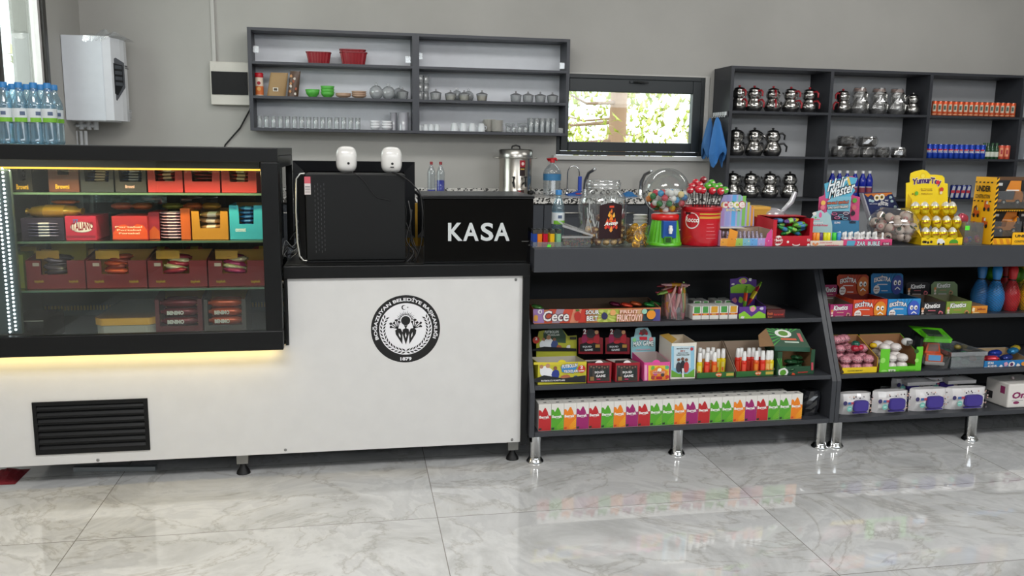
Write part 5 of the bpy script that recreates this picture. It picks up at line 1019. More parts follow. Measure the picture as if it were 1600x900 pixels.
b = MB(); L = LF((X, Y-R1*.9, S1), Y-R1*.9); p, q = L(1035, 372), L(1057, 345); b.box(p[0], q[0], -R1*.97, -R1*.6, p[1], q[1], M('#1c4f9e', .35)); pl = b.obj('panel', g, 'blue front panel', bevel=.002)
b = MB(); cx_ = (p[0]+q[0])/2; cz_ = (p[1]+q[1])/2; yy = -R1*.97; b.box(cx_-.006, cx_+.006, yy-.014, yy, cz_-.017, cz_+.017, WHITE); b.box(cx_-.008, cx_+.008, yy-.016, yy-.002, cz_-.006, cz_+.006, WHITE); b.obj('crank', pl, bevel=.002)
b = MB(); b.box(p[0]+.006, p[0]+.04, -R1*.98, -R1*.8, .012, .04, M('#3f8f1c', .4)); b.box(p[0]+.012, p[0]+.034, -R1*.985, -R1*.97, .016, .036, M('#1f4a10', .5)); b.obj('chute', g, 'green gumball chute')
Rg = (wx(1075, 300, Y)-wx(1005.5, 300, Y))/2; zg = wz(1040, 299, Y)-S1; b = MB()
pr = [(Rg*math.sin(a), zg-Rg*math.cos(a)) for a in [math.radians(v) for v in range(32, 181, 7)]]+[(0, zg+Rg)]; b.lathe(pr, glass('#f4f7f7', .07, .02, .0), n=40, caps=False); b.obj('globe', g, 'clear globe')
cols = [('#e8e6e0', 'white'), ('#1f7a3a', 'green'), ('#c8203a', 'red'), ('#e0b41c', 'yellow'), ('#2f8fc4', 'blue'), ('#e8862a', 'orange'), ('#c8505a', 'pink'), ('#f0d89a', 'cream')]
gb_r = .0135; gm_ = {}; cnt = 0; pts_ = []
for c_, nm in cols: b = MB(); b.ball((0, 0, 0), gb_r, M(c_, .2, coat=.4), 14, 10); gm_[nm] = b
rd = random.Random(11); made = {}
lim = zg+Rg*.02
tries = 0
while len(pts_) < 150 and tries < 40000:
    tries += 1; u = rd.uniform(-1, 1); a = rd.uniform(0, 2*PI); rr = (Rg-gb_r-.002)*(rd.random()**.16 if rd.random() < .8 else rd.random()**.33)
    p = Vector((rr*math.sqrt(1-u*u)*math.cos(a), rr*math.sqrt(1-u*u)*math.sin(a), rr*u))
    if p.z > Rg*.0-abs(p.x)*.12+.0 or p.z < -Rg*.80 or p.y > Rg*.55: continue
    if any((p-q).length < gb_r*1.93 for q in pts_): continue
    pts_.append(p)
for p in pts_:
    c_, nm = rd.choices(cols, [5, 5, 3, 2.5, 3, 2.5, 1.5, 1.5])[0]
    if nm not in made: made[nm] = o = gm_[nm].obj('gumball')
    else: o = made[nm].copy(); C.objects.link(o)
    o.location = (X+p.x, Y+p.y, S1+zg+p.z); tag(o, nm+' gumball inside the clear globe of the machine', 'gumball', nm+' gumballs in the globe')
# red lollipop tub
Y = 3.36; X = wx(1097, 385, Y-.03); r = (wx(1126.5, 380, Y-.04)-wx(1068, 380, Y-.04))/2; h = wz(1097, 323, Y-.07)-S1; rdm = M('#c81424', .28, coat=.3)
t = thing('lollipop_tub', 'round red tub with a watermelon logo and lollipops standing out', 'tub', (X, Y, S1)); b = MB(); b.lathe([(r*.96, 0), (r*.99, .006), (r, h*.88)], rdm, n=36); b.obj('tub', t)
b = MB(); b.lathe([(r*1.0, h*.88), (r*1.05, h*.885), (r*1.05, h*.97), (r*1.0, h*.99), (r*.86, h*.99), (r*.84, h*.93), (0, h*.92)], M('#b81020', .3), n=36); b.obj('lid', t, 'perforated red lid')
b = MB()
for z_, dz, c_ in ((h*.80, .006, '#c9a63a'), (h*.70, .009, '#d8a03a')): cyl_lab(b, r*1.008, -116, -38, z_, z_+dz, M(c_, .4), 14)
on_cyl(b, r*1.012, [(-138+22*math.cos(2*PI*k/20), h*.64+.034*math.sin(2*PI*k/20)) for k in range(20)], M('#e8e0dc', .4)); on_cyl(b, r*1.016, [(-138+19*math.cos(2*PI*k/20), h*.64+.029*math.sin(2*PI*k/20)) for k in range(20)], M('#b81422', .4))
vs, fs, _ = textmesh('Rocco', .03, 2); b.add([(r*1.025*math.cos(math.radians(-158+41*u)), r*1.025*math.sin(math.radians(-158+41*u)), h*.6+.022*v) for u, v in vs], fs, M('#f4efe8', .4)); cyl_lab(b, r*1.014, -160, -142, h*.79, h*.85, M('#2a1216', .4), 4)
for k in range(5): cyl_lab(b, r*1.01, -95, -62-k*3, h*(.2+k*.09), h*(.2+k*.09)+.0012, M('#e89aa0', .4), 5)
on_cyl(b, r*1.011, [(-170, h*.12), (-120, h*.12), (-140, h*.26), (-158, h*.2)], M('#e0431c', .4)); b.obj('paper_label', t, 'logo disc and yellow stripes')
lolo = {}
LP = [(1078, 297, 'red', 0), (1081, 291, 'red', 1), (1087, 285, 'red', 2), (1091, 296, 'red', 0), (1093, 289, 'red', 1), (1099, 281, 'dark red', 2), (1098, 297, 'red', 0), (1106, 291, 'green', 1), (1112, 286, 'green', 2), (1113, 298, 'red', 0), (1117, 292, 'green', 1), (1124, 291, 'green', 2), (1126, 299, 'red', 0), (1133, 297, 'green', 1)]
for k, (px, py, c_, row) in enumerate(LP):
    Yk = Y-.03+row*.03; P = at(px, py, Yk); rb = .0155; bx = X+(P.x-X)*.72; t2 = thing('lollipop', c_+' ball lollipop in the red tub, '+left_right(k, len(LP)), 'lollipop', (bx, Yk, S1+h*.93+.0005), 0, 'lollipops in the red tub'); dv = P-t2.location
    b = MB(); b.ball(tuple(dv), rb, M({'red': '#c81e30', 'dark red': '#8e1426', 'green': '#57b52c'}[c_], .2, coat=.4), 12, 8); b.blob(dv.x+.002, dv.z+.004, .007, .004, dv.y-rb-.0004, M('#f2d8d4', .4), 8, .3, k); b.obj('candy', t2); b = MB(); b.tube([(0, 0, 0), tuple(dv*.93)], .0018, DK, 5); b.obj('stick', t2)
# rainbow bead display
Y = 3.28; loc, w, h = frame(1125, 1206, 357, 387, Y, S1); t = thing('bead_display', 'pastel rainbow card display with a tray of small charms', 'display', loc); b = MB(); L = LF(loc, Y)
PC = ['#e8a83a', '#d8c94a', '#8fc85a', '#7fc4d8', '#5aa0d8', '#b89ad8', '#d86ab0']
carton(b, w, .13, h*.45, h*.95, M('#cfa8d0', .5), M('#b5a08c', .6), hs=h*.9)
for k in range(7): x0_ = -w/2+w*k/7; b.rect(x0_, x0_+w/7+.0001, .001, h*.44, -.0006, M(['#e8a03a', '#e0b840', '#9fc45a', '#7fb8c8', '#6aa8e0', '#b0a0d8', '#e05aa0'][k], .5))
pquad(b, L, [(1135, 387), (1148, 387), (1153, 362), (1140, 357)], -.0009, M('#e8962a', .5)); pquad(b, L, [(1194, 387), (1206, 387), (1206, 357), (1198, 366)], -.0009, M('#d8488f', .5))
rd = random.Random(5)
for k in range(22): b.blob(rd.uniform(-w*.48, w*.48), rd.uniform(.004, h*.42), .003, .0018, -.0012, M(['#3a3a3a', '#e8e8e8', '#d8a02a'][k % 3], .5), 6, .4, k)
ptext(b, L, 'ceceBOOM', 1152, 381, 1192, 384.5, -.0013, M('#f4f4f4', .5)) if 0 else None
b.obj('carton', t)
Yb = 3.28+.12; L2 = LF(loc, Yb); b = MB(); T = .12
def rp(x0, x1, y0, y1, m): p, q = L2(x0, y1), L2(x1, y0); b.rect(p[0], q[0], p[1], q[1], T-.0005, m)
out = [(1125, 357), (1126, 312), (1131, 305), (1140, 304), (1156, 304), (1163, 308), (1167, 316), (1174, 322), (1178, 326), (1178, 353)]
b.prism([L2(*p) for p in reversed(out)], T, T+.002, M('#a8a8d8', .5))
for k, (x0, x1, c_) in enumerate(((1126.5, 1133, '#b08fc8'), (1133, 1142, '#9aa0d8'), (1142, 1151, '#5fa8e0'), (1151, 1158, '#86c0b0'), (1158, 1166, '#7fc05a'), (1166, 1172, '#c0c04a'), (1172, 1177.5, '#e0983a'))): y0 = (313, 305, 304.5, 304.5, 306, 316, 322)[k]; rp(x0, x1, y0, 353 if x1 < 1177 else 353, M(c_, .5))
T -= .001
for cx__, cy__, r__, c_ in ((1131, 320, 4.5, '#e8c04a'), (1137, 320, 5, '#d8485a'), (1144.5, 318, 3.6, '#4aa84a'), (1150, 320, 5, '#c8d04a'), (1159, 320, 5.5, '#c83a50'), (1160, 320, 2.6, '#e8a0a8')): c = L2(cx__, cy__); rr = L2(cx__+r__, cy__)[0]-c[0]; b.disc(c[0], c[1], rr, T, M(c_, .4)); T -= .0002
for s, x0, y0, x1, y1, c_ in (('cece', 1128, 315, 1164, 325, '#f4ece4'), ('BOOM', 1134, 326, 1157, 330, '#e8e0a8')): p, q = L2(x0, y1), L2(x1, y0); b.text(s, p[0], q[0], p[1], q[1], T-.001, M(c_, .4), bold=.03)
b.quad((L2(1125, 0)[0], .12, L2(0, 357)[1]) if 0 else (-w/2, .119, h*.95), (w*.12, .119, h*.95), (w*.12, .06, h*.93), (-w/2, .06, h*.93), M('#e8e4dc', .6)); b.obj('back_card', t)
ch = None
for r_ in range(3):
    for i in range(9):
        loc2 = (loc[0]-w*.33+i*w*.082+(r_ % 2)*w*.04, Y+.02+r_*.022, S1+.012+h*.38+r_*.006)
        if ch is None: b = MB(); b.lathe([(.006, -.02), (.0065, .0), (.005, .004), (0, .005)], M('#a89fb0', .25, .5), n=10); b.lathe([(.003, .0052), (0, .0065)], M('#2a2228', .4), n=8); o = ch = b.obj('charm')
        else: o = ch.copy(); C.objects.link(o)
        o.location = loc2; tag(o, 'small silvery charm standing in the rainbow tray', 'charm', 'charms in the rainbow tray')
# yellow box behind
loc, w, h = frame(1172, 1201, 323, 380, 3.46, S1); b = MB(); b.box(-w/2, w/2, 0, .1, 0, h, M('#c99a34', .6)); b.prism([(-w/2, h-.012), (w/2, h-.012), (w/2-.01, h+.0), (-w/2, h+.0)], -.002, 0, M('#e0b04a', .6)); tag(b.obj('carton', loc=loc), 'plain yellow carton behind the red gummy boxes', 'box')
# two red gummy boxes
def gummybox(x0, x1, yt, yb, Y, label, win, front):
    loc, w, h = frame(x0, x1, yt, yb, Y, S1); t = thing('gummy_box', label, 'sweet box', loc, 0, 'red gummy boxes'); L = LF(loc, Y); b = MB(); rm = M('#c0162a', .4); im = M('#7a5a40', .7)
    b.box(-w/2, w/2, 0, .002, 0, h*.36, rm); b.box(-w/2, -w/2+.017, 0, .002, h*.36, h*.95, rm); b.box(w/2-.014, w/2, 0, .002, h*.36, h, rm); b.rect(-w/2+.002, w/2-.002, .002, h*1.0, .149, im)
    for q in (-w/2, w/2-.002): b.side([(.002, 0), (.002, h*.95), (.148, h*1.02), (.148, 0)], q, q+.002, rm if q > 0 else im if 0 else rm)
    b.box(-w/2, w/2, .148, .15, 0, h*1.02, rm); b.box(-w/2+.002, w/2-.002, .002, .148, 0, .002, im); b.box(-w/2+.01, w/2, .06, .148, h*1.02, h*1.03, rm)
    if front:
        c = L(1216, 376); b.blob(c[0], c[1], .021, .023, -.0006, M('#ece6e0', .5), 18, .12, 3); p, q = L(1209, 380), L(1223, 372); b.text('Fun', p[0]+.002, q[0]-.002, p[1]+.012, q[1]+.004, -.001, M('#b01a2a', .5), bold=.05, slope=.1); b.text('Bear', p[0], q[0], p[1]-.004, q[1]-.010, -.001, M('#b01a2a', .5), bold=.05, slope=.1)
        for k, (px, py, rx) in enumerate(((1244, 382, 6), (1244, 381, 5))): pdisc(b, L, px, py, rx, -.0006-.0003*k, M(('#ece6e0', '#c0162a')[k], .5), 2-k*.4)
        pdisc(b, L, 1263, 382.5, 2, -.0008, M('#ece6e0', .5)); pdisc(b, L, 1231, 378, 1.8, -.0008, M('#ece6e0', .5)); ptext(b, L, 'FUN', 1261, 373, 1265.5, 377.5, -.0008, M('#ece6e0', .5))
    b.obj('carton', t); return t, loc, w, h
gt, gl, gw, gh = gummybox(1206, 1268, 341, 387, 3.28, 'open red gummy bear box with green packs showing', None, True)
gummybox(1180, 1236, 337, 382, 3.44, 'second red gummy bear box standing behind the first', None, False)
for k, (px, py, c_) in enumerate(((1222, 357, '#2f8a4a'), (1239, 358, '#3fa04a'), (1254, 358, '#3f9a50'), (1224, 352, '#2a7a6a'), (1246, 350, '#6aa83a'), (1234, 345, '#6a4a8a'), (1219, 345, '#2a3a6a'), (1243, 346, '#e0b83a'), (1250, 352, '#5ab04a'), (1229, 363, '#2a8a3a'), (1246, 364, '#37a050'))):
    P = at(px, py, 3.32); bar((P.x, 3.31+.012*(k % 4), P.z), .052, .03, .02, c_, 'small '+('green gummy pack in the open red box' if k not in (5, 6, 7) else ('', '', '', '', '', 'purple', 'navy', 'yellow')[k]+' gummy pack in the open red box'), 'gummy packs in the red box', 0, random.uniform(-.5, .5), 'gummy_pack', 'sweet pack', stripe='#8fc85a' if k % 2 else '#3a7aa8')
# scoop in a clear bag
P0 = at(1205, 338, 3.46); t = thing('plastic_scoop', 'clear plastic scoop with its handle raised above the red boxes', 'scoop', (P0.x, 3.50, S1)); b = MB(); sm_ = glass('#f4f6f8', .2, .1, .4, '#e8eaf0'); p1, p2, p3 = at(1218, 334, 3.48), at(1236, 316, 3.48), at(1243, 300, 3.48); o_ = Vector(t.location)
b.tube([tuple(p-o_) for p in (p1, at(1226, 326, 3.48), p2, p3)], [.008, .010, .013, .010], sm_, 8); b.obj('handle', t); b = MB(); cc_ = at(1208, 336, 3.48)-o_; b.ball(tuple(cc_), .055, sm_, 14, 8, r2=.04, r3=.033); b.tube([tuple(cc_+Vector((0, .0, -.02))), (cc_.x, cc_.y, 0)], .02, sm_, 8); b.obj('bowl', t)
# highlighter set
Y = 3.275; loc, w, h = frame(1266, 1317, 376, 387, Y, S1); t = thing('highlighter_display', 'small light blue display of scented highlighter pens', 'display', loc); b = MB(); L = LF(loc, Y); carton(b, w, .07, h, h, M('#e8d8c8', .5), M('#d8d0c8', .5))
for px, py in ((1271, 381), (1274, 383), (1277, 381)): pdisc(b, L, px, py, 1.8, -.0006, M('#e8925a', .5))
ptext(b, L, 'jumbo scented', 1281, 378, 1300, 380.5, -.0008, M('#d8486a', .5)); ptext(b, L, 'highlighter', 1289, 382, 1311, 385, -.0008, M('#d8486a', .5)); b.obj('carton', t)
b = MB(); L2 = LF(loc, Y+.07); pts = [L2(*p) for p in ((1267, 374), (1267, 341), (1274, 331), (1283, 328), (1288, 333), (1292, 331), (1297, 336), (1300, 352), (1300, 374))]; b.prism(list(reversed(pts)), .068, .07, M('#a9c8cc', .5))
for s, x0, y0, x1, y1, c_ in (('jumbo', 1270, 341, 1281, 345, '#e87a9a'), ('scented', 1270, 346, 1285, 349, '#e8e8e8'), ('highlighter', 1270, 350, 1294, 354.5, '#d8486a')): p, q = L2(x0, y1), L2(x1, y0); b.text(s, p[0], q[0], p[1], q[1], .0672, M(c_, .4), bold=.03)
c = L2(1274, 340); b.blob(c[0], c[1], .007, .006, .0671, M('#5ab03a', .5), 9, .5, 2); c = L2(1272, 334); b.blob(c[0], c[1], .012, .009, .0670, M('#e0ded8', .5), 9, .3, 3); p = L2(1281, 338); b.blob(p[0], p[1]+.006, .008, .013, .0669, M('#e0609a', .5), 9, .2, 8); b.obj('back_card', t)
for k, (px, c_, nm) in enumerate(((1271, '#e8791c', 'orange'), (1276.5, '#e89a2a', 'amber'), (1281.5, '#5a3a7a', 'purple'), (1288, '#d8d81c', 'lime yellow'), (1293.5, '#e8e01c', 'yellow'), (1302.5, '#3ac83a', 'green'), (1309.5, '#3a8ac8', 'blue'))):
    P = wx(px, 380, Y+.02); b = MB(); m = M(c_, .3); b.lathe([(.0085, .003), (.0085, .012), (.0095, .014), (.0095, .052), (.007, .054)], m, n=12); b.lathe([(.0096, .006), (.0099, .007), (.0099, .013), (.0096, .014)], M('#2a2a3a', .4), n=12, caps=False); tag(b.obj('highlighter_pen', loc=(P, Y+.02, S1)), nm+' highlighter pen standing in the light blue display', 'pen', 'highlighter pens')
# hair elastic display: back card and pink tray with white-tipped tubes
Y = 3.275; loc, w, h = frame(1317, 1393, 374, 387, Y, S1); t = thing('hair_elastic_display', 'pink and blue Hair Master display card with a low pink tray', 'display', loc); b = MB(); L = LF(loc, Y); carton(b, w, .07, h, h*1.1, M('#d8487a', .5), M('#c8b8b8', .5))
pquad(b, L, [(1322, 386), (1334, 386), (1337, 376), (1324, 376)], -.0006, M('#5aa8c8', .5)); ptext(b, L, 'ZAR  BUBLE', 1338, 377, 1375, 384, -.0008, M('#d8e8ec', .5), M('#2a1a2a', .5)); prect(b, L, 1378, 378.5, 1391, 383.5, -.0007, M('#8a1a4a', .5)); ptext(b, L, 'SLIME', 1380, 379.5, 1389, 382.5, -.001, WHITE); b.obj('carton', t)
Yc = Y+.11; b = MB(); L2 = LF(loc, Yc); T = [.11]
def lay(pts, c_, dy=.0004): T[0] -= dy; b.poly([L2(*p) for p in reversed(pts)], T[0], M(c_, .5))
def ltx(s, x0, y0, x1, y1, c_, co=None, k=.05, **kw):
    T[0] -= .0009; p, q = L2(x0, y1), L2(x1, y0)
    if co: b.text(s, p[0]-.002, q[0]+.002, p[1]-.002, q[1]+.002, T[0], M(co, .5), **{**kw, 'bold': .09}); T[0] -= .0004
    b.text(s, p[0], q[0], p[1], q[1], T[0], M(c_, .4), **{**dict(bold=.03), **kw})
b.prism([L2(*p) for p in reversed(((1276, 372), (1280, 308), (1288, 305), (1290, 287), (1306, 282), (1322, 277), (1331, 275), (1340, 279), (1338, 285), (1334, 290), (1336, 297), (1332, 305), (1344, 308), (1340, 372)))], .1103, .1120, M('#c84a7a', .5))
lay([(1290, 310), (1288, 287), (1322, 276), (1340, 278), (1337, 286), (1333, 291), (1336, 298), (1330, 306), (1322, 310)], '#58aecb'); lay([(1322, 277), (1326, 276), (1330, 290), (1327, 292)], '#e0c05a'); lay([(1292, 342), (1292, 315), (1302, 307), (1330, 307), (1327, 340)], '#7ab8cc'); lay([(1297, 345), (1300, 330), (1326, 330), (1330, 345)], '#3a3048')
ltx('Hair', 1292, 283, 1324, 300, '#e8f0f2', '#2a2430', slope=.32, shear=.25, bold=.02); ltx('Master', 1294, 295, 1335, 311, '#e8f0f2', '#2a2430', slope=.28, shear=.25, bold=.02)
ltx('RENKLİ ŞEKİLLİ', 1292, 315, 1325, 320, '#e0703a', '#1a2a4a', slope=.06); ltx('SAÇ LASTİKLERİ', 1292, 322, 1324, 327, '#f0e8e0', '#1a1a2a', slope=.06)
for cx__, cy__, c_ in ((1285, 317, '#e8b85a'), (1284, 324, '#e87a8a'), (1334, 313, '#5a9a3a'), (1333, 324, '#c86a6a'), (1331, 333, '#2a1c2a')): c = L2(cx__, cy__); T[0] -= .0003; b.disc(c[0], c[1], .011, T[0], M(c_, .5))
for k, (px, py) in enumerate(((1302, 334), (1312, 337), (1320, 333), (1306, 340), (1318, 341))):
    c = L2(px, py); T[0] -= .0004; b.disc(c[0], c[1], .014, T[0], M(('#e0709a', '#7ac0d0', '#e8d0d8')[k % 3], .5), .006); T[0] -= .0002; b.disc(c[0], c[1], .011, T[0], M('#3a3048', .5), .004)
lay([(1276, 372), (1276.5, 344), (1340, 344), (1340, 372)], '#3a7aa0'); ltx('SLIME', 1301, 346, 1311, 349, '#f0e8f0'); ltx('Tattoo', 1323, 343, 1335, 349, '#2a2a3a', bold=.04); b.obj('back_card', t, 'pink and blue lettered back card')
tb = {}
k = 0
for r_ in range(4):
    n_ = (6, 7, 8, 7)[r_]
    for i in range(n_):
        px = ((1320, 1327, 1341.5, 1354.5, 1367.5, 1378)[i] if r_ == 0 else 1305+r_*2+i*9.4); nm, c_ = (('yellow', '#e8c81c'), ('yellow', '#e8c81c'), ('blue', '#1a58b8'), ('green', '#3ab83a'), ('magenta', '#d0409a'), ('gold', '#e0b01c'))[i] if r_ == 0 else (('yellow', '#e8d05a'), ('blue', '#2a6ac8'), ('pink', '#e06aa8'))[(i+r_) % 3]
        if r_ and not (1303 < px < 1372): continue
        Yt = Y+.012+r_*.0175; key = nm
        if key not in tb:
            t2 = thing('slime_tube', 'x', 'tube', (0, 0, 0), 0, 'white-tipped tubes'); b = MB(); b.lathe([(.0085, 0), (.0088, .004), (.0088, .020)], M(c_, .35), n=12); b.obj('body', t2); b = MB(); b.lathe([(.0086, .0205), (.008, .024), (.0045, .028), (.004, .036), (.0055, .038), (.0045, .046), (.002, .05)], WHITE, n=12); b.obj('tip', t2, 'white nozzle'); tb[key] = t2
        else: t2 = dup(tb[key])
        t2.location = (wx(px, 380, Yt), Yt, S1+.004); t2['label'] = (nm+' white-nozzled tube, '+left_right(i, n_)+' in the front row of the pink tray') if r_ == 0 else nm+' tube with a white nozzle in the '+('second', 'third', 'back')[r_-1]+' row of the pink tray'; t2['group'] = 'white-tipped tubes'
# dark blue box tilted, behind the bowl
Y = 3.46; P = at(1375, 384, Y); t = thing('eyeball_sweet_box', 'dark blue sweet box lid with cartoon eyes leaning behind the bowl', 'sweet box', (P.x, Y, S1)); L2 = LF(t.location, Y); b = MB(); T = [0]; b.prism([L2(*p) for p in reversed(((1349, 302), (1393, 300), (1405, 325), (1428, 378), (1372, 384), (1362, 338)))], .0005, .025, M('#1d2a5c', .4)); b.prism([L2(*p) for p in reversed(((1347, 302), (1349, 302), (1376, 384), (1373, 384)))], -.001, .025, M('#a8a8b0', .5))
lay([(1350, 303), (1393, 300.5), (1394, 303), (1388, 304), (1384, 307), (1380, 304), (1375, 308), (1371, 304), (1366, 308), (1361, 304), (1356, 308)], '#c8722a')
for cx__, cy__ in ((1370, 309), (1377.5, 308)):
    for r__, c_ in ((4.6, '#e8e4d8'), (2.6, '#d8b03a'), (1.5, '#1a1a1a')): c = L2(cx__, cy__); T[0] -= .0003; b.disc(c[0], c[1], L2(cx__+r__, cy__)[0]-c[0], T[0], M(c_, .4))
for cx__, cy__ in ((1359, 313), (1363, 314), (1391, 308), (1393, 314), (1398, 323)): c = L2(cx__, cy__); T[0] -= .0002; b.blob(c[0], c[1], .010, .008, T[0], M('#a8c0c8', .4), 9, .3, 5)
ltx('TO', 1375, 314, 1380, 317, '#e8e8e8'); ltx('MONSTERS', 1371, 317, 1387, 322, '#e8e8e8', wave=.3); ltx('gummy', 1381, 312, 1387, 315, '#e8e8e8'); ltx('eye sweets', 1357, 317.5, 1370, 319.5, '#d0d0d8'); b.obj('lid', t)
# bowl of eyeball sweets
Y = 3.375; loc, w, h = frame(1358, 1427, 324, 385, Y, S1); R = w/2; t = thing('sweet_bowl', 'clear round bowl full of eyeball sweets', 'bowl', (loc[0], Y, S1)); b = MB(); zc_ = h*.52; b.lathe([(R*.55, 0), (R*.6, .006), (R*.9, h*.2), (R, h*.45), (R*.96, h*.66), (R*.75, h*.88), (R*.5, h), (R*.47, h)], glass('#eef1f2', .10, .03, .03), n=36, caps=False); b.obj('bowl', t)
rd = random.Random(8); P_ = []; tries = 0; er_ = .0185; eb = {}
while len(P_) < 42 and tries < 30000:
    tries += 1; p = Vector((rd.uniform(-R, R), rd.uniform(-R, R*.5), rd.uniform(.02, h*.80))); rl = R*(.98 if p.z > h*.3 else .80)-er_
    if math.hypot(p.x, p.y) > rl*(1-max(0, p.z-h*.6)/h) or any((p-q).length < er_*1.9 for q in P_): continue
    if p.y > -.2*R and rd.random() < .7: continue
    P_.append(p)
for k, p in enumerate(P_):
    v = k % 3; nm = ('green', 'pink', 'brown')[v]
    if v not in eb:
        t2 = thing('eyeball_sweet', 'x', 'sweet', (0, 0, 0)); b = MB(); b.ball((0, 0, 0), er_, M('#d8c0b0', .2, coat=.4), 14, 10); b.obj('ball', t2); b = MB(); c_ = ('#2a4a30', '#d8908a', '#5a3a2a')[v]; b.T = Matrix.Translation((0, -er_*.86, 0)) @ Matrix.Rotation(PI/2, 4, 'X'); b.lathe([(er_*.52, 0), (er_*.4, .002), (0, .003)], M(c_, .2), n=12, caps=False); b.lathe([(er_*.2, .0032), (0, .0036)], M('#141414', .2) if v != 1 else M('#e8c8c0', .3), n=8, caps=False); b.obj('iris', t2); eb[v] = t2
    else: t2 = dup(eb[v])
    t2.location = (loc[0]+p.x, Y+p.y, S1+p.z); t2.rotation_euler = (rd.uniform(-.8, .8), 0, rd.uniform(-.9, .9)); t2['label'] = 'wrapped eyeball sweet with a '+nm+' iris in the clear bowl'; t2['group'] = nm+' eyeball sweets in the bowl'
# surprise egg display
Y = 3.27; loc, w, h = frame(1439, 1503, 371, 384, Y, S1); YM = '#f2cf16'; t = thing('surprise_egg_display', 'tall yellow YumurToy card display holding rows of foil eggs', 'display', loc); b = MB(); L = LF(loc, Y); dpt = .13; L2 = LF(loc, Y+dpt)
xl, xr = -w/2, w/2; zb0 = L2(1415, 350)[1]; xb0, xb1 = L2(1415, 340)[0], L2(1481, 340)[0]
b.box(xl, xr, 0, .002, 0, h, M(YM, .4)); b.box(xl, xr, .002, dpt, 0, .003, M(YM, .5))
b.add([(xl, 0, 0), (xb0-.0, dpt, 0), (xb0, dpt, L2(1415, 302)[1]), (xb0+.012, dpt*.9, L2(1419, 310)[1]), (xl-.02, .03, h*2.3), (xl, 0, h)], [(0, 1, 2, 3, 4, 5)], M('#e8bf12', .4)); b.add([(xr, 0, 0), (xb1, dpt, 0), (xb1, dpt, L2(1481, 308)[1]), (xr+.0, .05, h*2.6), (xr, 0, h)], [(0, 1, 2, 3, 4)], M('#e0b812', .4))
for k, z in enumerate((h*1.02, h*3.05)): b.box(xl-.01-.012*k, xr-.006*k-.01, .03+.03*k, dpt, z-.002, z, M(YM, .5))
b.obj('tray', t)
b = MB(); L_ = L; 
for px, c_ in ((1443, '#3a2a1a'), (1447, '#e8d8a0'), (1450, '#3a2a1a'), (1455, '#3a2a1a'), (1446, '#3a2a1a')): pdisc(b, L, px, 378+(px % 3), 2, -.0006, M(c_, .5), 1.8)
pquad(b, L, [(1464, 381), (1476, 381), (1476, 377), (1472, 373), (1466, 373), (1464, 377)], -.0006, M('#e8e8e8', .5)); pdisc(b, L, 1466.5, 381, 1.6, -.0009, M('#333', .5) if 0 else DK); pdisc(b, L, 1474, 381, 1.6, -.0009, DK)
pdisc(b, L, 1490, 379, 7, -.0006, M('#4a9a2a', .5), 4.5); prect(b, L, 1483, 380, 1497, 383, -.0009, M('#c88a3a', .5)); b.obj('toy_print', t, 'printed toy pictures')
b = MB(); T = [dpt]; ol = [(1415, 350), (1416, 286), (1422, 285), (1422, 278), (1423, 271), (1429, 268), (1437, 266), (1442, 265), (1448, 267), (1454, 273), (1462, 273), (1472, 274), (1476, 278), (1476, 286), (1481, 287), (1481, 350)]
b.prism([L2(*p) for p in reversed(ol)], dpt, dpt+.003, M('#f4d520', .4)); c = L2(1442, 275); T[0] -= .0003; b.disc(c[0], c[1], .013, T[0], M('#e8c010', .4)); c = L2(1442, 275); T[0] -= .0003; b.disc(c[0], c[1], .010, T[0], M('#f8e04a', .4))
ltx('YumurToy', 1424, 280, 1471, 292, '#4a2a6a', '#f4e8c0', wave=.25, bold=.05); c = L2(1465, 285); T[0] -= .0005; b.disc(c[0], c[1], .009, T[0], M('#d8283a', .4))
for i, s in enumerate(('Toy Surprise', 'Toy Candy Egg', 'Kinder toys', 'oyuncak')) : 
    if i != 2: ltx(('İçi Oyuncaklı', 'Sürpriz Yumurta', '', 'Şekerleme')[i], 1438, 294+i*2.6, 1456, 296+i*2.6, '#8a5a1a')
for cx__, cy__, c_, rr in ((1431, 302, '#6ab03a', .009), (1425, 303, '#4a3a1a', .003), (1470, 296, '#c83a2a', .010), (1469, 301, '#e8d8b0', .007)): c = L2(cx__, cy__); T[0] -= .0003; b.disc(c[0], c[1], rr, T[0], M(c_, .5))
b.obj('back_card', t, 'scalloped yellow header card')
eg = None
for r_, (ys, xs_, yy) in enumerate(((326, (1430, 1444, 1460, 1477, 1487), .075), (348, (1446, 1463, 1479, 1494), .045), (366, (1446, 1460, 1473, 1488), .018))):
    for i, px in enumerate(xs_):
        P = at(px, ys, Y+yy)
        if eg is None:
            eg = thing('surprise_egg', 'x', 'egg', (0, 0, 0), 0, 'yellow foil eggs'); b = MB(); pr = [(0.0001, -.030)]+[(.0225*math.sin(a)*(1.0 if a < 1.6 else .97-.1*(a-1.6)), -.030*math.cos(a) if a < 1.6 else -.030*math.cos(a)*1.12) for a in [k*PI/14 for k in range(1, 14)]]+[(.0001, .0336)]; b.lathe(pr[:10], M('#e0c41a', .22, .55), n=18, caps=False); b.obj('shell', eg); b = MB(); b.lathe(pr[9:], M('#e8e6dc', .25, .4), n=18, caps=False); b.obj('foil_cap', eg, 'white foil top'); b = MB(); b.text('Candy', -.016, .012, -.003, .006, -.0232, M('#8a2a1a', .4), bold=.05, slope=.15); b.obj('lettering', eg); o = eg
        else: o = dup(eg)
        o.location = (P.x, Y+yy, P.z-.002); o.rotation_euler = (0, random.uniform(-.12, .12), -.4+random.uniform(-.2, .2)); o['label'] = 'yellow foil surprise egg, '+left_right(i, len(xs_))+' in the '+('top', 'middle', 'bottom')[r_]+' row'
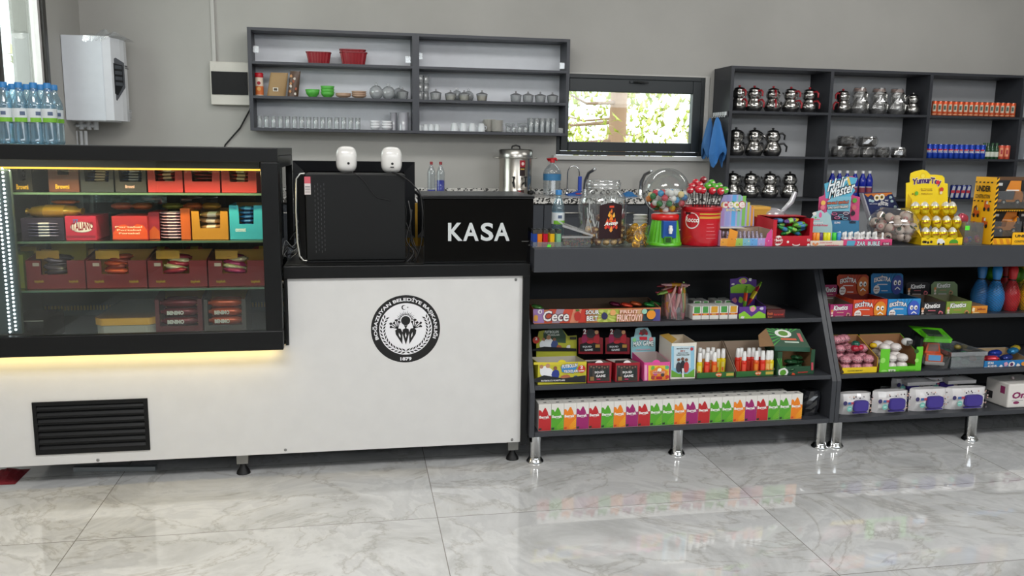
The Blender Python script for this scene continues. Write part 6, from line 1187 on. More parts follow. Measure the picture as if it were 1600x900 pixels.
# clear tub of flower toys
loc, w, h = frame(1505, 1534, 348, 385, 3.28, S1); t = thing('toy_tub', 'clear square tub with bright flower toys inside', 'tub', loc); b = MB(); cp_ = glass('#f0f0ee', .10, .05, .06); carton(b, w, .07, h, h, cp_, cp_, .0015); b.obj('tub', t); b = MB(); b.box(-w/2, -w/2+.022, -.0012, -.0004, h*.66, h*.86, M('#62e83c', .5)); b.obj('price_tag', t, 'green price tag')
for k, (px, py, c_, nm) in enumerate(((1509, 379, '#e82a7a', 'pink'), (1518, 374, '#2a5ad8', 'blue'), (1516, 381, '#6a3ab8', 'purple'), (1527, 378, '#e84a2a', 'orange'), (1529, 372, '#d82a8a', 'magenta'))):
    b = MB(); P = at(px, py, 3.30); b.T = Matrix.Translation((0, 0, 0))
    for q in range(5): b.ball((.007*math.cos(q*1.257), 0, .007*math.sin(q*1.257)), .006, M(c_, .35), 8, 6, r2=.004)
    b.ball((0, -.004, 0), .004, M('#e8c83a', .35), 8, 6); o = tag(b.obj('flower_toy'), nm+' flower toy inside the clear square tub', 'toy', 'flower toys'); o.location = (P.x, 3.30+.012*(k % 3), max(P.z, S1+.017))
bar((wx(1507, 346, 3.36), 3.375, S1+.105), .05, .03, .05, '#b8485a', 'small pink net bag leaning behind the flower toy tub', 'net bag', 0, .4, 'net_bag', 'bag')
# construction toy display
Y = 3.265; a = at(1511, 383, Y+.105); c = at(1547, 383, Y); t = thing('toy_vehicle_display', 'yellow and black Under Construction display of boxed toy vehicles', 'display', (c.x, Y, S1)); yl = M('#f4b512', .4); hk = M('#1a1a1a', .4); hR = wz(1550, 277, Y)-S1; w2 = .33; dpt = .105
xs0 = wx(1511, 383, Y+dpt)-c.x; zl = wz(1518, 275, Y+dpt)-S1
# the left cheek splays backwards to the left
A_, B_ = Vector((xs0, dpt, 0)), Vector((0, 0, 0)); b = MB(); LN = (A_-B_).length
b.add([tuple(A_), tuple(B_), (0, 0, hR), (xs0+.012, dpt, hR)], [(0, 1, 2, 3)], yl)
def onside(u, v): q = B_+(A_-B_)*u; return (q.x-.0006*(1+cnt_[0]), q.y-.0006*(1+cnt_[0]), v*hR)
cnt_ = [0]
def sp_(pts, m): cnt_[0] += .25; b.add([onside(u, v) for u, v in reversed(pts)], [tuple(range(len(pts)))], m)
vs, fs, _ = textmesh('UNDER', .04, 2); cnt_[0] = 1; b.add([onside(.84-.62*u, .78+.09*v) for u, v in vs], fs, hk); vs, fs, _ = textmesh('CONSTRUCTION', .03, 2); b.add([onside(.86-.64*u, .68+.06*v) for u, v in vs], fs, M('#4a3a1a', .4))
for k in range(5): sp_([(.92-k*.17, .91), (.84-k*.17, .91), (.82-k*.17, .93), (.90-k*.17, .93)], hk); sp_([(.92-k*.17, .63), (.84-k*.17, .63), (.82-k*.17, .65), (.90-k*.17, .65)], hk)
for u, v, s in ((.32, .52, 1), (.75, .42, 1), (.35, .27, 1), (.75, .2, .8)):
    sp_([(u+.12*s, v), (u-.14*s, v), (u-.14*s, v+.07), (u-.02, v+.07), (u, v+.13), (u+.1*s, v+.13)], M('#c85a1c', .4)); sp_([(u+.03, v+.08), (u-.05, v+.08), (u-.05, v+.12), (u+.02, v+.12)], M('#d8d8d0', .4))
    for q in (-.09, .09): sp_([(u+q*s+.055*math.cos(k*.8), v+.0+.032*math.sin(k*.8)) for k in range(8)], hk)
sp_([(.93, .42), (.9, .42), (.85, .55), (.75, .58), (.72, .5), (.76, .5), (.78, .55), (.84, .52)], M('#3a2a1a', .4))
b.box(0, w2, 0, .002, 0, .028, yl); b.box(0, w2, dpt-.002, dpt, 0, hR, M('#6a4a30', .6)); b.box(w2-.002, w2, 0, dpt, 0, hR, yl); b.box(0, w2, .002, dpt, 0, .002, hk); b.box(.008, w2-.002, .002, dpt-.002, hR*.50, hR*.51, yl); b.box(0, .011, 0, .003, 0, hR, hk)
for k in range(13): z = k*hR/13; b.add([(-.001, -.0008, z), (.012, -.0008, z+.012), (.012, -.0008, z+.022), (-.001, -.0008, z+.010)], [(0, 1, 2, 3)], yl)
for k in range(10): x = .02+k*.032; b.add([(x, -.0008, .002), (x+.016, -.0008, .002), (x+.006, -.0008, .026), (x-.01, -.0008, .026)], [(0, 1, 2, 3)], M('#d88a1a', .4))
for k in range(26): x = .012+k*.012; b.add([(x, .0015, hR*.495), (x+.006, .0015, hR*.495), (x+.009, .0015, hR*.512), (x+.003, .0015, hR*.512)], [(0, 1, 2, 3)], hk)
b.obj('carton', t)
L = LF(t.location, Y); b = MB(); p = L(1579, 383); q = L(1606, 363); b.prism([(p[0], p[1]+.002), (q[0]+.03, p[1]+.002), (q[0]+.03, q[1]), (p[0]+.004, q[1]), (p[0], q[1]-.006)], -.006, -.003, yl); b.text('UNDER', p[0]+.012, q[0]+.024, q[1]-.022, q[1]-.010, -.0066, hk, bold=.04); b.text('CONSTRUCTION', p[0]+.012, q[0]+.026, p[1]+.012, p[1]+.022, -.0066, M('#4a3a1a', .4), bold=.03); b.obj('sign', t, 'yellow Under Construction sign on the front lip')
for k, (x0, z0_, w_, h_) in enumerate(((.03, hR*.53, .145, hR*.42), (.18, hR*.53, .14, hR*.42), (.03, .032, .14, hR*.37), (.18, .032, .14, hR*.37))):
    t2 = thing('toy_vehicle', ('orange toy truck on a black card, upper left in the construction display', 'orange toy truck on a black card, upper right in the construction display', 'toy excavator on a black card, lower left in the construction display', 'toy excavator on a black card, lower right in the construction display')[k], 'toy truck', (c.x+x0, Y+.03, S1+z0_+.001), 0, 'boxed toy vehicles'); b = MB()
    b.box(0, w_, .03, .033, 0, h_, M('#1d1d1f', .5)); b.poly([(w_*.45, h_*.55), (w_, h_*.55), (w_, h_*.98), (w_*.62, h_*.98)], .029, M('#d8862a', .5)); b.rect(w_*.1, w_*.35, h_*.8, h_*.9, .0288, M('#c8c8c8', .5)); b.rect(w_*.5, w_*.95, h_*.60, h_*.66, .0285, M('#e8e8e0', .5)); b.obj('backing_card', t2)
    b = MB(); og = M('#e08a1c', .35); dg = M('#55585c', .35); zz = h_*.14
    if k < 2:
        b.box(w_*.08, w_*.92, 0, .026, zz+.012, zz+.022, og); b.prism([(w_*.62, zz+.022), (w_*.94, zz+.022), (w_*.94, zz+.045), (w_*.86, zz+.060), (w_*.66, zz+.060)], .0, .026, og); b.prism([(w_*.06, zz+.034), (w_*.2, zz+.022), (w_*.58, zz+.022), (w_*.62, zz+.06), (w_*.1, zz+.056)], -.002, .026, dg)
    else:
        b.box(w_*.2, w_*.8, 0, .026, zz+.012, zz+.028, og); b.prism([(w_*.45, zz+.028), (w_*.72, zz+.028), (w_*.72, zz+.055), (w_*.5, zz+.055)], 0, .026, og); b.prism([(w_*.72, zz+.03), (w_*.9, zz+.075), (w_*.95, zz+.07), (w_*.8, zz+.03)], .008, .018, og); b.prism([(w_*.88, zz+.07), (w_*.97, zz+.065), (w_*.99, zz+.04), (w_*.9, zz+.045)], .006, .02, dg)
    b.obj('body', t2)
    for wx_ in (w_*.26, w_*.74): b = MB(); b.T = Matrix.Translation((wx_, .0, zz+.011)) @ Matrix.Rotation(PI/2, 4, 'X'); b.lathe([(.012, -.026), (.012, .004)], hk, n=16); b.lathe([(.006, .0045), (0, .0048)], M('#c8c8c0', .3), n=12, caps=False); b.obj('wheel', t2)
    b = MB(); b.box(0, w_, -.006, -.0055, 0, h_*.62, glass('#eef0f2', .12, .05, .05)); b.obj('blister', t2)
# ================= goods on the low shelves
SA, SB, SC_ = .578, .344, .148
YA, YB, YC = 3.385, 3.275, 3.265
def fr(x0, x1, yt, yb, Y, z):
    a = wx(x0, yb, Y); c = wx(x1, yb, Y); return ((a+c)/2, Y, z), c-a-.002, wz((x0+x1)/2, yt, Y)-z
class Ly:                                   # stacks printed shapes one hair in front of another
    def __init__(s, b, L, y): s.b = b; s.L = lambda px, py: (L(px, py)[0], max(L(px, py)[1], .001)); s.y = y
    def p(s, pts, c_): s.y -= .0003; s.b.poly([s.L(*q) for q in reversed(pts)], s.y, M(c_, .5)); return s
    def r(s, x0, y0, x1, y1, c_): return s.p([(x0, y0), (x1, y0), (x1, y1), (x0, y1)], c_)
    def d(s, cx, cy, r, c_, ry=None): s.y -= .0003; c = s.L(cx, cy); q = s.L(cx+r, cy)[0]-c[0]; k = (ry or r)/r*q; s.b.poly([(c[0]+q*math.cos(a), max(c[1]+k*math.sin(a), .001)) for a in [i*PI/9 for i in range(18)]], s.y, M(c_, .5)); return s
    def bl(s, cx, cy, r, c_, ry=None, seed=1, amp=.4):
        s.y -= .0003; c = s.L(cx, cy); q = s.L(cx+r, cy)[0]-c[0]; rd_ = random.Random(seed); k = q*(ry or r)/r; s.b.poly([(c[0]+q*(1-amp*rd_.random())*math.cos(i*PI/5), max(c[1]+k*(1-amp*rd_.random())*math.sin(i*PI/5), .001)) for i in range(10)], s.y, M(c_, .5)); return s
    def t(s, txt, x0, y0, x1, y1, c_, co=None, **kw):
        p, q = s.L(x0, y1), s.L(x1, y0)
        if co: s.y -= .0004; s.b.text(txt, p[0]-.0015, q[0]+.0015, p[1]-.0015, q[1]+.0015, s.y, M(co, .5), **{**kw, 'bold': .08})
        s.y -= .0004; s.b.text(txt, p[0], q[0], p[1], q[1], s.y, M(c_, .5), **{**dict(bold=.03), **kw}); return s
# --- upper shelf, left unit
loc, w, h = fr(834, 1032, 482.5, 505, YA-.005, SA); w2_ = w
t = thing('sour_belt_box', 'long open Cece sour belt box with coloured stripes', 'sweet box', loc); b = MB(); L = LF(loc, loc[1]); carton(b, w, .17, h, h*1.25, M('#c8764a', .5), M('#5d4a38', .7), hs=h)
ly = Ly(b, L, 0)
for k, (x0, x1, s_, c_) in enumerate(((833, 850, 0, '#a07ab0'), (850, 862, 8, '#c24a34'), (862, 874, 8, '#a08a9a'), (874, 890, 8, '#c84a34'), (890, 903, 6, '#d88a6a'), (903, 916, 6, '#c83a2a'), (916, 935, 4, '#e0955a'), (935, 968, 0, '#a8b84a'), (968, 1003, 0, '#d8b080'), (1003, 1020, 4, '#2a4450'), (1020, 1031.5, 4, '#4a4a90'))):
    ly.y = -.0003-.00001*k; ly.p([(x0+s_, 483), (x1+s_ if x1 < 1031 else x1, 483), (x1, 504.8), (x0, 504.8)], c_)
ly.y = -.0006
for k in range(9): a = k*.698; ly.p([(946, 494), (946+22*math.cos(a), 494+10*math.sin(a)), (946+22*math.cos(a+.35), 494+10*math.sin(a+.35))], '#c8d06a') if abs(10*math.sin(a)) < 11 else 0
ly.y = -.0022
ly.t('Cece', 848, 484.5, 889, 502, '#ece8e4', '#5a3a4a', slope=-.02, shear=.15, bold=.02); ly.d(843.5, 487, 3.5, '#e4dce4').t('4', 842, 485, 845, 489, '#7a4a8a')
ly.bl(837, 497, 4, '#d89a3a', 6, 2, .2).bl(902, 494, 6, '#b83028', 8, 3, .15).bl(902, 484.5, 4, '#5a7a2a', 2).t('SOUR', 914.5, 484, 936, 491, '#f0ece8', '#3a3a4a').t('BELT', 916, 493, 933.5, 501, '#f0ece8', '#3a3a4a')
ly.bl(944, 493, 6, '#34345e', 6.5, 5, .25).d(957, 488, 4.5, '#e8a868').t('FRUIT', 968, 483.5, 997, 489.5, '#f2d0c0', '#c8704a').t('FRUKTOVYI', 963, 490, 1002, 502, '#f2d0c0', '#c8704a').d(1006, 486, 4, '#9ad0b8').d(1016.5, 491, 7, '#e8962a').bl(1017, 483.5, 4, '#4a9a3a', 1.5)
b.obj('carton', t); b = MB()
for x0, x1, z_ in ((-w/2+.16, -w/2+.205, h*1.25), (w*.22, w*.30, h*1.25)): b.box(x0, x1, .168, .17, z_, z_+.012, M('#6a5440', .7))
b.obj('lid_tab', t) if 0 else None
for k, (px, c_) in enumerate(((840, '#4a7a3a'), (965, '#6a1a3a'), (980, '#c8402a'), (998, '#d8663a'), (1015, '#2a7a3a'), (1028, '#3a8a4a'))): bar((wx(px, 480, YA+.06), YA+.07+.03*(k % 2), SA+.058), .05, .05, .02, c_, ('green', 'plum', 'red', 'orange', 'dark green', 'bright green')[k]+' wrapped sweet in the long sour belt box', 'sweets in the sour belt box', 0, .2, 'wrapped_sweet', 'sweet')
# clear drum of wrapped sweets
X = wx(1053, 503, YA+.04); r = (wx(1077, 490, YA)-wx(1037, 490, YA))/2; h = wz(1050, 458, YA)-SA; t = thing('sweet_drum', 'clear drum stuffed with long pink wrapped sweets', 'drum', (X, YA+.045, SA)); b = MB(); b.lathe([(r*.95, 0), (r, .006), (r, h)], glass('#f4f0f0', .12, .04, .04), n=30, caps=False); b.obj('drum', t)
rd = random.Random(31)
for k in range(26):
    c_ = ['#c8989a', '#b04a5a', '#d8a8a0', '#7a9a4a', '#c85a6a', '#d89a3a', '#9a3a4a'][k % 7]; top = k > 20
    if top: P = at(1050+rd.uniform(-8, 8), 441+3*(k-20), YA+.04); o = bar((P.x, YA+.04+rd.uniform(-.02, .03), P.z), .125, .03, .016, c_, 'pink wrapped stick lying across the top of the clear drum', 'sticks across the drum', rd.uniform(-.3, .3), rd.uniform(-.25, .05), 'wrapped_stick', 'sweet', stripe='#c8902a' if k % 2 else '#a82a2a')
    else: a = rd.uniform(0, 6.28) if k % 3 else math.radians(rd.uniform(-160, -20)); o = bar((X+r*.66*math.cos(a), YA+.045+r*.66*math.sin(a), SA+.075+rd.uniform(-.022, .03)), .115, .022, .014, c_, 'wrapped sweet stick standing inside the clear drum', 'sticks inside the drum', a+PI/2, PI/2+rd.uniform(-.3, .3), 'wrapped_stick', 'sweet')
# small white and green boxes
for k, (x0, x1, yt, dy, nm) in enumerate(((1081.5, 1095, 483, 0, 'g'), (1095.5, 1107.5, 483.5, 0, 'g'), (1108, 1122.5, 483, 0, 'o'), (1123.5, 1137, 482.5, 0, 'g'), (1138, 1152, 482.5, 0, 'o'), (1082, 1094, 477, 1, 'g'), (1097, 1106, 477, 1, 'g'), (1115, 1127, 476, 1, 'g'), (1131, 1143, 476, 1, 'g'))):
    Y = YA+.005+.085*dy; loc, w, h = fr(x0, x1, 481 if not dy else 476.5, 502.5 if not dy else 502.5, Y, SA); h = .058 if not dy else .066; b = MB(); b.box(-w/2, w/2, 0, .078, 0, h, M('#e8e6e0', .45)); b.rect(-w*.36, w*.36, h*.5, h*.98, -.0005, M('#4a9a48' if nm == 'g' else '#d8a02a', .45)); b.rect(-w*.5, w*.5, h*.32, h*.46, -.0006, M('#c8502a', .45)); b.rect(-w*.3, w*.2, h*.34, h*.42, -.0009, M('#e8b03a', .45)); b.rect(-w*.35, w*.35, .002, .076, 0, M('#4a9a48', .45)) if 0 else None
    tag(b.obj('mint_box', loc=loc), 'small white box with a '+('green' if nm == 'g' else 'yellow')+' label, '+(left_right(k, 5)+' of the front five' if not dy else left_right(k-5, 4)+' of the four standing behind'), 'box', 'small white boxes')
# purple and green display
loc, w, h = fr(1154, 1196, 479, 502, YA-.003, SA); t = thing('candy_display', 'purple and green zany candy display box with a raised header', 'display', loc); b = MB(); carton(b, w, .11, h, h*1.3, M('#5a2f8a', .45), M('#3a2a4a', .6), hs=h); L = LF(loc, loc[1]); ly = Ly(b, L, 0)
ly.p([(1154, 502), (1154, 491), (1163, 486), (1174, 495), (1186, 486), (1196, 491), (1196, 502)], '#8ac832').bl(1176, 482, 6, '#8ac832', 5, 3, .2).d(1176, 483, 3.8, '#e08aa8', 4).bl(1160, 496, 4, '#e0e0d8', 2.5, 2).bl(1190, 482, 4, '#c8c0d8', 3, 6).t('candy', 1166, 498, 1186, 500.5, '#3a5a1a'); b.obj('carton', t)
Yh = YA+.10; L = LF(loc, Yh); b = MB(); b.prism([L(*p) for p in reversed(((1141, 478), (1141, 436), (1152, 435), (1157, 432.5), (1165, 432.5), (1170, 436), (1182, 437), (1182, 478)))], .103, .106, M('#54308a', .45)); ly = Ly(b, L, .103)
ly.p([(1141.5, 449), (1152, 444), (1172, 444), (1181.5, 450), (1181.5, 458), (1141.5, 458)], '#8ac832').bl(1161, 439, 7, '#c8d84a', 5, 7, .3).d(1161.5, 439.5, 3.6, '#e0809a').bl(1172, 437, 3, '#e8e8e8', 3, 2).bl(1145, 444, 3, '#e8e8e0', 2, 4).bl(1147, 470, 5, '#e0809a', 6, 3).bl(1157, 468, 5, '#9ad04a', 6, 5); b.obj('back_card', t)
for k, (px, py, c1, rz_) in enumerate(((1163, 464, '#7ab83a', 1.5), (1177, 462, '#b8283a', 1.05), (1182, 456, '#8ab83a', 1.0))): P = at(px, py, YA+.06); bar((P.x, YA+.05+.012*k, P.z), .10, .03, .012, c1, ('upright green', 'leaning red', 'leaning lime')[k]+' sweet stick in the purple and green display', 'sticks in the purple display', 0, -rz_, 'wrapped_stick', 'sweet', stripe='#d84a2a' if k != 1 else '#d8c02a')
# maroon box
loc, w, h = fr(1197.5, 1226, 484, 500.5, YA+.005, SA); b = MB(); b.box(-w/2, w/2, 0, .11, 0, h*.98, M('#5f2626', .5)); b.prism([(-w*.45, h*.98), (w/2, h*.98), (-w*.28, h*1.28)], .03, .1, M('#4a3a34', .6)); L = LF(loc, loc[1]); Ly(b, L, 0).t('Fındık', 1199, 488, 1208, 492, '#d86a3a').t('karamel', 1209, 489, 1224, 493, '#c83a34').t('bar', 1200, 494, 1207, 497, '#d88a4a'); tag(b.obj('sweet_box', loc=loc), 'small dark maroon sweet box right of the purple display', 'sweet box')
# --- middle shelf, left unit
def headerbox(name, label, cat, x0, x1, yt, yb, cf, ci, d, hx0, hx1, hy0, hy1, ch, f1, f2, hb=None, tabc=None, grp=None, outline=None, hs=None, Y=YB, z=SB):
    loc, w, h = fr(x0, x1, yt, yb, Y, z); t = thing(name, label, cat, loc, 0, grp); b = MB(); hb_ = hb or h*1.5; carton(b, w, d, h, hb_, M(cf, .45), M(ci, .6), hs=h if hs is None else h*hs); ly = Ly(b, LF(loc, loc[1]), 0); f1(ly)
    if tabc: c = LF(loc, loc[1])((x0+x1)/2, yt+2); b.prism([(c[0]+.018*math.cos(a), c[1]+.016*math.sin(a)) for a in [k*PI/8 for k in range(9)]], .0005, .002, M(tabc, .45))
    b.obj('carton', t); L = LF(loc, Y+d); b = MB(); ol = outline or ((hx0, hy1), (hx0, hy0), (hx1, hy0), (hx1, hy1)); b.prism([L(*p) for p in reversed(ol)], d-.0005, d+.0015, M(ch, .45)); f2(Ly(b, L, d-.0005)); b.obj('header_card', t); return t, loc, w, h
def foot1(ly):
    ly.r(834, 566, 915.5, 570, '#d8c838').bl(850, 580, 8, '#e8e8ec', 9, 3, .2).d(846, 573, 3, '#b08060').bl(857, 583, 9, '#e8e8ec', 10, 5, .2).d(856, 571.5, 3.5, '#c09070').bl(868, 585, 7, '#2a3a8a', 9, 6, .2).d(867.5, 575, 3, '#8a5a44').bl(884, 590, 9, '#b06a4a', 6, 7).bl(899, 591, 6, '#38506a', 5, 8).p([(834, 592), (850, 586), (880, 591), (915, 586), (915, 597), (834, 597)], '#1a1c20')
    ly.p([(876, 573), (886, 569), (902, 572), (896, 583), (878, 581)], '#3a8ac8').t('FUTBOLUN', 878, 569, 902, 575.5, '#f0f0f0', '#2a3a5a', slope=.08).t('YILDIZLARI', 880, 577, 903, 582, '#f0f0f0', '#2a3a5a').d(908.5, 576, 6, '#c8382a').t('2', 906, 570.5, 910.5, 575.5, '#f2f2f2').t('adet', 904.5, 577, 912.5, 580, '#f2f2f2').t('FUTBOLCU KARTLARI', 845, 592, 882, 596, '#e0e0e0')
def foot2(ly):
    ly.p([(849, 534), (849, 520), (858, 513), (878, 513), (884, 524), (884, 536)], '#34503a').t('FUTBOLUN', 851, 516, 873, 521, '#e0e8e0', '#1a2a2a').t('YILDIZLARI', 855, 521.5, 874, 525, '#e0e8e0').bl(848, 538, 6, '#d8dce0', 7, 2, .2).d(849, 530, 2.5, '#a87858').bl(857, 536, 8, '#d8dce0', 9, 3, .2).d(857, 527, 3.5, '#b88868').bl(866, 538, 6, '#3a4a7a', 8, 4, .2).d(866, 530, 2.6, '#8a6048').bl(873, 542, 6, '#a05a3a', 5, 5).d(837.5, 531, 5.5, '#b83a28').t('2', 835.5, 527, 839.5, 531, '#f0f0f0').bl(888, 542, 4, '#d0d0d0', 5, 6).r(890, 526, 900, 530, '#2a2c20').p([(832, 545), (850, 541), (900, 544), (900, 548), (832, 548)], '#16181a')
headerbox('card_display', 'yellow and black football card display box', 'display', 840, 916, 566, 598, '#c8c034', '#b8b2a4', .17, 0, 0, 0, 0, '#a8aa34', foot1, foot2, hb=.075, tabc='#e0d02c', outline=((838, 560), (838, 529), (840, 527), (842, 518), (850, 516), (880, 516), (887, 525), (901, 524), (901, 560)))
def sq1(x0):
    def f(ly):
        ly.r(x0+2.5, 571, x0+35, 595.5, '#3a3430')
        for k in range(7): ly.bl(x0+6+k*4.2, 582+(k % 2)*1.5, 2.3, ('#23282a', '#4a4440', '#2a3a34')[k % 3], 8, k, .15).d(x0+6+k*4.2, 572.8+(k % 2)*1.5, 1.3, '#8a6a58')
        ly.t('SQUID', x0+11, 579, x0+26, 583.5, '#eceaea', '#1a1a1a').t('GAME', x0+13, 584.5, x0+28, 589, '#eceaea', '#1a1a1a').r(x0+4, 588, x0+10, 594, '#8a6a3a').r(x0+14, 591, x0+20, 592.5, '#c82a6a')
    return f
def sq2(x0):
    def f(ly): ly.bl(x0+9, 530, 5, '#8a1a4a', 9, 3, .2).bl(x0+19, 521, 8, '#26282c', 8, 5, .15).bl(x0+28, 531, 5, '#a01c2a', 10, 6, .2).d(x0+28, 519, 3, '#d8a070').t('2', x0+7, 514, x0+12, 522, '#e8e8e8').p([(x0+2, 549), (x0+2, 538), (x0+16, 533), (x0+34, 538), (x0+34, 549)], '#17171a').t('SQUID', x0+6, 540, x0+20, 543.5, '#c8ccd0').t('GAME', x0+9, 544.5, x0+22, 548, '#c8ccd0').r(x0+26, 538, x0+33, 543, '#a8803a').bl(x0+18, 534, 7, '#a81c2a', 3, 8)
    return f
for k, (x0, hx) in enumerate(((917.5, 904), (961, 946))): headerbox('card_display', ('left', 'right')[k]+' red and black game card display with open tray', 'display', x0, x0+38 if k else 955, 567, 597.5-k*.3, '#9e1a28', '#aaa49c', .15, 0, 0, 0, 0, '#7a1a24', sq1(x0), sq2(hx), hb=.06, tabc='#f0ecec', grp='red game card displays', outline=((hx, 553), (hx, 528), (hx+6, 527), (hx+8, 516), (hx+31, 516), (hx+33, 527), (hx+38, 528), (hx+38, 553)))
for k, (px, py) in enumerate(((929, 556), (933, 561), (975, 556), (980, 560))): P = at(px, py, YB+.07); b = MB(); b.box(-.028, .028, 0, .05, 0, .05, M('#2c1a18', .4)); b.rect(-.02, .022, .026, .044, -.0005, M('#8a5a2a', .5)); b.rect(-.028, .028, 0, .012, -.0006, M('#a01c28', .5)); tag(b.obj('card_pack', loc=(P.x, YB+.05+.055*(k % 2), SB+.004)), ('front', 'rear')[k % 2]+' card pack inside the '+('left', 'right')[k//2]+' red game display', 'card pack', 'card packs in the red displays')
def pk1(ly):
    ly.r(1013, 571, 1045, 595, '#e8c83a'); ly.p([(1015, 580), (1029, 572), (1044, 580), (1040, 594), (1018, 594)], '#e88a2a')
    for k, (cx_, cy_, c_) in enumerate(((1020, 575, '#6ab04a'), (1042, 574, '#5ab08a'), (1020, 590, '#a83a3a'), (1042, 589, '#c8382a'), (1030, 578, '#f2f0e0'), (1035, 585, '#4a3a3a'), (1024, 584, '#c85a8a'))): ly.bl(cx_, cy_, 4, c_, 4, k)
    ly.t('stickers', 1020, 579, 1038, 583, '#c82a2a', '#f2f0e0').r(1025, 588, 1034, 592, '#b81c2a').r(1006.5, 570, 1010.5, 594, '#f2a8c8')
def pk2(ly): ly.r(987, 527, 1023, 549, '#8ac0c8').bl(1005, 519, 8, '#7a4a4a', 6, 3).bl(1001, 521, 3, '#c8283a', 3, 4).bl(1010, 521, 3, '#c8283a', 3, 5).r(999, 526, 1011, 531, '#c82434').d(991, 531, 3, '#8ad08a').d(1017, 530, 3.4, '#e08a8a').t('MAX GAME', 989, 533, 1021, 542, '#e4f0f0', '#2a4a5a', wave=.2).t('ETİKETLER', 994, 544, 1016, 547, '#e4a0b8')
headerbox('sticker_display', 'hot pink sticker display box with a pale blue header', 'display', 1005, 1046, 566, 597, '#e0559a', '#b8a8a4', .16, 0, 0, 0, 0, '#9ac8d0', pk1, pk2, hb=.085, tabc='#f04aa8', outline=((986, 560), (986, 527), (991, 526), (993, 514), (997, 512), (1012, 512), (1017, 520), (1018, 527), (1024, 527), (1024, 560)))
# tall white card box
loc, w, h = fr(1047, 1086, 536, 593, YB+.01, SB); t = thing('card_box', 'tall white and blue open topped football card box', 'display', loc); b = MB(); carton(b, w, .15, h, h*1.02, M('#e8e4d8', .5), M('#c8b8a0', .6), hs=h); L = LF(loc, loc[1]); ly = Ly(b, L, 0)
ly.r(1049, 541, 1085, 589, '#8fc4dc').r(1053, 541, 1079, 575, '#c8dce4').p([(1049, 589), (1049, 578), (1060, 584), (1074, 584), (1085, 576), (1085, 589)], '#6aa83a').t('BEŞİKTAŞ', 1057, 543, 1076, 546, '#2a2a34').t('EN', 1063, 547, 1070, 549.5, '#a83a2a').t('BÜYÜK', 1059, 550, 1076, 552.5, '#3a3a3a').t('KARTALLAR', 1057, 553, 1077, 555.5, '#2a3a2a').d(1080.5, 545, 2.5, '#b83a4a')
for cx_, c_, r_ in ((1060, '#3a3a44', 6), (1066, '#2a2a30', 8), (1072, '#b83a3a', 6)): ly.bl(cx_, 576-r_*.4, 4.5, c_, r_+3, int(cx_), .15).d(cx_, 566-r_*.7, 2.4, '#7a5240')
ly.r(1065, 575, 1068, 590, '#e8e8e8'); b.obj('carton', t); b = MB(); b.quad((-w/2, .0, h), (-w/2+.03, .02, h+.012), (-w/2+.03, .12, h+.016), (-w/2, .15, h+.004), M('#c8a04a', .6)); b.obj('lid_flap', t)
# two green trays of spray bottles
def trayb(x0, x1, label, back):
    loc, w, h = fr(x0, x1, 586.5, 593.5, YB+.008, SB); t = thing('spray_tray', label, 'tray', loc, 0, 'green spray trays'); b = MB(); d = .15; hb = .125; m = M('#2f6a34', .5); im = M('#8f7d6c', .7)
    b.box(-w/2, w/2, 0, .002, 0, .024, m); b.box(-w/2, w/2, d-.002, d, 0, hb, m); b.rect(-w/2, w/2, .002, hb, d-.0025, im)
    for q in (-w/2, w/2-.002): b.side([(.0, 0), (.0, .03), (d*.9, hb*1.02), (d, hb*1.02), (d, 0)], q, q+.002, im)
    b.box(-w/2+.002, w/2-.002, .002, d-.002, 0, .002, im); c = w*.08; b.blob(c, .013, .016, .010, -.0004, M('#d8602a', .5), 12, .15, 2); b.rect(w*.28, w*.5-.004, .006, .019, -.0004, M('#c8b04a', .5)); b.text('sprey', c-.012, c+.012, .008, .016, -.0009, M('#f2dcc0', .5), bold=.04); b.obj('carton', t); return loc, w
l1, w1 = trayb(1088, 1147.5, 'left green cardboard tray of sour spray bottles', 0); l2, w2_ = trayb(1149, 1209, 'right green cardboard tray of sour spray bottles', 0)
sp = {}
SPR = [(1092, 0, 'yellow', 'left'), (1103.5, 0, 'red', 'left'), (1115, 0, 'orange', 'left'), (1109, 1, 'amber', 'left'), (1120, 2, 'yellow', 'left'), (1128, 2, 'yellow', 'left'), (1097, 2, 'amber', 'left'), (1104, 3, 'red', 'left'), (1112, 3, 'amber', 'left'), (1092, 3, 'amber', 'left'),
       (1151, 2, 'red', 'right'), (1161, 0, 'red', 'right'), (1168, 2, 'red', 'right'), (1175, 2, 'red', 'right'), (1180, 0, 'orange', 'right'), (1190, 0, 'red', 'right'), (1198, 0, 'amber', 'right'), (1203, 0, 'yellow', 'right'), (1156, 2.2, 'orange', 'right'), (1184, 2, 'red', 'right')]
rd = random.Random(3)
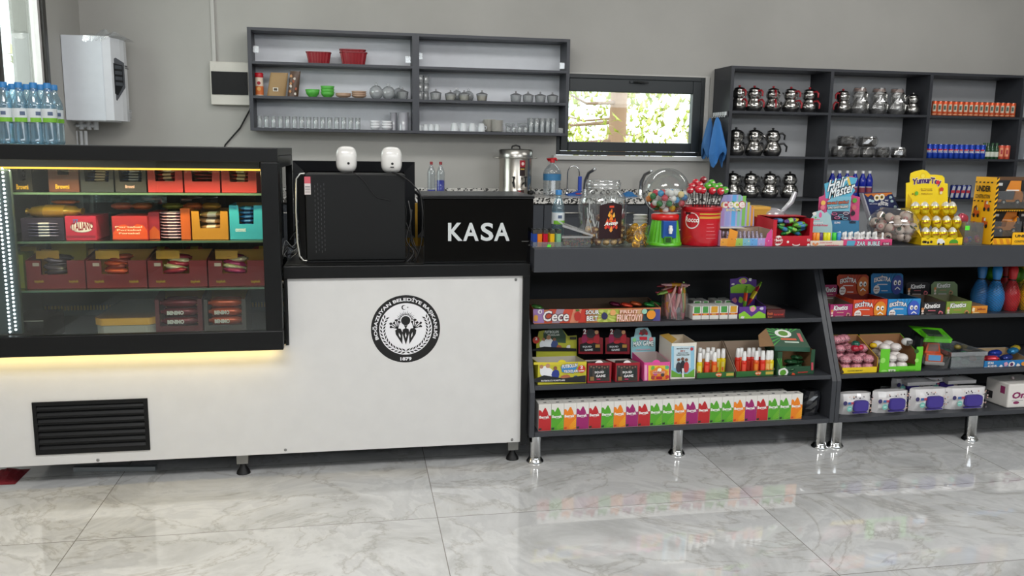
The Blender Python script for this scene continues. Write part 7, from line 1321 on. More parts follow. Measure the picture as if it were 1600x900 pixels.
for k, (px, row, c_, side_) in enumerate(SPR):
    if c_ not in sp:
        t2 = thing('spray_bottle', 'x', 'bottle', (0, 0, 0)); cc_ = {'yellow': '#e0c81c', 'red': '#d83020', 'orange': '#e0561c', 'amber': '#d8963a'}[c_]; b = MB(); b.lathe([(.0115, 0), (.0125, .003), (.0125, .058), (.009, .066)], M(cc_, .2, coat=.5), n=16); cyl_lab(b, .0128, -120, -60, .008, .05, M({'yellow': '#e8d86a', 'red': '#e8503a', 'orange': '#e88a2a', 'amber': '#e8b86a'}[c_], .4), 4)
        if c_ != 'red': cyl_lab(b, .0131, -108, -72, .010, .026, M('#e8762a', .4), 3)
        b.obj('body', t2); b = MB(); b.lathe([(.0098, .066), (.0095, .085), (.0075, .105), (.0, .1055)], WHITE, n=14); b.obj('cap', t2, 'white cap'); sp[c_] = t2
    else: t2 = dup(sp[c_])
    Y = YB+.026+.028*row; t2.rotation_euler = (0, 0, -.38); t2.location = (wx(px, 588, Y)+.0, Y, SB+.003); t2['label'] = c_+' spray bottle with a white cap, '+('front', 'second', 'third', 'back')[int(row)]+' row of the '+side_+' green tray'; t2['group'] = 'spray bottles in the '+side_+' tray'
# dark green open box with lid
loc, w, h = fr(1213, 1271, 545, 591, YB+.008, SB); t = thing('sour_sweet_box', 'dark green sweet box with its printed lid propped open', 'sweet box', loc); b = MB(); m = M('#1f4a30', .45); im = M('#8a6844', .7); d = .15
b.box(-w/2, w/2, 0, .002, 0, h*.32, m); b.box(-w/2, -w/2+.02, 0, .002, h*.32, h*.9, m); b.box(w/2-.018, w/2, 0, .002, h*.32, h*.95, m); b.rect(-w/2+.002, w/2-.002, .002, h, d-.003, im); b.box(-w/2, w/2, d-.002, d, 0, h, m)
for q in (-w/2, w/2-.002): b.side([(.002, 0), (.002, h*.9), (d-.002, h), (d-.002, 0)], q, q+.002, im if q > 0 else m)
b.box(-w/2+.002, w/2-.002, .002, d-.002, 0, .002, im); L = LF(loc, loc[1]); ly = Ly(b, L, 0)
for k in range(5): ly.p([(1223, 584), (1214+k*3, 560 if k < 3 else 572), (1215.4+k*3, 560 if k < 3 else 572)], '#4a9a3a')
ly.bl(1223, 582, 9, '#e8e8e4', 7.5, 3, .2).bl(1223, 582, 5.5, '#5a9a2a', 5, 4, .2).bl(1239, 585, 4, '#d8502a', 3.5, 5).t('GOMMY', 1246, 580, 1262, 583, '#c83a34').t('sour sweets', 1246, 584.5, 1262, 587, '#c8d8c8').r(1267, 566, 1270, 578, '#c8485a'); b.obj('carton', t)
b = MB(); P1 = [at(*p, YB+y_)-Vector(loc) for p, y_ in (((1210, 541), .03), ((1266, 543), .03), ((1250, 514), .082), ((1197, 513), .082))]; nrm = Vector((0, -.35, .94))*.001
def lq(pts, m_, k=1): b.add([tuple(p+nrm*k) for p in pts], [tuple(range(len(pts)))], m_)
lq(P1, m, 0); A1, B1, C1, D1 = P1
def bi(u, v): return A1*(1-u)*(1-v)+B1*u*(1-v)+C1*u*v+D1*(1-u)*v
for k in range(7): lq([bi(.45, .62), bi(k/7, 1), bi(k/7+.06, 1)], M('#3f9a3a', .45), .5)
for k in range(5): lq([bi(.45, .62), bi(0, .9-k*.2), bi(0, .83-k*.2)], M('#3f9a3a', .45), .5)
lq([bi(.42+.24*math.cos(q*.52), .72+.22*math.sin(q*.52)) for q in range(12)], M('#e4e6e0', .45), 1); lq([bi(.42+.14*math.cos(q*.52), .72+.14*math.sin(q*.52)) for q in range(12)], M('#5a8a2a', .45), 1.5)
lq([bi(.28, .36), bi(.72, .36), bi(.72, .46), bi(.28, .46)], M('#c85a34', .45), 1); lq([bi(.35, .22), bi(.75, .22), bi(.75, .29), bi(.35, .29)], M('#c0d0c0', .45), 1); lq([bi(.82, .3), bi(.9, .3), bi(.92, .75), bi(.82, .75)], M('#c85a5a', .45), 1)
E1 = [A1, B1, B1+Vector((0, 0, -.020)), A1+Vector((.003, 0, -.020))]; b.add([tuple(p) for p in reversed(E1)], [(0, 1, 2, 3)], M('#2f5a48', .45)); b.add([tuple(A1), tuple(D1), tuple(D1+Vector((-.035, .0, -.03))), tuple(A1+Vector((-.06, .02, -.005)))], [(0, 1, 2, 3)], im); b.obj('lid', t)
for k in range(5): bar((loc[0]+(-.03, .01, .035, -.01, .025)[k], YB+.03+.02*(k % 3), SB+h*.32*.5+.012*k), .07, .04, .02, '#1f4a2a', 'dark green shiny pack in the dark green open box', 'packs in the green box', .3*(k-2), .1*(k-2), 'wrapped_pack', 'sweet pack')
# --- bottom shelf, left unit: juice cartons
JC = {'r': ('red', '#c0282c'), 'g': ('green', '#58a82c'), 'o': ('orange', '#f0861c'), 'p': ('purple', '#a0246c')}; jp = {}
xs = wx(841, 677, YC); xe = wx(1252, 660, YC); pw = (xe-xs)/22; jh = .115
def juice(c_):
    nm, hx = JC[c_]; t2 = thing('juice_carton', 'x', 'juice carton', (0, 0, 0)); w = pw-.0012; b = MB(); d = .04; b.box(-w/2, w/2, 0, d, 0, jh, M('#e9e6e0', .4)); m = M(hx, .4); x = w/2
    b.poly([(-x, .001), (x, .001), (x, jh*.50), (x*.62, jh*.56), (x*.45, jh*.70), (x*.12, jh*.85), (-x*.05, jh*.86), (-x*.3, jh*.75), (-x*.45, jh*.69), (-x*.62, jh*.76), (-x*.85, jh*.79), (-x, jh*.77)], -.0004, m); l2 = {'r': '#a81c24', 'g': '#8ac83a', 'o': '#f8c02a', 'p': '#7c1a5a'}[c_]
    for k in range(4): b.poly([(-x*.1, .001+jh*.04*k), (x, jh*(.12+.09*k)), (x, jh*(.16+.09*k)), (-x*.1, jh*(.02+.04*k))], -.0007, M(l2, .4)) if c_ in 'og' else None
    b.poly([(-x*.95, jh*.47), (x*.98, jh*.49), (x*.98, jh*.57), (-x*.95, jh*.56)], -.0009, m); b.text('Berrak', -x*.9, x*.72, jh*.47, jh*.575, -.0014, M('#f4f2ee', .4), bold=.045); b.rect(-x*.3, x*.3, jh*.445, jh*.455, -.0012, M('#f4f2ee', .4)); b.poly([(-x*.95, jh*.04), (-x*.55, jh*.04), (-x*.5, jh*.12), (-x*.95, jh*.10)], -.0013, M('#2a3a30' if c_ != 'o' else '#d84a2a', .4)); b.obj('carton', t2)
    b = MB(); b.box(-.003, .009, d*.4, d*.6, jh+.0002, jh+.001, M('#3a3a3c', .4)); b.obj('straw_seal', t2); return t2
seq = 'rgoprgoprggoprggoprggo'
for row in range(2):
    for k, c_ in enumerate(seq if row == 0 else random.sample(seq, 22)):
        if row and k > 21-row: continue
        if c_ not in jp: jp[c_] = o = juice(c_)
        else: o = dup(jp[c_])
        o.location = (xs+pw*(k+.5), YC+.0005+row*.0415, SC_); nm = JC[c_][0]
        o['label'] = (nm+' juice carton, '+left_right(k, 22)+' in the front row') if row == 0 else nm+' juice carton in the '+('second', 'third')[row-1]+' row, '+left_right(k, 22-row); o['group'] = 'juice cartons, '+('front', 'second', 'third')[row]+' row'
loc, w, h = fr(1252, 1281, 614, 660, YC+.02, SC_); b = MB(); rd = random.Random(6); pl_ = M('#25262a', .12, coat=.6); prev = None
for j in range(7):
    q = j/6; row = []
    for i in range(14): a = 2*PI*i/14; rr = (.62+.5*math.sin(PI*min(q*.8+.12, 1)))*(1+rd.uniform(-.14, .14)); row.append((w/2*rr*math.cos(a)+.004*j, .05+.045*rr*math.sin(a), h*q))
    if prev: b.add(prev+row, [(i, (i+1) % 14, (i+1) % 14+14, i+14) for i in range(14)], pl_)
    prev = row
b.add(prev, [tuple(range(14))], pl_); b.poly([(-w*.2, h*.1), (-w*.05, h*.5), (-w*.25, h*.85), (-w*.3, h*.4)], -.004, M('#9a9ca0', .2)) if 0 else None
tag(b.obj('plastic_bag', loc=loc), 'crumpled black plastic bag at the right end of the juice cartons', 'bag')
# --- upper shelf, right unit
def kin(x, y, w_, h_, bg, ink, mush='#c8a08a'):
    def f(ly): ly.t('Kinetics', x+w_*.18, y+h_*.10, x+w_*.82, y+h_*.46, '#f0f0ee', ink, slope=.05, shear=.1).bl(x+w_*.11, y+h_*.5, w_*.07, '#d88a4a', h_*.14, 3).d(x+w_*.11, y+h_*.62, w_*.05, '#e8c8b8').bl(x+w_*.1, y+h_*.82, w_*.06, '#e0d8d0', h_*.12, 4).r(x+w_*.32, y+h_*.55, x+w_*.62, y+h_*.60, mush).r(x+w_*.25, y+h_*.80, x+w_*.62, y+h_*.86, '#c8c0c0').bl(x+w_*.82, y+h_*.72, w_*.13, mush, h_*.18, 5).bl(x+w_*.82, y+h_*.74, w_*.07, ink, h_*.09, 6)
    return f
def eks(x, y, w_, h_, face, ink):
    def f(ly):
        for k in range(5): ly.p([(x+w_*.55, y+h_*.5), (x+w_*(.3+.12*k), y), (x+w_*(.33+.12*k), y)], ink)
        ly.t('EKSİTRA', x+w_*.08, y+h_*.14, x+w_*.62, y+h_*.44, '#f2ece8', '#6a2a1a' if 'c' in face[:2] else '#1a3a6a', wave=.25).r(x+w_*.18, y+h_*.5, x+w_*.5, y+h_*.54, '#e8e0d8').d(x+w_*.16, y+h_*.76, w_*.10, '#f0ece8', h_*.19).t('ekşi', x+w_*.09, y+h_*.66, x+w_*.23, y+h_*.76, '#8a4a34').t('şeker', x+w_*.09, y+h_*.78, x+w_*.23, y+h_*.87, '#8a4a34').r(x+w_*.30, y+h_*.80, x+w_*.5, y+h_*.84, '#e8e0d8')
        cx_, cy_, r_ = x+w_*.80, y+h_*.54, w_*.18; ly.d(cx_, cy_, r_, face, h_*.42)
        for s_ in (-1, 1): ly.d(cx_+s_*r_*.35, cy_-h_*.1, r_*.28, '#f4f2ea', h_*.11).d(cx_+s_*r_*.35+r_*.06, cy_-h_*.08, r_*.12, '#1a1a1a', h_*.05)
        ly.p([(cx_-r_*.5, cy_+h_*.2), (cx_, cy_+h_*.08), (cx_+r_*.5, cy_+h_*.2), (cx_+r_*.4, cy_+h_*.24), (cx_, cy_+h_*.14), (cx_-r_*.4, cy_+h_*.24)], '#f0f0ec')
    return f
# right unit trays stand a little behind the edge; headers lean back
def tray2(name, label, x0, x1, yt, yb, c_, hd, fa, fb, hc, hb=.065, d=.15, inner='#7a6a5a', cat='sweet box'):
    return headerbox(name, label, cat, x0, x1, yt, yb, c_, inner, d, 0, 0, 0, 0, hc, fa, fb, hb=hb, outline=hd, Y=YA, z=SA)
def rr_(x0, y0, x1, y1, e=3): return ((x0, y1), (x0, y0+e), (x0+e, y0), (x1-e, y0), (x1, y0+e), (x1, y1))
tray2('sweet_display', 'magenta Kinetics sweet display at the left end of the shelf', 1296, 1331, 475.5, 498, '#a82a68', rr_(1287, 445, 1311, 479), kin(1296, 475, 35, 23, '#a82a68', '#5a1238'), kin(1284.5, 446, 27, 24, '', '#5a1238'), '#9a2a5a')
tray2('sweet_display', 'orange-red Eksitra sweet display with an orange face', 1331.5, 1384.5, 468, 497.5, '#d84a22', rr_(1308, 429, 1357, 466), eks(1331, 468, 54, 30, '#e08a22', '#b83a1a'), eks(1308, 429, 49, 33, '#c86a28', '#a03418'), '#b84020', hb=.075, inner='#7a1a14')
tray2('sweet_display', 'blue Eksitra sweet display with a blue face', 1385.5, 1436.5, 467, 496.5, '#2a8ccc', rr_(1361, 427, 1411, 466), eks(1385, 467, 52, 30, '#3a5ac0', '#1f70a8'), eks(1361, 427, 50, 33, '#3a4a9a', '#1f6aa0'), '#1f7ab8', hb=.075, inner='#1f4a6a')
tray2('sweet_display', 'black Kinetics sweet display beside the blue one', 1437.5, 1476, 472, 495, '#1d1a1c', rr_(1416, 441, 1452, 474), kin(1437, 472, 39, 23, '', '#3a2a2a', '#d8707a'), kin(1416, 442, 36, 21, '', '#3a2a2a', '#d8707a'), '#17151a')
tray2('sweet_display', 'olive green Kinetics sweet display', 1477, 1516.5, 471, 494, '#7f9a3c', rr_(1455, 440, 1496, 476, 5), kin(1477, 471, 40, 23, '', '#3a4a2a', '#c88a5a'), kin(1457, 440, 34, 23, '', '#4a5a3a', '#b88a6a'), '#7a9068', inner='#8a8a6a')
loc, w, h = fr(1517.5, 1542, 478, 492.5, YA, SA); b = MB(); b.box(-w/2, w/2, 0, .12, 0, h, M('#d88a2a', .5)); b.box(-w/2, w/2, -.0002, .1, h, h+.001, M('#8a6a4a', .7)); Ly(b, LF(loc, YA), 0).bl(1521, 484, 3, '#f0e0c0', 4, 2).t('Jelibon', 1526, 481, 1540, 486, '#8a2a1a').r(1520, 488, 1530, 490, '#e8d8a0'); tag(b.obj('sweet_box', loc=loc), 'small orange sweet box left of the bowling pins', 'sweet box')
# bowling set in a net
pin = {}
for k, (px, c_, nm, Y) in enumerate(((1528, '#2f72b0', 'blue', YA+.10), (1551.5, '#2585cc', 'blue', YA+.055), (1576, '#cc1f26', 'red', YA+.055), (1602, '#e8b80e', 'yellow', YA+.055), (1564, '#b8202a', 'red', YA+.15), (1590, '#c8b01a', 'yellow', YA+.15))):
    if c_ not in pin:
        t2 = thing('bowling_pin', 'x', 'bowling pin', (0, 0, 0)); b = MB(); b.lathe([(.030, 0), (.032, .004), (.040, .04), (.042, .062), (.038, .09), (.024, .128), (.016, .142), (.016, .15), (.021, .18), (.022, .195), (.016, .215), (0, .22)], M(c_, .3, coat=.2), n=24); b.obj('body', t2); b = MB(); b.lathe([(.0168, .143), (.0175, .146), (.0168, .149)], DK, n=20, caps=False); b.obj('neck_band', t2); pin[c_] = t2
    else: t2 = dup(pin[c_])
    t2.location = (wx(px, 490, Y), Y, SA); t2['label'] = ('shaded blue bowling pin, leftmost and set back', 'bright blue bowling pin at the front', 'red bowling pin in the net', 'yellow bowling pin cut by the picture edge', 'red bowling pin at the back of the net', 'yellow bowling pin at the back of the net')[k]; t2['group'] = 'toy bowling pins'
for k, (px, py) in enumerate(((1553, 428), (1588, 429))): Y = YA+.13; P = at(px, py, Y); b = MB(); b.ball((0, 0, 0), .038, M('#4f9a1c', .4), 20, 14); tag(b.obj('play_ball', loc=(P.x, Y, P.z)), ('left', 'right')[k]+' green play ball held in the net behind the pins', 'ball', 'green play balls')
b = MB(); nt_ = M('#1a1a1a', .6); Yn = YA+.012; x0_, x1_ = wx(1533, 480, Yn), wx(1625, 480, Yn); n_ = 22
def netz(u): return Yn+.10-.115*math.sin(PI*min(1, u*1.3+.15)) if u < .3 else Yn-.012
for s_ in (-1, 1):
    for k in range(-n_, n_*2):
        pts = []
        for j in range(13):
            v = j/12; u = k/n_+s_*v*.55
            if 0 <= u <= 1: pts.append((x0_+(x1_-x0_)*u, netz(u)+.01*math.cos(v*5), SA+.004+v*.145))
        if len(pts) > 1: b.tube(pts, .0007, nt_, 3, False)
tag(b.obj('ball_net'), 'black net wrapped around the toy bowling pins', 'net')
# --- middle shelf, right unit
YB2 = YB
def eggtray(x0, x1, yt, yb, label, c_, fn, nm):
    loc, w, h = fr(x0, x1, yt, yb, YB2, SB); t = thing('egg_toy_tray', label, 'tray', loc); b = MB(); d = .17; m = M(c_, .5); im = M('#8f6542', .75); hb = .135
    b.box(-w/2, w/2, 0, .002, 0, h, m); b.box(-w/2, w/2, d-.002, d, 0, hb, m); b.rect(-w/2, w/2, .002, hb, d-.0025, im)
    b.side([(.0, 0), (.0, h), (.0, h*2.6), (d, hb), (d, 0)], w/2-.002, w/2, m); b.quad((w/2-.0025, .001, h), (w/2-.0025, .001, h*2.6), (w/2-.0025, d, hb), (w/2-.0025, d, .002), im); b.side([(.002, 0), (.002, h), (d, hb*.8), (d, 0)], -w/2, -w/2+.002, im); b.box(-w/2+.002, w/2-.002, .002, d-.002, 0, .002, im)
    fn(b, Ly(b, LF(loc, YB2), 0), w, h); b.obj('carton', t); return loc, w, h
def fy(b, ly, w, h): ly.bl(1315, 582, 4, '#3a2a1a', 4, 3).t('COOKIE MINI KIT', 1324, 578, 1348, 580.5, '#3a3a1a').t('MAGNETİK SLİME', 1324, 582, 1358, 584.5, '#3a3a1a').t('toy set', 1332, 586, 1348, 587.5, '#5a5a2a')
def fg(b, ly, w, h):
    m = M('#66c82a', .5); z = wz(1400, 545, YB2)-SB; b.box(-w/2, -w/2+.045, 0, .002, h, z, m); b.box(w/2-.032, w/2, 0, .002, h, z+.006, m)
    ly.d(1381, 583, 5, '#9ae06a', 3).r(1388, 577, 1399, 582.5, '#d8e8c8').t('10', 1391, 578, 1397, 581.5, '#2a4a1a').t('MİNİ YUMURTA SET', 1405, 577, 1430, 579.5, '#2a5a1a').t('BOYAMA SETİ', 1410, 581, 1430, 583.5, '#2a5a1a').bl(1432, 549, 4, '#2a5a1a', 4, 7).d(1432, 563, 3, '#9ae06a').d(1379, 563, 4, '#9ae06a')
l1, w1, h1 = eggtray(1315, 1370, 574, 588.5, 'yellow fronted tray of pink speckled egg toys', '#e8c81c', fy, 0)
l2, w2_, h2 = eggtray(1373, 1439, 572.5, 586, 'lime green tray of white egg toys', '#66c82a', fg, 0)
def speck(nt, b, N, L):
    v = N('ShaderNodeTexNoise'); v.inputs['Scale'].default_value = 190; tc = N('ShaderNodeTexCoord'); L(tc.outputs['Object'], v.inputs[0]); r = ramp(nt, [(.40, '#4a1a28'), (.45, '#c8808e'), (.7, '#d898a0')]); L(v.outputs[0], r.inputs[0]); L(r.outputs[0], b.inputs['Base Color']); b.inputs['Roughness'].default_value = .25
SPK = nodemat('speckled_pink_shell', speck)
def eggtoy(m, nm):
    t2 = thing('egg_toy', 'x', 'egg toy', (0, 0, 0)); b = MB(); b.lathe([(.017, .0), (.024, .006), (.0255, .014), (.0255, .016), (.022, .026), (.012, .032), (0, .033)], m, n=20); b.obj('shell', t2); b = MB(); b.lathe([(.027, .0128), (.029, .0135), (.027, .0145)], glass('#f0f0f2', .2, .1, .25), n=20, caps=False); b.obj('plastic_rim', t2); return t2
e1, e2 = eggtoy(SPK, 'p'), eggtoy(M('#e4dcd8', .2, coat=.4), 'w'); u1 = u2 = False
for r_ in range(3):
    for i in range(3):
        for L_ in range(3 if r_ else 2):
            loc_ = (l1[0]-w1/2+.032+i*.0555, YB2+.034+r_*.052, SB+.004+L_*.036+ (r_*.0)); o = e1 if not u1 else dup(e1); u1 = True; o.location = loc_; o['label'] = 'pink speckled egg toy, '+('left', 'middle', 'right')[i]+' column, '+('front', 'middle', 'back')[r_]+' row, '+('bottom', 'second', 'top')[L_]+' layer'; o['group'] = 'pink speckled egg toys'
            if i < 2 or True:
                xo = l2[0]-w2_/2+.075+i*.056
                if i == 2: continue
                o = e2 if not u2 else dup(e2); u2 = True; o.location = (xo, YB2+.034+r_*.052, SB+.004+L_*.036); o['label'] = 'white egg toy, '+('left', 'right')[i]+' column, '+('front', 'middle', 'back')[r_]+' row, '+('bottom', 'second', 'top')[L_]+' layer of the green tray'; o['group'] = 'white egg toys in the green tray'
for i in range(3):
    o = dup(e1, (l1[0]-w1/2+.02+.028*i, YB2+.10+.012*i, SB+.114)); o['label'] = 'pink speckled egg toy on top of the pile, '+('left', 'middle', 'right')[i]; o['group'] = 'pink speckled egg toys'
X = wx(1335, 547, YB2+.04); b = MB()
for k, (dx, dz, c_) in enumerate(((0, 0, '#a81830'), (.03, -.004, '#b81c38'), (.015, .03, '#2a6a5a'), (-.02, .006, '#c8283a'))): b.ball((dx, 0, dz), .02, M(c_, .15, coat=.6), 12, 8, r2=.02, r3=.014)
for k, (px, py, c_, nm, rr) in enumerate(((1336, 548, '#a81830', 'dark red', .020), (1345, 550, '#c02440', 'bright red', .018), (1341, 539, '#1f5a4a', 'dark green', .020), (1371, 542, '#e0b81c', 'yellow', .016))):
    P = at(px, py, YB2+.05); b = MB(); b.ball((0, 0, 0), rr, M(c_, .12, coat=.6), 14, 8, r2=rr, r3=rr*.75); tag(b.obj('jelly_toy', loc=(P.x, YB2+.05+.01*k, max(P.z, SB+.10))), nm+' shiny jelly toy lying on the pink speckled egg toys', 'toy', 'shiny jelly toys')
b = MB(); P = at(1419, 534, YB2+.09); b.ball((0, 0, 0), .026, M('#e4e4e2', .4), 14, 8, r3=.018)
for k in range(7): b.box(-.02+k*.006, -.0175+k*.006, -.0262, -.024, -.012, .012, DK)
tag(b.obj('striped_egg', loc=(P.x-.005, YB2+.09, P.z)), 'white egg with black stripes on top of the green tray', 'egg toy')
# toy truck in a bag with a green header
P = at(1459, 572, YB2+.03); t = thing('toy_truck', 'orange toy truck in a clear bag with a green header', 'toy truck', (P.x, YB2+.03, SB+.001), -.35, None, (1.18, 1.0, 1.25)); og = M('#e2561c', .3, coat=.3); b = MB()
b.box(-.032, .032, .0, .07, .022, .052, og); b.prism([(-.028, .052), (.028, .052), (.021, .088), (-.021, .088)], .03, .085, og); b.box(-.034, .034, .085, .2, .03, .095, M('#6a6c70', .4)); b.obj('body', t, bevel=.005)
b = MB(); b.box(-.022, .022, -.002, .0, .028, .048, M('#5aa8e0', .3)); b.obj('radiator_grille', t, 'light blue grille'); b = MB(); b.poly([(-.021, .058), (.021, .058), (.016, .083), (-.016, .083)], .0285, M('#8a6a60', .15)); b.obj('windscreen', t); b = MB(); b.box(-.036, .036, -.008, .004, .012, .024, M('#a8a49c', .3, .5)); b.obj('bumper', t, bevel=.002)
for s_ in (-1, 1):
    for y_ in (.03, .16): b = MB(); b.T = Matrix.Translation((s_*.034, y_, .02)) @ Matrix.Rotation(PI/2, 4, 'Y'); b.lathe([(.0195, -.008), (.0195, .008)], DK, n=18); b.obj('wheel', t)
b = MB(); rd = random.Random(5); prev = None; pbm = glass('#f4f6f8', .07, .08, .0)
for z_, k_ in ((.001, 1.0), (.05, 1.08), (.10, 1.0), (.125, .8)):
    row = [(.047*k_*q[0]*(1+rd.uniform(-.06, .06)), .09+.105*k_*q[1]*(1+rd.uniform(-.05, .05)), z_) for q in ((-1, -1), (-.3, -1.15), (.3, -1.12), (1, -1), (1.1, 0), (1, 1), (0, 1.05), (-1, 1), (-1.1, 0))]
    if prev: b.add(prev+row, [(i, (i+1) % 9, (i+1) % 9+9, i+9) for i in range(9)], pbm)
    prev = row
b.obj('plastic_bag', t); b = MB(); gm_ = M('#58b81c', .4); b.add([(-.04, .01, .108), (.055, -.01, .112), (.05, .13, .128), (-.07, .15, .130)], [(0, 1, 2, 3)], gm_); b.add([(-.04, .01, .108), (.055, -.01, .112), (.05, -.012, .098), (-.045, .008, .094)], [(3, 2, 1, 0)], gm_); b.add([(-.02, .03, .1125), (.03, .02, .1155), (.03, .10, .1255), (-.03, .11, .1265)], [(0, 1, 2, 3)], M('#2a3a2a', .4)); b.obj('header_card', t, 'bright green header card')
# clear lidded bin
loc, w, h = fr(1484, 1536, 551, 582, YB2+.012, SB); t = thing('storage_tub', 'large clear plastic tub with small green toys inside', 'tub', loc); b = MB(); cm_ = glass('#e8ecee', .12, .06, .10, '#cfd4d8'); carton(b, w, .2, h, h, cm_, cm_, .002); b.obj('tub', t)
b = MB(); rm_ = glass('#e4e8ea', .25, .08, .38, '#c8ccd0')
for q in ((-w/2-.008, w/2+.008, -.008, .0), (-w/2-.008, w/2+.008, .2, .208)): b.box(q[0], q[1], q[2], q[3], h-.014, h+.004, rm_)
for q in ((-w/2-.008, -w/2), (w/2, w/2+.008)): b.box(q[0], q[1], 0, .2, h-.014, h+.004, rm_)
for k in range(26): b.box(-w/2+k*w/26, -w/2+k*w/26+.002, -.0095, -.008, h-.014, h+.002, rm_)
b.obj('rim', t, 'ribbed rim')
rd = random.Random(12)
for k in range(16): c_, nm = (('#2f6a4a', 'dark green'), ('#3a7a5a', 'green'), ('#b8583a', 'rust red'), ('#8a7a3a', 'olive'))[(0, 1, 0, 2, 1, 0, 3, 1)[k % 8]]; b = MB(); b.blob(0, 0, .02, .014, 0, M(c_, .4), 9, .5, k); b = MB(); b.ball((0, 0, 0), .018, M(c_, .4), 8, 6, r2=.014, r3=.012); tag(b.obj('small_toy', loc=(loc[0]+rd.uniform(-w*.36, w*.40), YB2+.035+rd.random()*.14, SB+.014+.022*(k//6)+.002)), nm+' small toy inside the large clear tub', 'toy', 'small toys in the clear tub')
# blue tray of packs
loc, w, h = fr(1537, 1610, 563, 577, YB2+.012, SB); t = thing('sweet_tray', 'blue printed tray of small packs at the right edge', 'tray', loc); b = MB(); carton(b, w, .16, h, h*1.7, M('#1f78b8', .5), M('#a08a6a', .7), hs=h); ly = Ly(b, LF(loc, loc[1]), 0); ly.r(1538, 573.5, 1609, 576.5, '#e0e4e8').t('STAR', 1543, 565, 1553, 569, '#f0f0f0', '#1a3a6a').t('KIDS', 1543, 570, 1557, 574, '#f0f0f0', '#1a3a6a').bl(1571, 569, 4, '#d8a0b8', 4, 3).bl(1580, 569, 6, '#e8e4e0', 5, 4).d(1580, 569, 2.5, '#5a2a5a').bl(1590, 570, 4, '#e8e0d8', 3, 5).bl(1598, 568, 4, '#d8903a', 4, 6).bl(1563, 572, 3, '#e8e8f0', 2.5, 8); b.obj('carton', t)
for k, (px, py, c_, nm) in enumerate(((1546, 561, '#c83a48', 'red'), (1553, 558, '#23388a', 'navy'), (1562, 554, '#1f3a9a', 'dark blue'), (1570, 558, '#2a3a80', 'navy'), (1585, 549, '#2a78a8', 'sea blue'), (1594, 547, '#c8b03a', 'yellow'))): P = at(px, py, YB2+.06); bar((P.x, YB2+.05+.02*(k % 3), max(P.z, SB+.03)), .06, .04, .03, c_, nm+' small pack in the blue printed tray, '+left_right(k, 6), 'packs in the blue tray', .2*(k-2), -.1, 'wrapped_pack', 'sweet pack')
# --- bottom shelf, right unit: wet wipes and a napkin pack
def wipes(x0, x1, yt, yb, Y, z, label, rz=0, seed=1, vis=True):
    a = wx(x0, yb, Y); c = wx(x1, yb, Y); w = (c-a)*.96; h = (wz((x0+x1)/2, yt, Y)-z)*1.04; t = thing('wet_wipes', label, 'wet wipes', ((a+c)/2, Y, z), rz, 'wet wipe packs'); rd = random.Random(seed); wm_ = M('#e2e0e0', .22, coat=.3); b = MB(); d = .075; n = 10; rows = []
    for j in range(9):
        v = j/8; row = []; th = d*(.5+.5*math.sin(PI*min(max(v*.9+.06, 0), 1)))
        for i in range(n+1):
            u = i/n; e = 1-.10*abs(2*u-1)**6; k_ = math.sin(PI*min(max(u*1.0, .0), 1))**.35; row.append((-w/2+w*u, d/2-th/2*k_-.004*(rd.random()-.5)*k_, h*(v-.0)*(1-.07*rd.random()*(1-k_))))
        rows.append(row)
    for j in range(8):
        for i in range(n):
            f_ = [rows[j][i], rows[j][i+1], rows[j+1][i+1], rows[j+1][i]]; b.add(f_, [(0, 1, 2, 3)], wm_, True); g_ = [(p[0], d-p[1], p[2]) for p in f_]; b.add(g_, [(3, 2, 1, 0)], wm_, True)
    for i in range(n):
        for j in (0, 8): p, q = rows[j][i], rows[j][i+1]; b.add([p, q, (q[0], d-q[1], q[2]), (p[0], d-p[1], p[2])], [(0, 1, 2, 3) if j else (3, 2, 1, 0)], wm_)
    y_ = -.0025
    for k in range(16): s_ = 1 if k < 12 else -1; b.blob(w*(.33+.12*rd.random()) if k < 12 else w*(-.3+.6*rd.random()), h*(.08+.84*rd.random()) if k < 12 else h*.9, .005, .005, y_-.0002*k*.3+ (.006 if k < 12 else 0), M(['#3a2a34', '#c8a090', '#8a8088', '#d8c0b8'][k % 4], .4), 7, .5, k)
    b.disc(-w*.40, h*.60, .010, y_+.004, M('#3a3468', .4)); b.rect(-w*.33, -w*.16, h*.55, h*.66, y_, M('#b8485a', .4)); b.rect(-w*.33, -w*.24, h*.55, h*.66, y_-.0003, M('#3a6aa8', .4)); b.disc(-w*.27, h*.34, .013, y_, M('#7ac4b8', .4)); b.rect(-w*.31, -w*.23, h*.32, h*.36, y_-.0003, M('#e0f0ec', .4))
    for x_ in (-.03, .0): b.rect(x_, x_+.007, h*.80, h*.86, y_, M('#2a2a3a', .4)); b.rect(x_+.010, x_+.022, h*.82, h*.835, y_, M('#8a8a94', .4))
    b.text('dry', -w*.28, -w*.02, h*.90, h*1.0, y_+.010, M('#2a2a34', .4), bold=.03) if 0 else None
    b.obj('pack', t); b = MB(); cx_, cz_ = w*.06, h*.46; hw, hh = w*.225, h*.27
    def se(k_, n_=24, e=4): return [(cx_+hw*k_*math.copysign(abs(math.cos(2*PI*i/n_))**(2/e), math.cos(2*PI*i/n_)), cz_+hh*k_*math.copysign(abs(math.sin(2*PI*i/n_))**(2/e), math.sin(2*PI*i/n_))) for i in range(n_)]
    b.prism(se(1), -.007, .004, M('#3d2f86', .35)); b.prism(se(.88), -.0085, -.007, M('#43358f', .35)); b.box(cx_-hw*.95, cx_+hw*.95, -.006, .004, cz_-hh*1.28, cz_-hh*1.08, M('#3d2f86', .35)); b.obj('flip_lid', t, 'purple flip lid'); return t
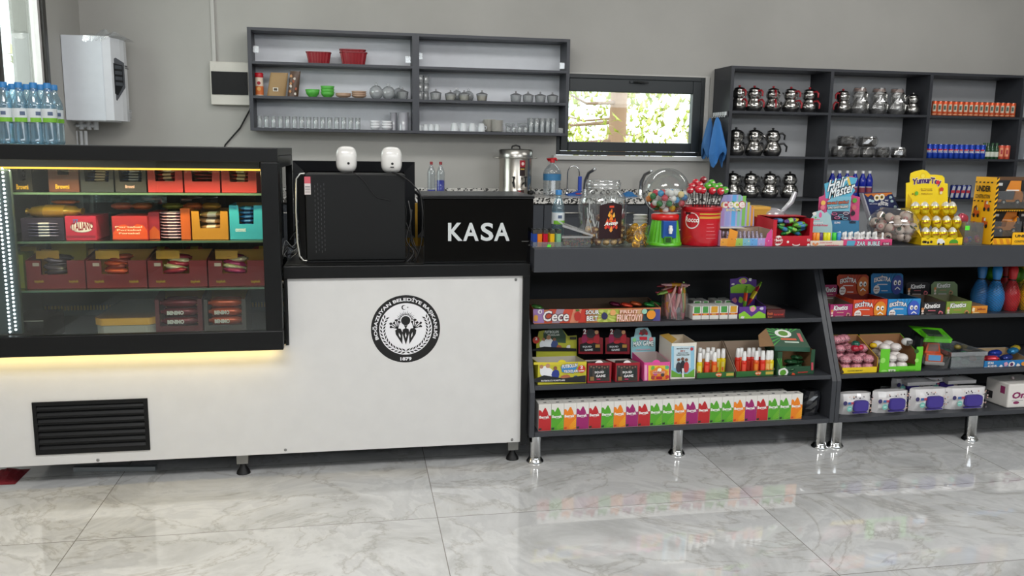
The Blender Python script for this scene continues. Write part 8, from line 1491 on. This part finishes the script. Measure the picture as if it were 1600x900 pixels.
for k, a_ in enumerate(((1313, 1366, 618, 654.5), (1367, 1424, 614.5, 652.5), (1425, 1484, 611, 649), (1482, 1546, 609, 646))): wipes(*a_, YC+.01, SC_, 'white wet wipe pack with a purple lid, '+left_right(k, 4)+' of the front four', 0, k)
for k, a_ in enumerate(((1396, 1442, 594, 640), (1446, 1496, 592, 640))): wipes(*a_, YC+.12, SC_+.062, ('left', 'right')[k]+' wet wipe pack raised behind the front row', 0, k+7)
for k in range(2): b = MB(); P = wx((1419, 1471)[k], 640, YC+.12); b.box(-.07, .07, 0, .11, 0, .060, M('#d8d6d6', .4)); b.rect(-.03, .03, .012, .05, -.0005, M('#3d2f86', .4)); b.rect(-.06, -.045, .02, .04, -.0005, M('#7ac4b8', .4)); tag(b.obj('wet_wipes', loc=(P, YC+.13, SC_)), ('left', 'right')[k]+' flat wet wipe pack lying under the raised pack at the back', 'wet wipes', 'wet wipe packs')
for k, (px, yt) in enumerate(((1437, 605), (1500, 603))):
    P = at(px, yt, YC+.10); b = MB(); n = 8; g = [[(-.075+.15*i/n, .085*j/n, .012*math.sin(PI*i/n)*math.sin(PI*j/n)) for j in range(n+1)] for i in range(n+1)]; m = M('#dddada', .25)
    b.box(-.073, .073, 0, .085, -.016, 0, m)
    for i in range(n):
        for j in range(n): b.add([g[i][j], g[i+1][j], g[i+1][j+1], g[i][j+1]], [(0, 1, 2, 3)], m, True)
    for q in range(7): b.add([(x_*1.0+.006*math.cos(a), .03+.05*((q*37) % 10)/10*.6+.005*math.sin(a), .0135) for x_ in [-.05+.016*q] for a in [i*1.05 for i in range(6)]], [(0, 1, 2, 3, 4, 5)], M(['#3a3a40', '#7ac4b8', '#8a8088'][q % 3], .4))
    tag(b.obj('wet_wipes', loc=(P.x, YC+.088, SC_+.118)), ('left', 'right')[k]+' wet wipe pack lying flat on top of the front packs', 'wet wipes', 'wet wipe packs')
a = wx(1573, 645, YC+.01); t = thing('napkin_pack', 'large white napkin pack with magenta lettering at the right edge', 'napkins', (a, YC+.012, SC_)); h = wz(1573, 602, YC)-SC_; b = MB(); wm_ = M('#e6e2dc', .35); b.add([(0, 0, 0), (.2, 0, 0), (.2, 0, h), (0, 0, h), (-.014, .13, 0), (.2, .16, 0), (.2, .16, h*1.02), (-.014, .13, h*1.02)], [(0, 1, 2, 3), (4, 0, 3, 7), (3, 2, 6, 7), (5, 4, 7, 6), (1, 5, 6, 2), (0, 4, 5, 1)], wm_)
vs, fs, _ = textmesh('One', .04, 2, .1); b.add([(.02+.10*u, -.0008, h*.38+h*.28*v+.004*u) for u, v in vs], fs, M('#8a1a5a', .4)); b.disc(.045, h*.22, .016, -.0006, M('#8a2a5a', .4), .007); b.rect(.02, .08, h*.30, h*.315, -.0006, M('#6a6a6a', .4)); b.add([(-.003, .02, h*.55), (-.0055, .045, h*.55), (-.0055, .045, h*.85), (-.003, .02, h*.85)], [(0, 3, 2, 1)], M('#9a3a6a', .4)); b.add([(-.010, .085, h*.2), (-.013, .12, h*.2), (-.013, .12, h*.5), (-.010, .085, h*.5)], [(0, 3, 2, 1)], M('#3a3a3a', .4)); b.obj('pack', t, bevel=.006); b = MB(); b.ball((.075, .07, h*1.02+.006), .008, M('#c8b8b8', .3), 8, 6); b.obj('twist_tie', t)
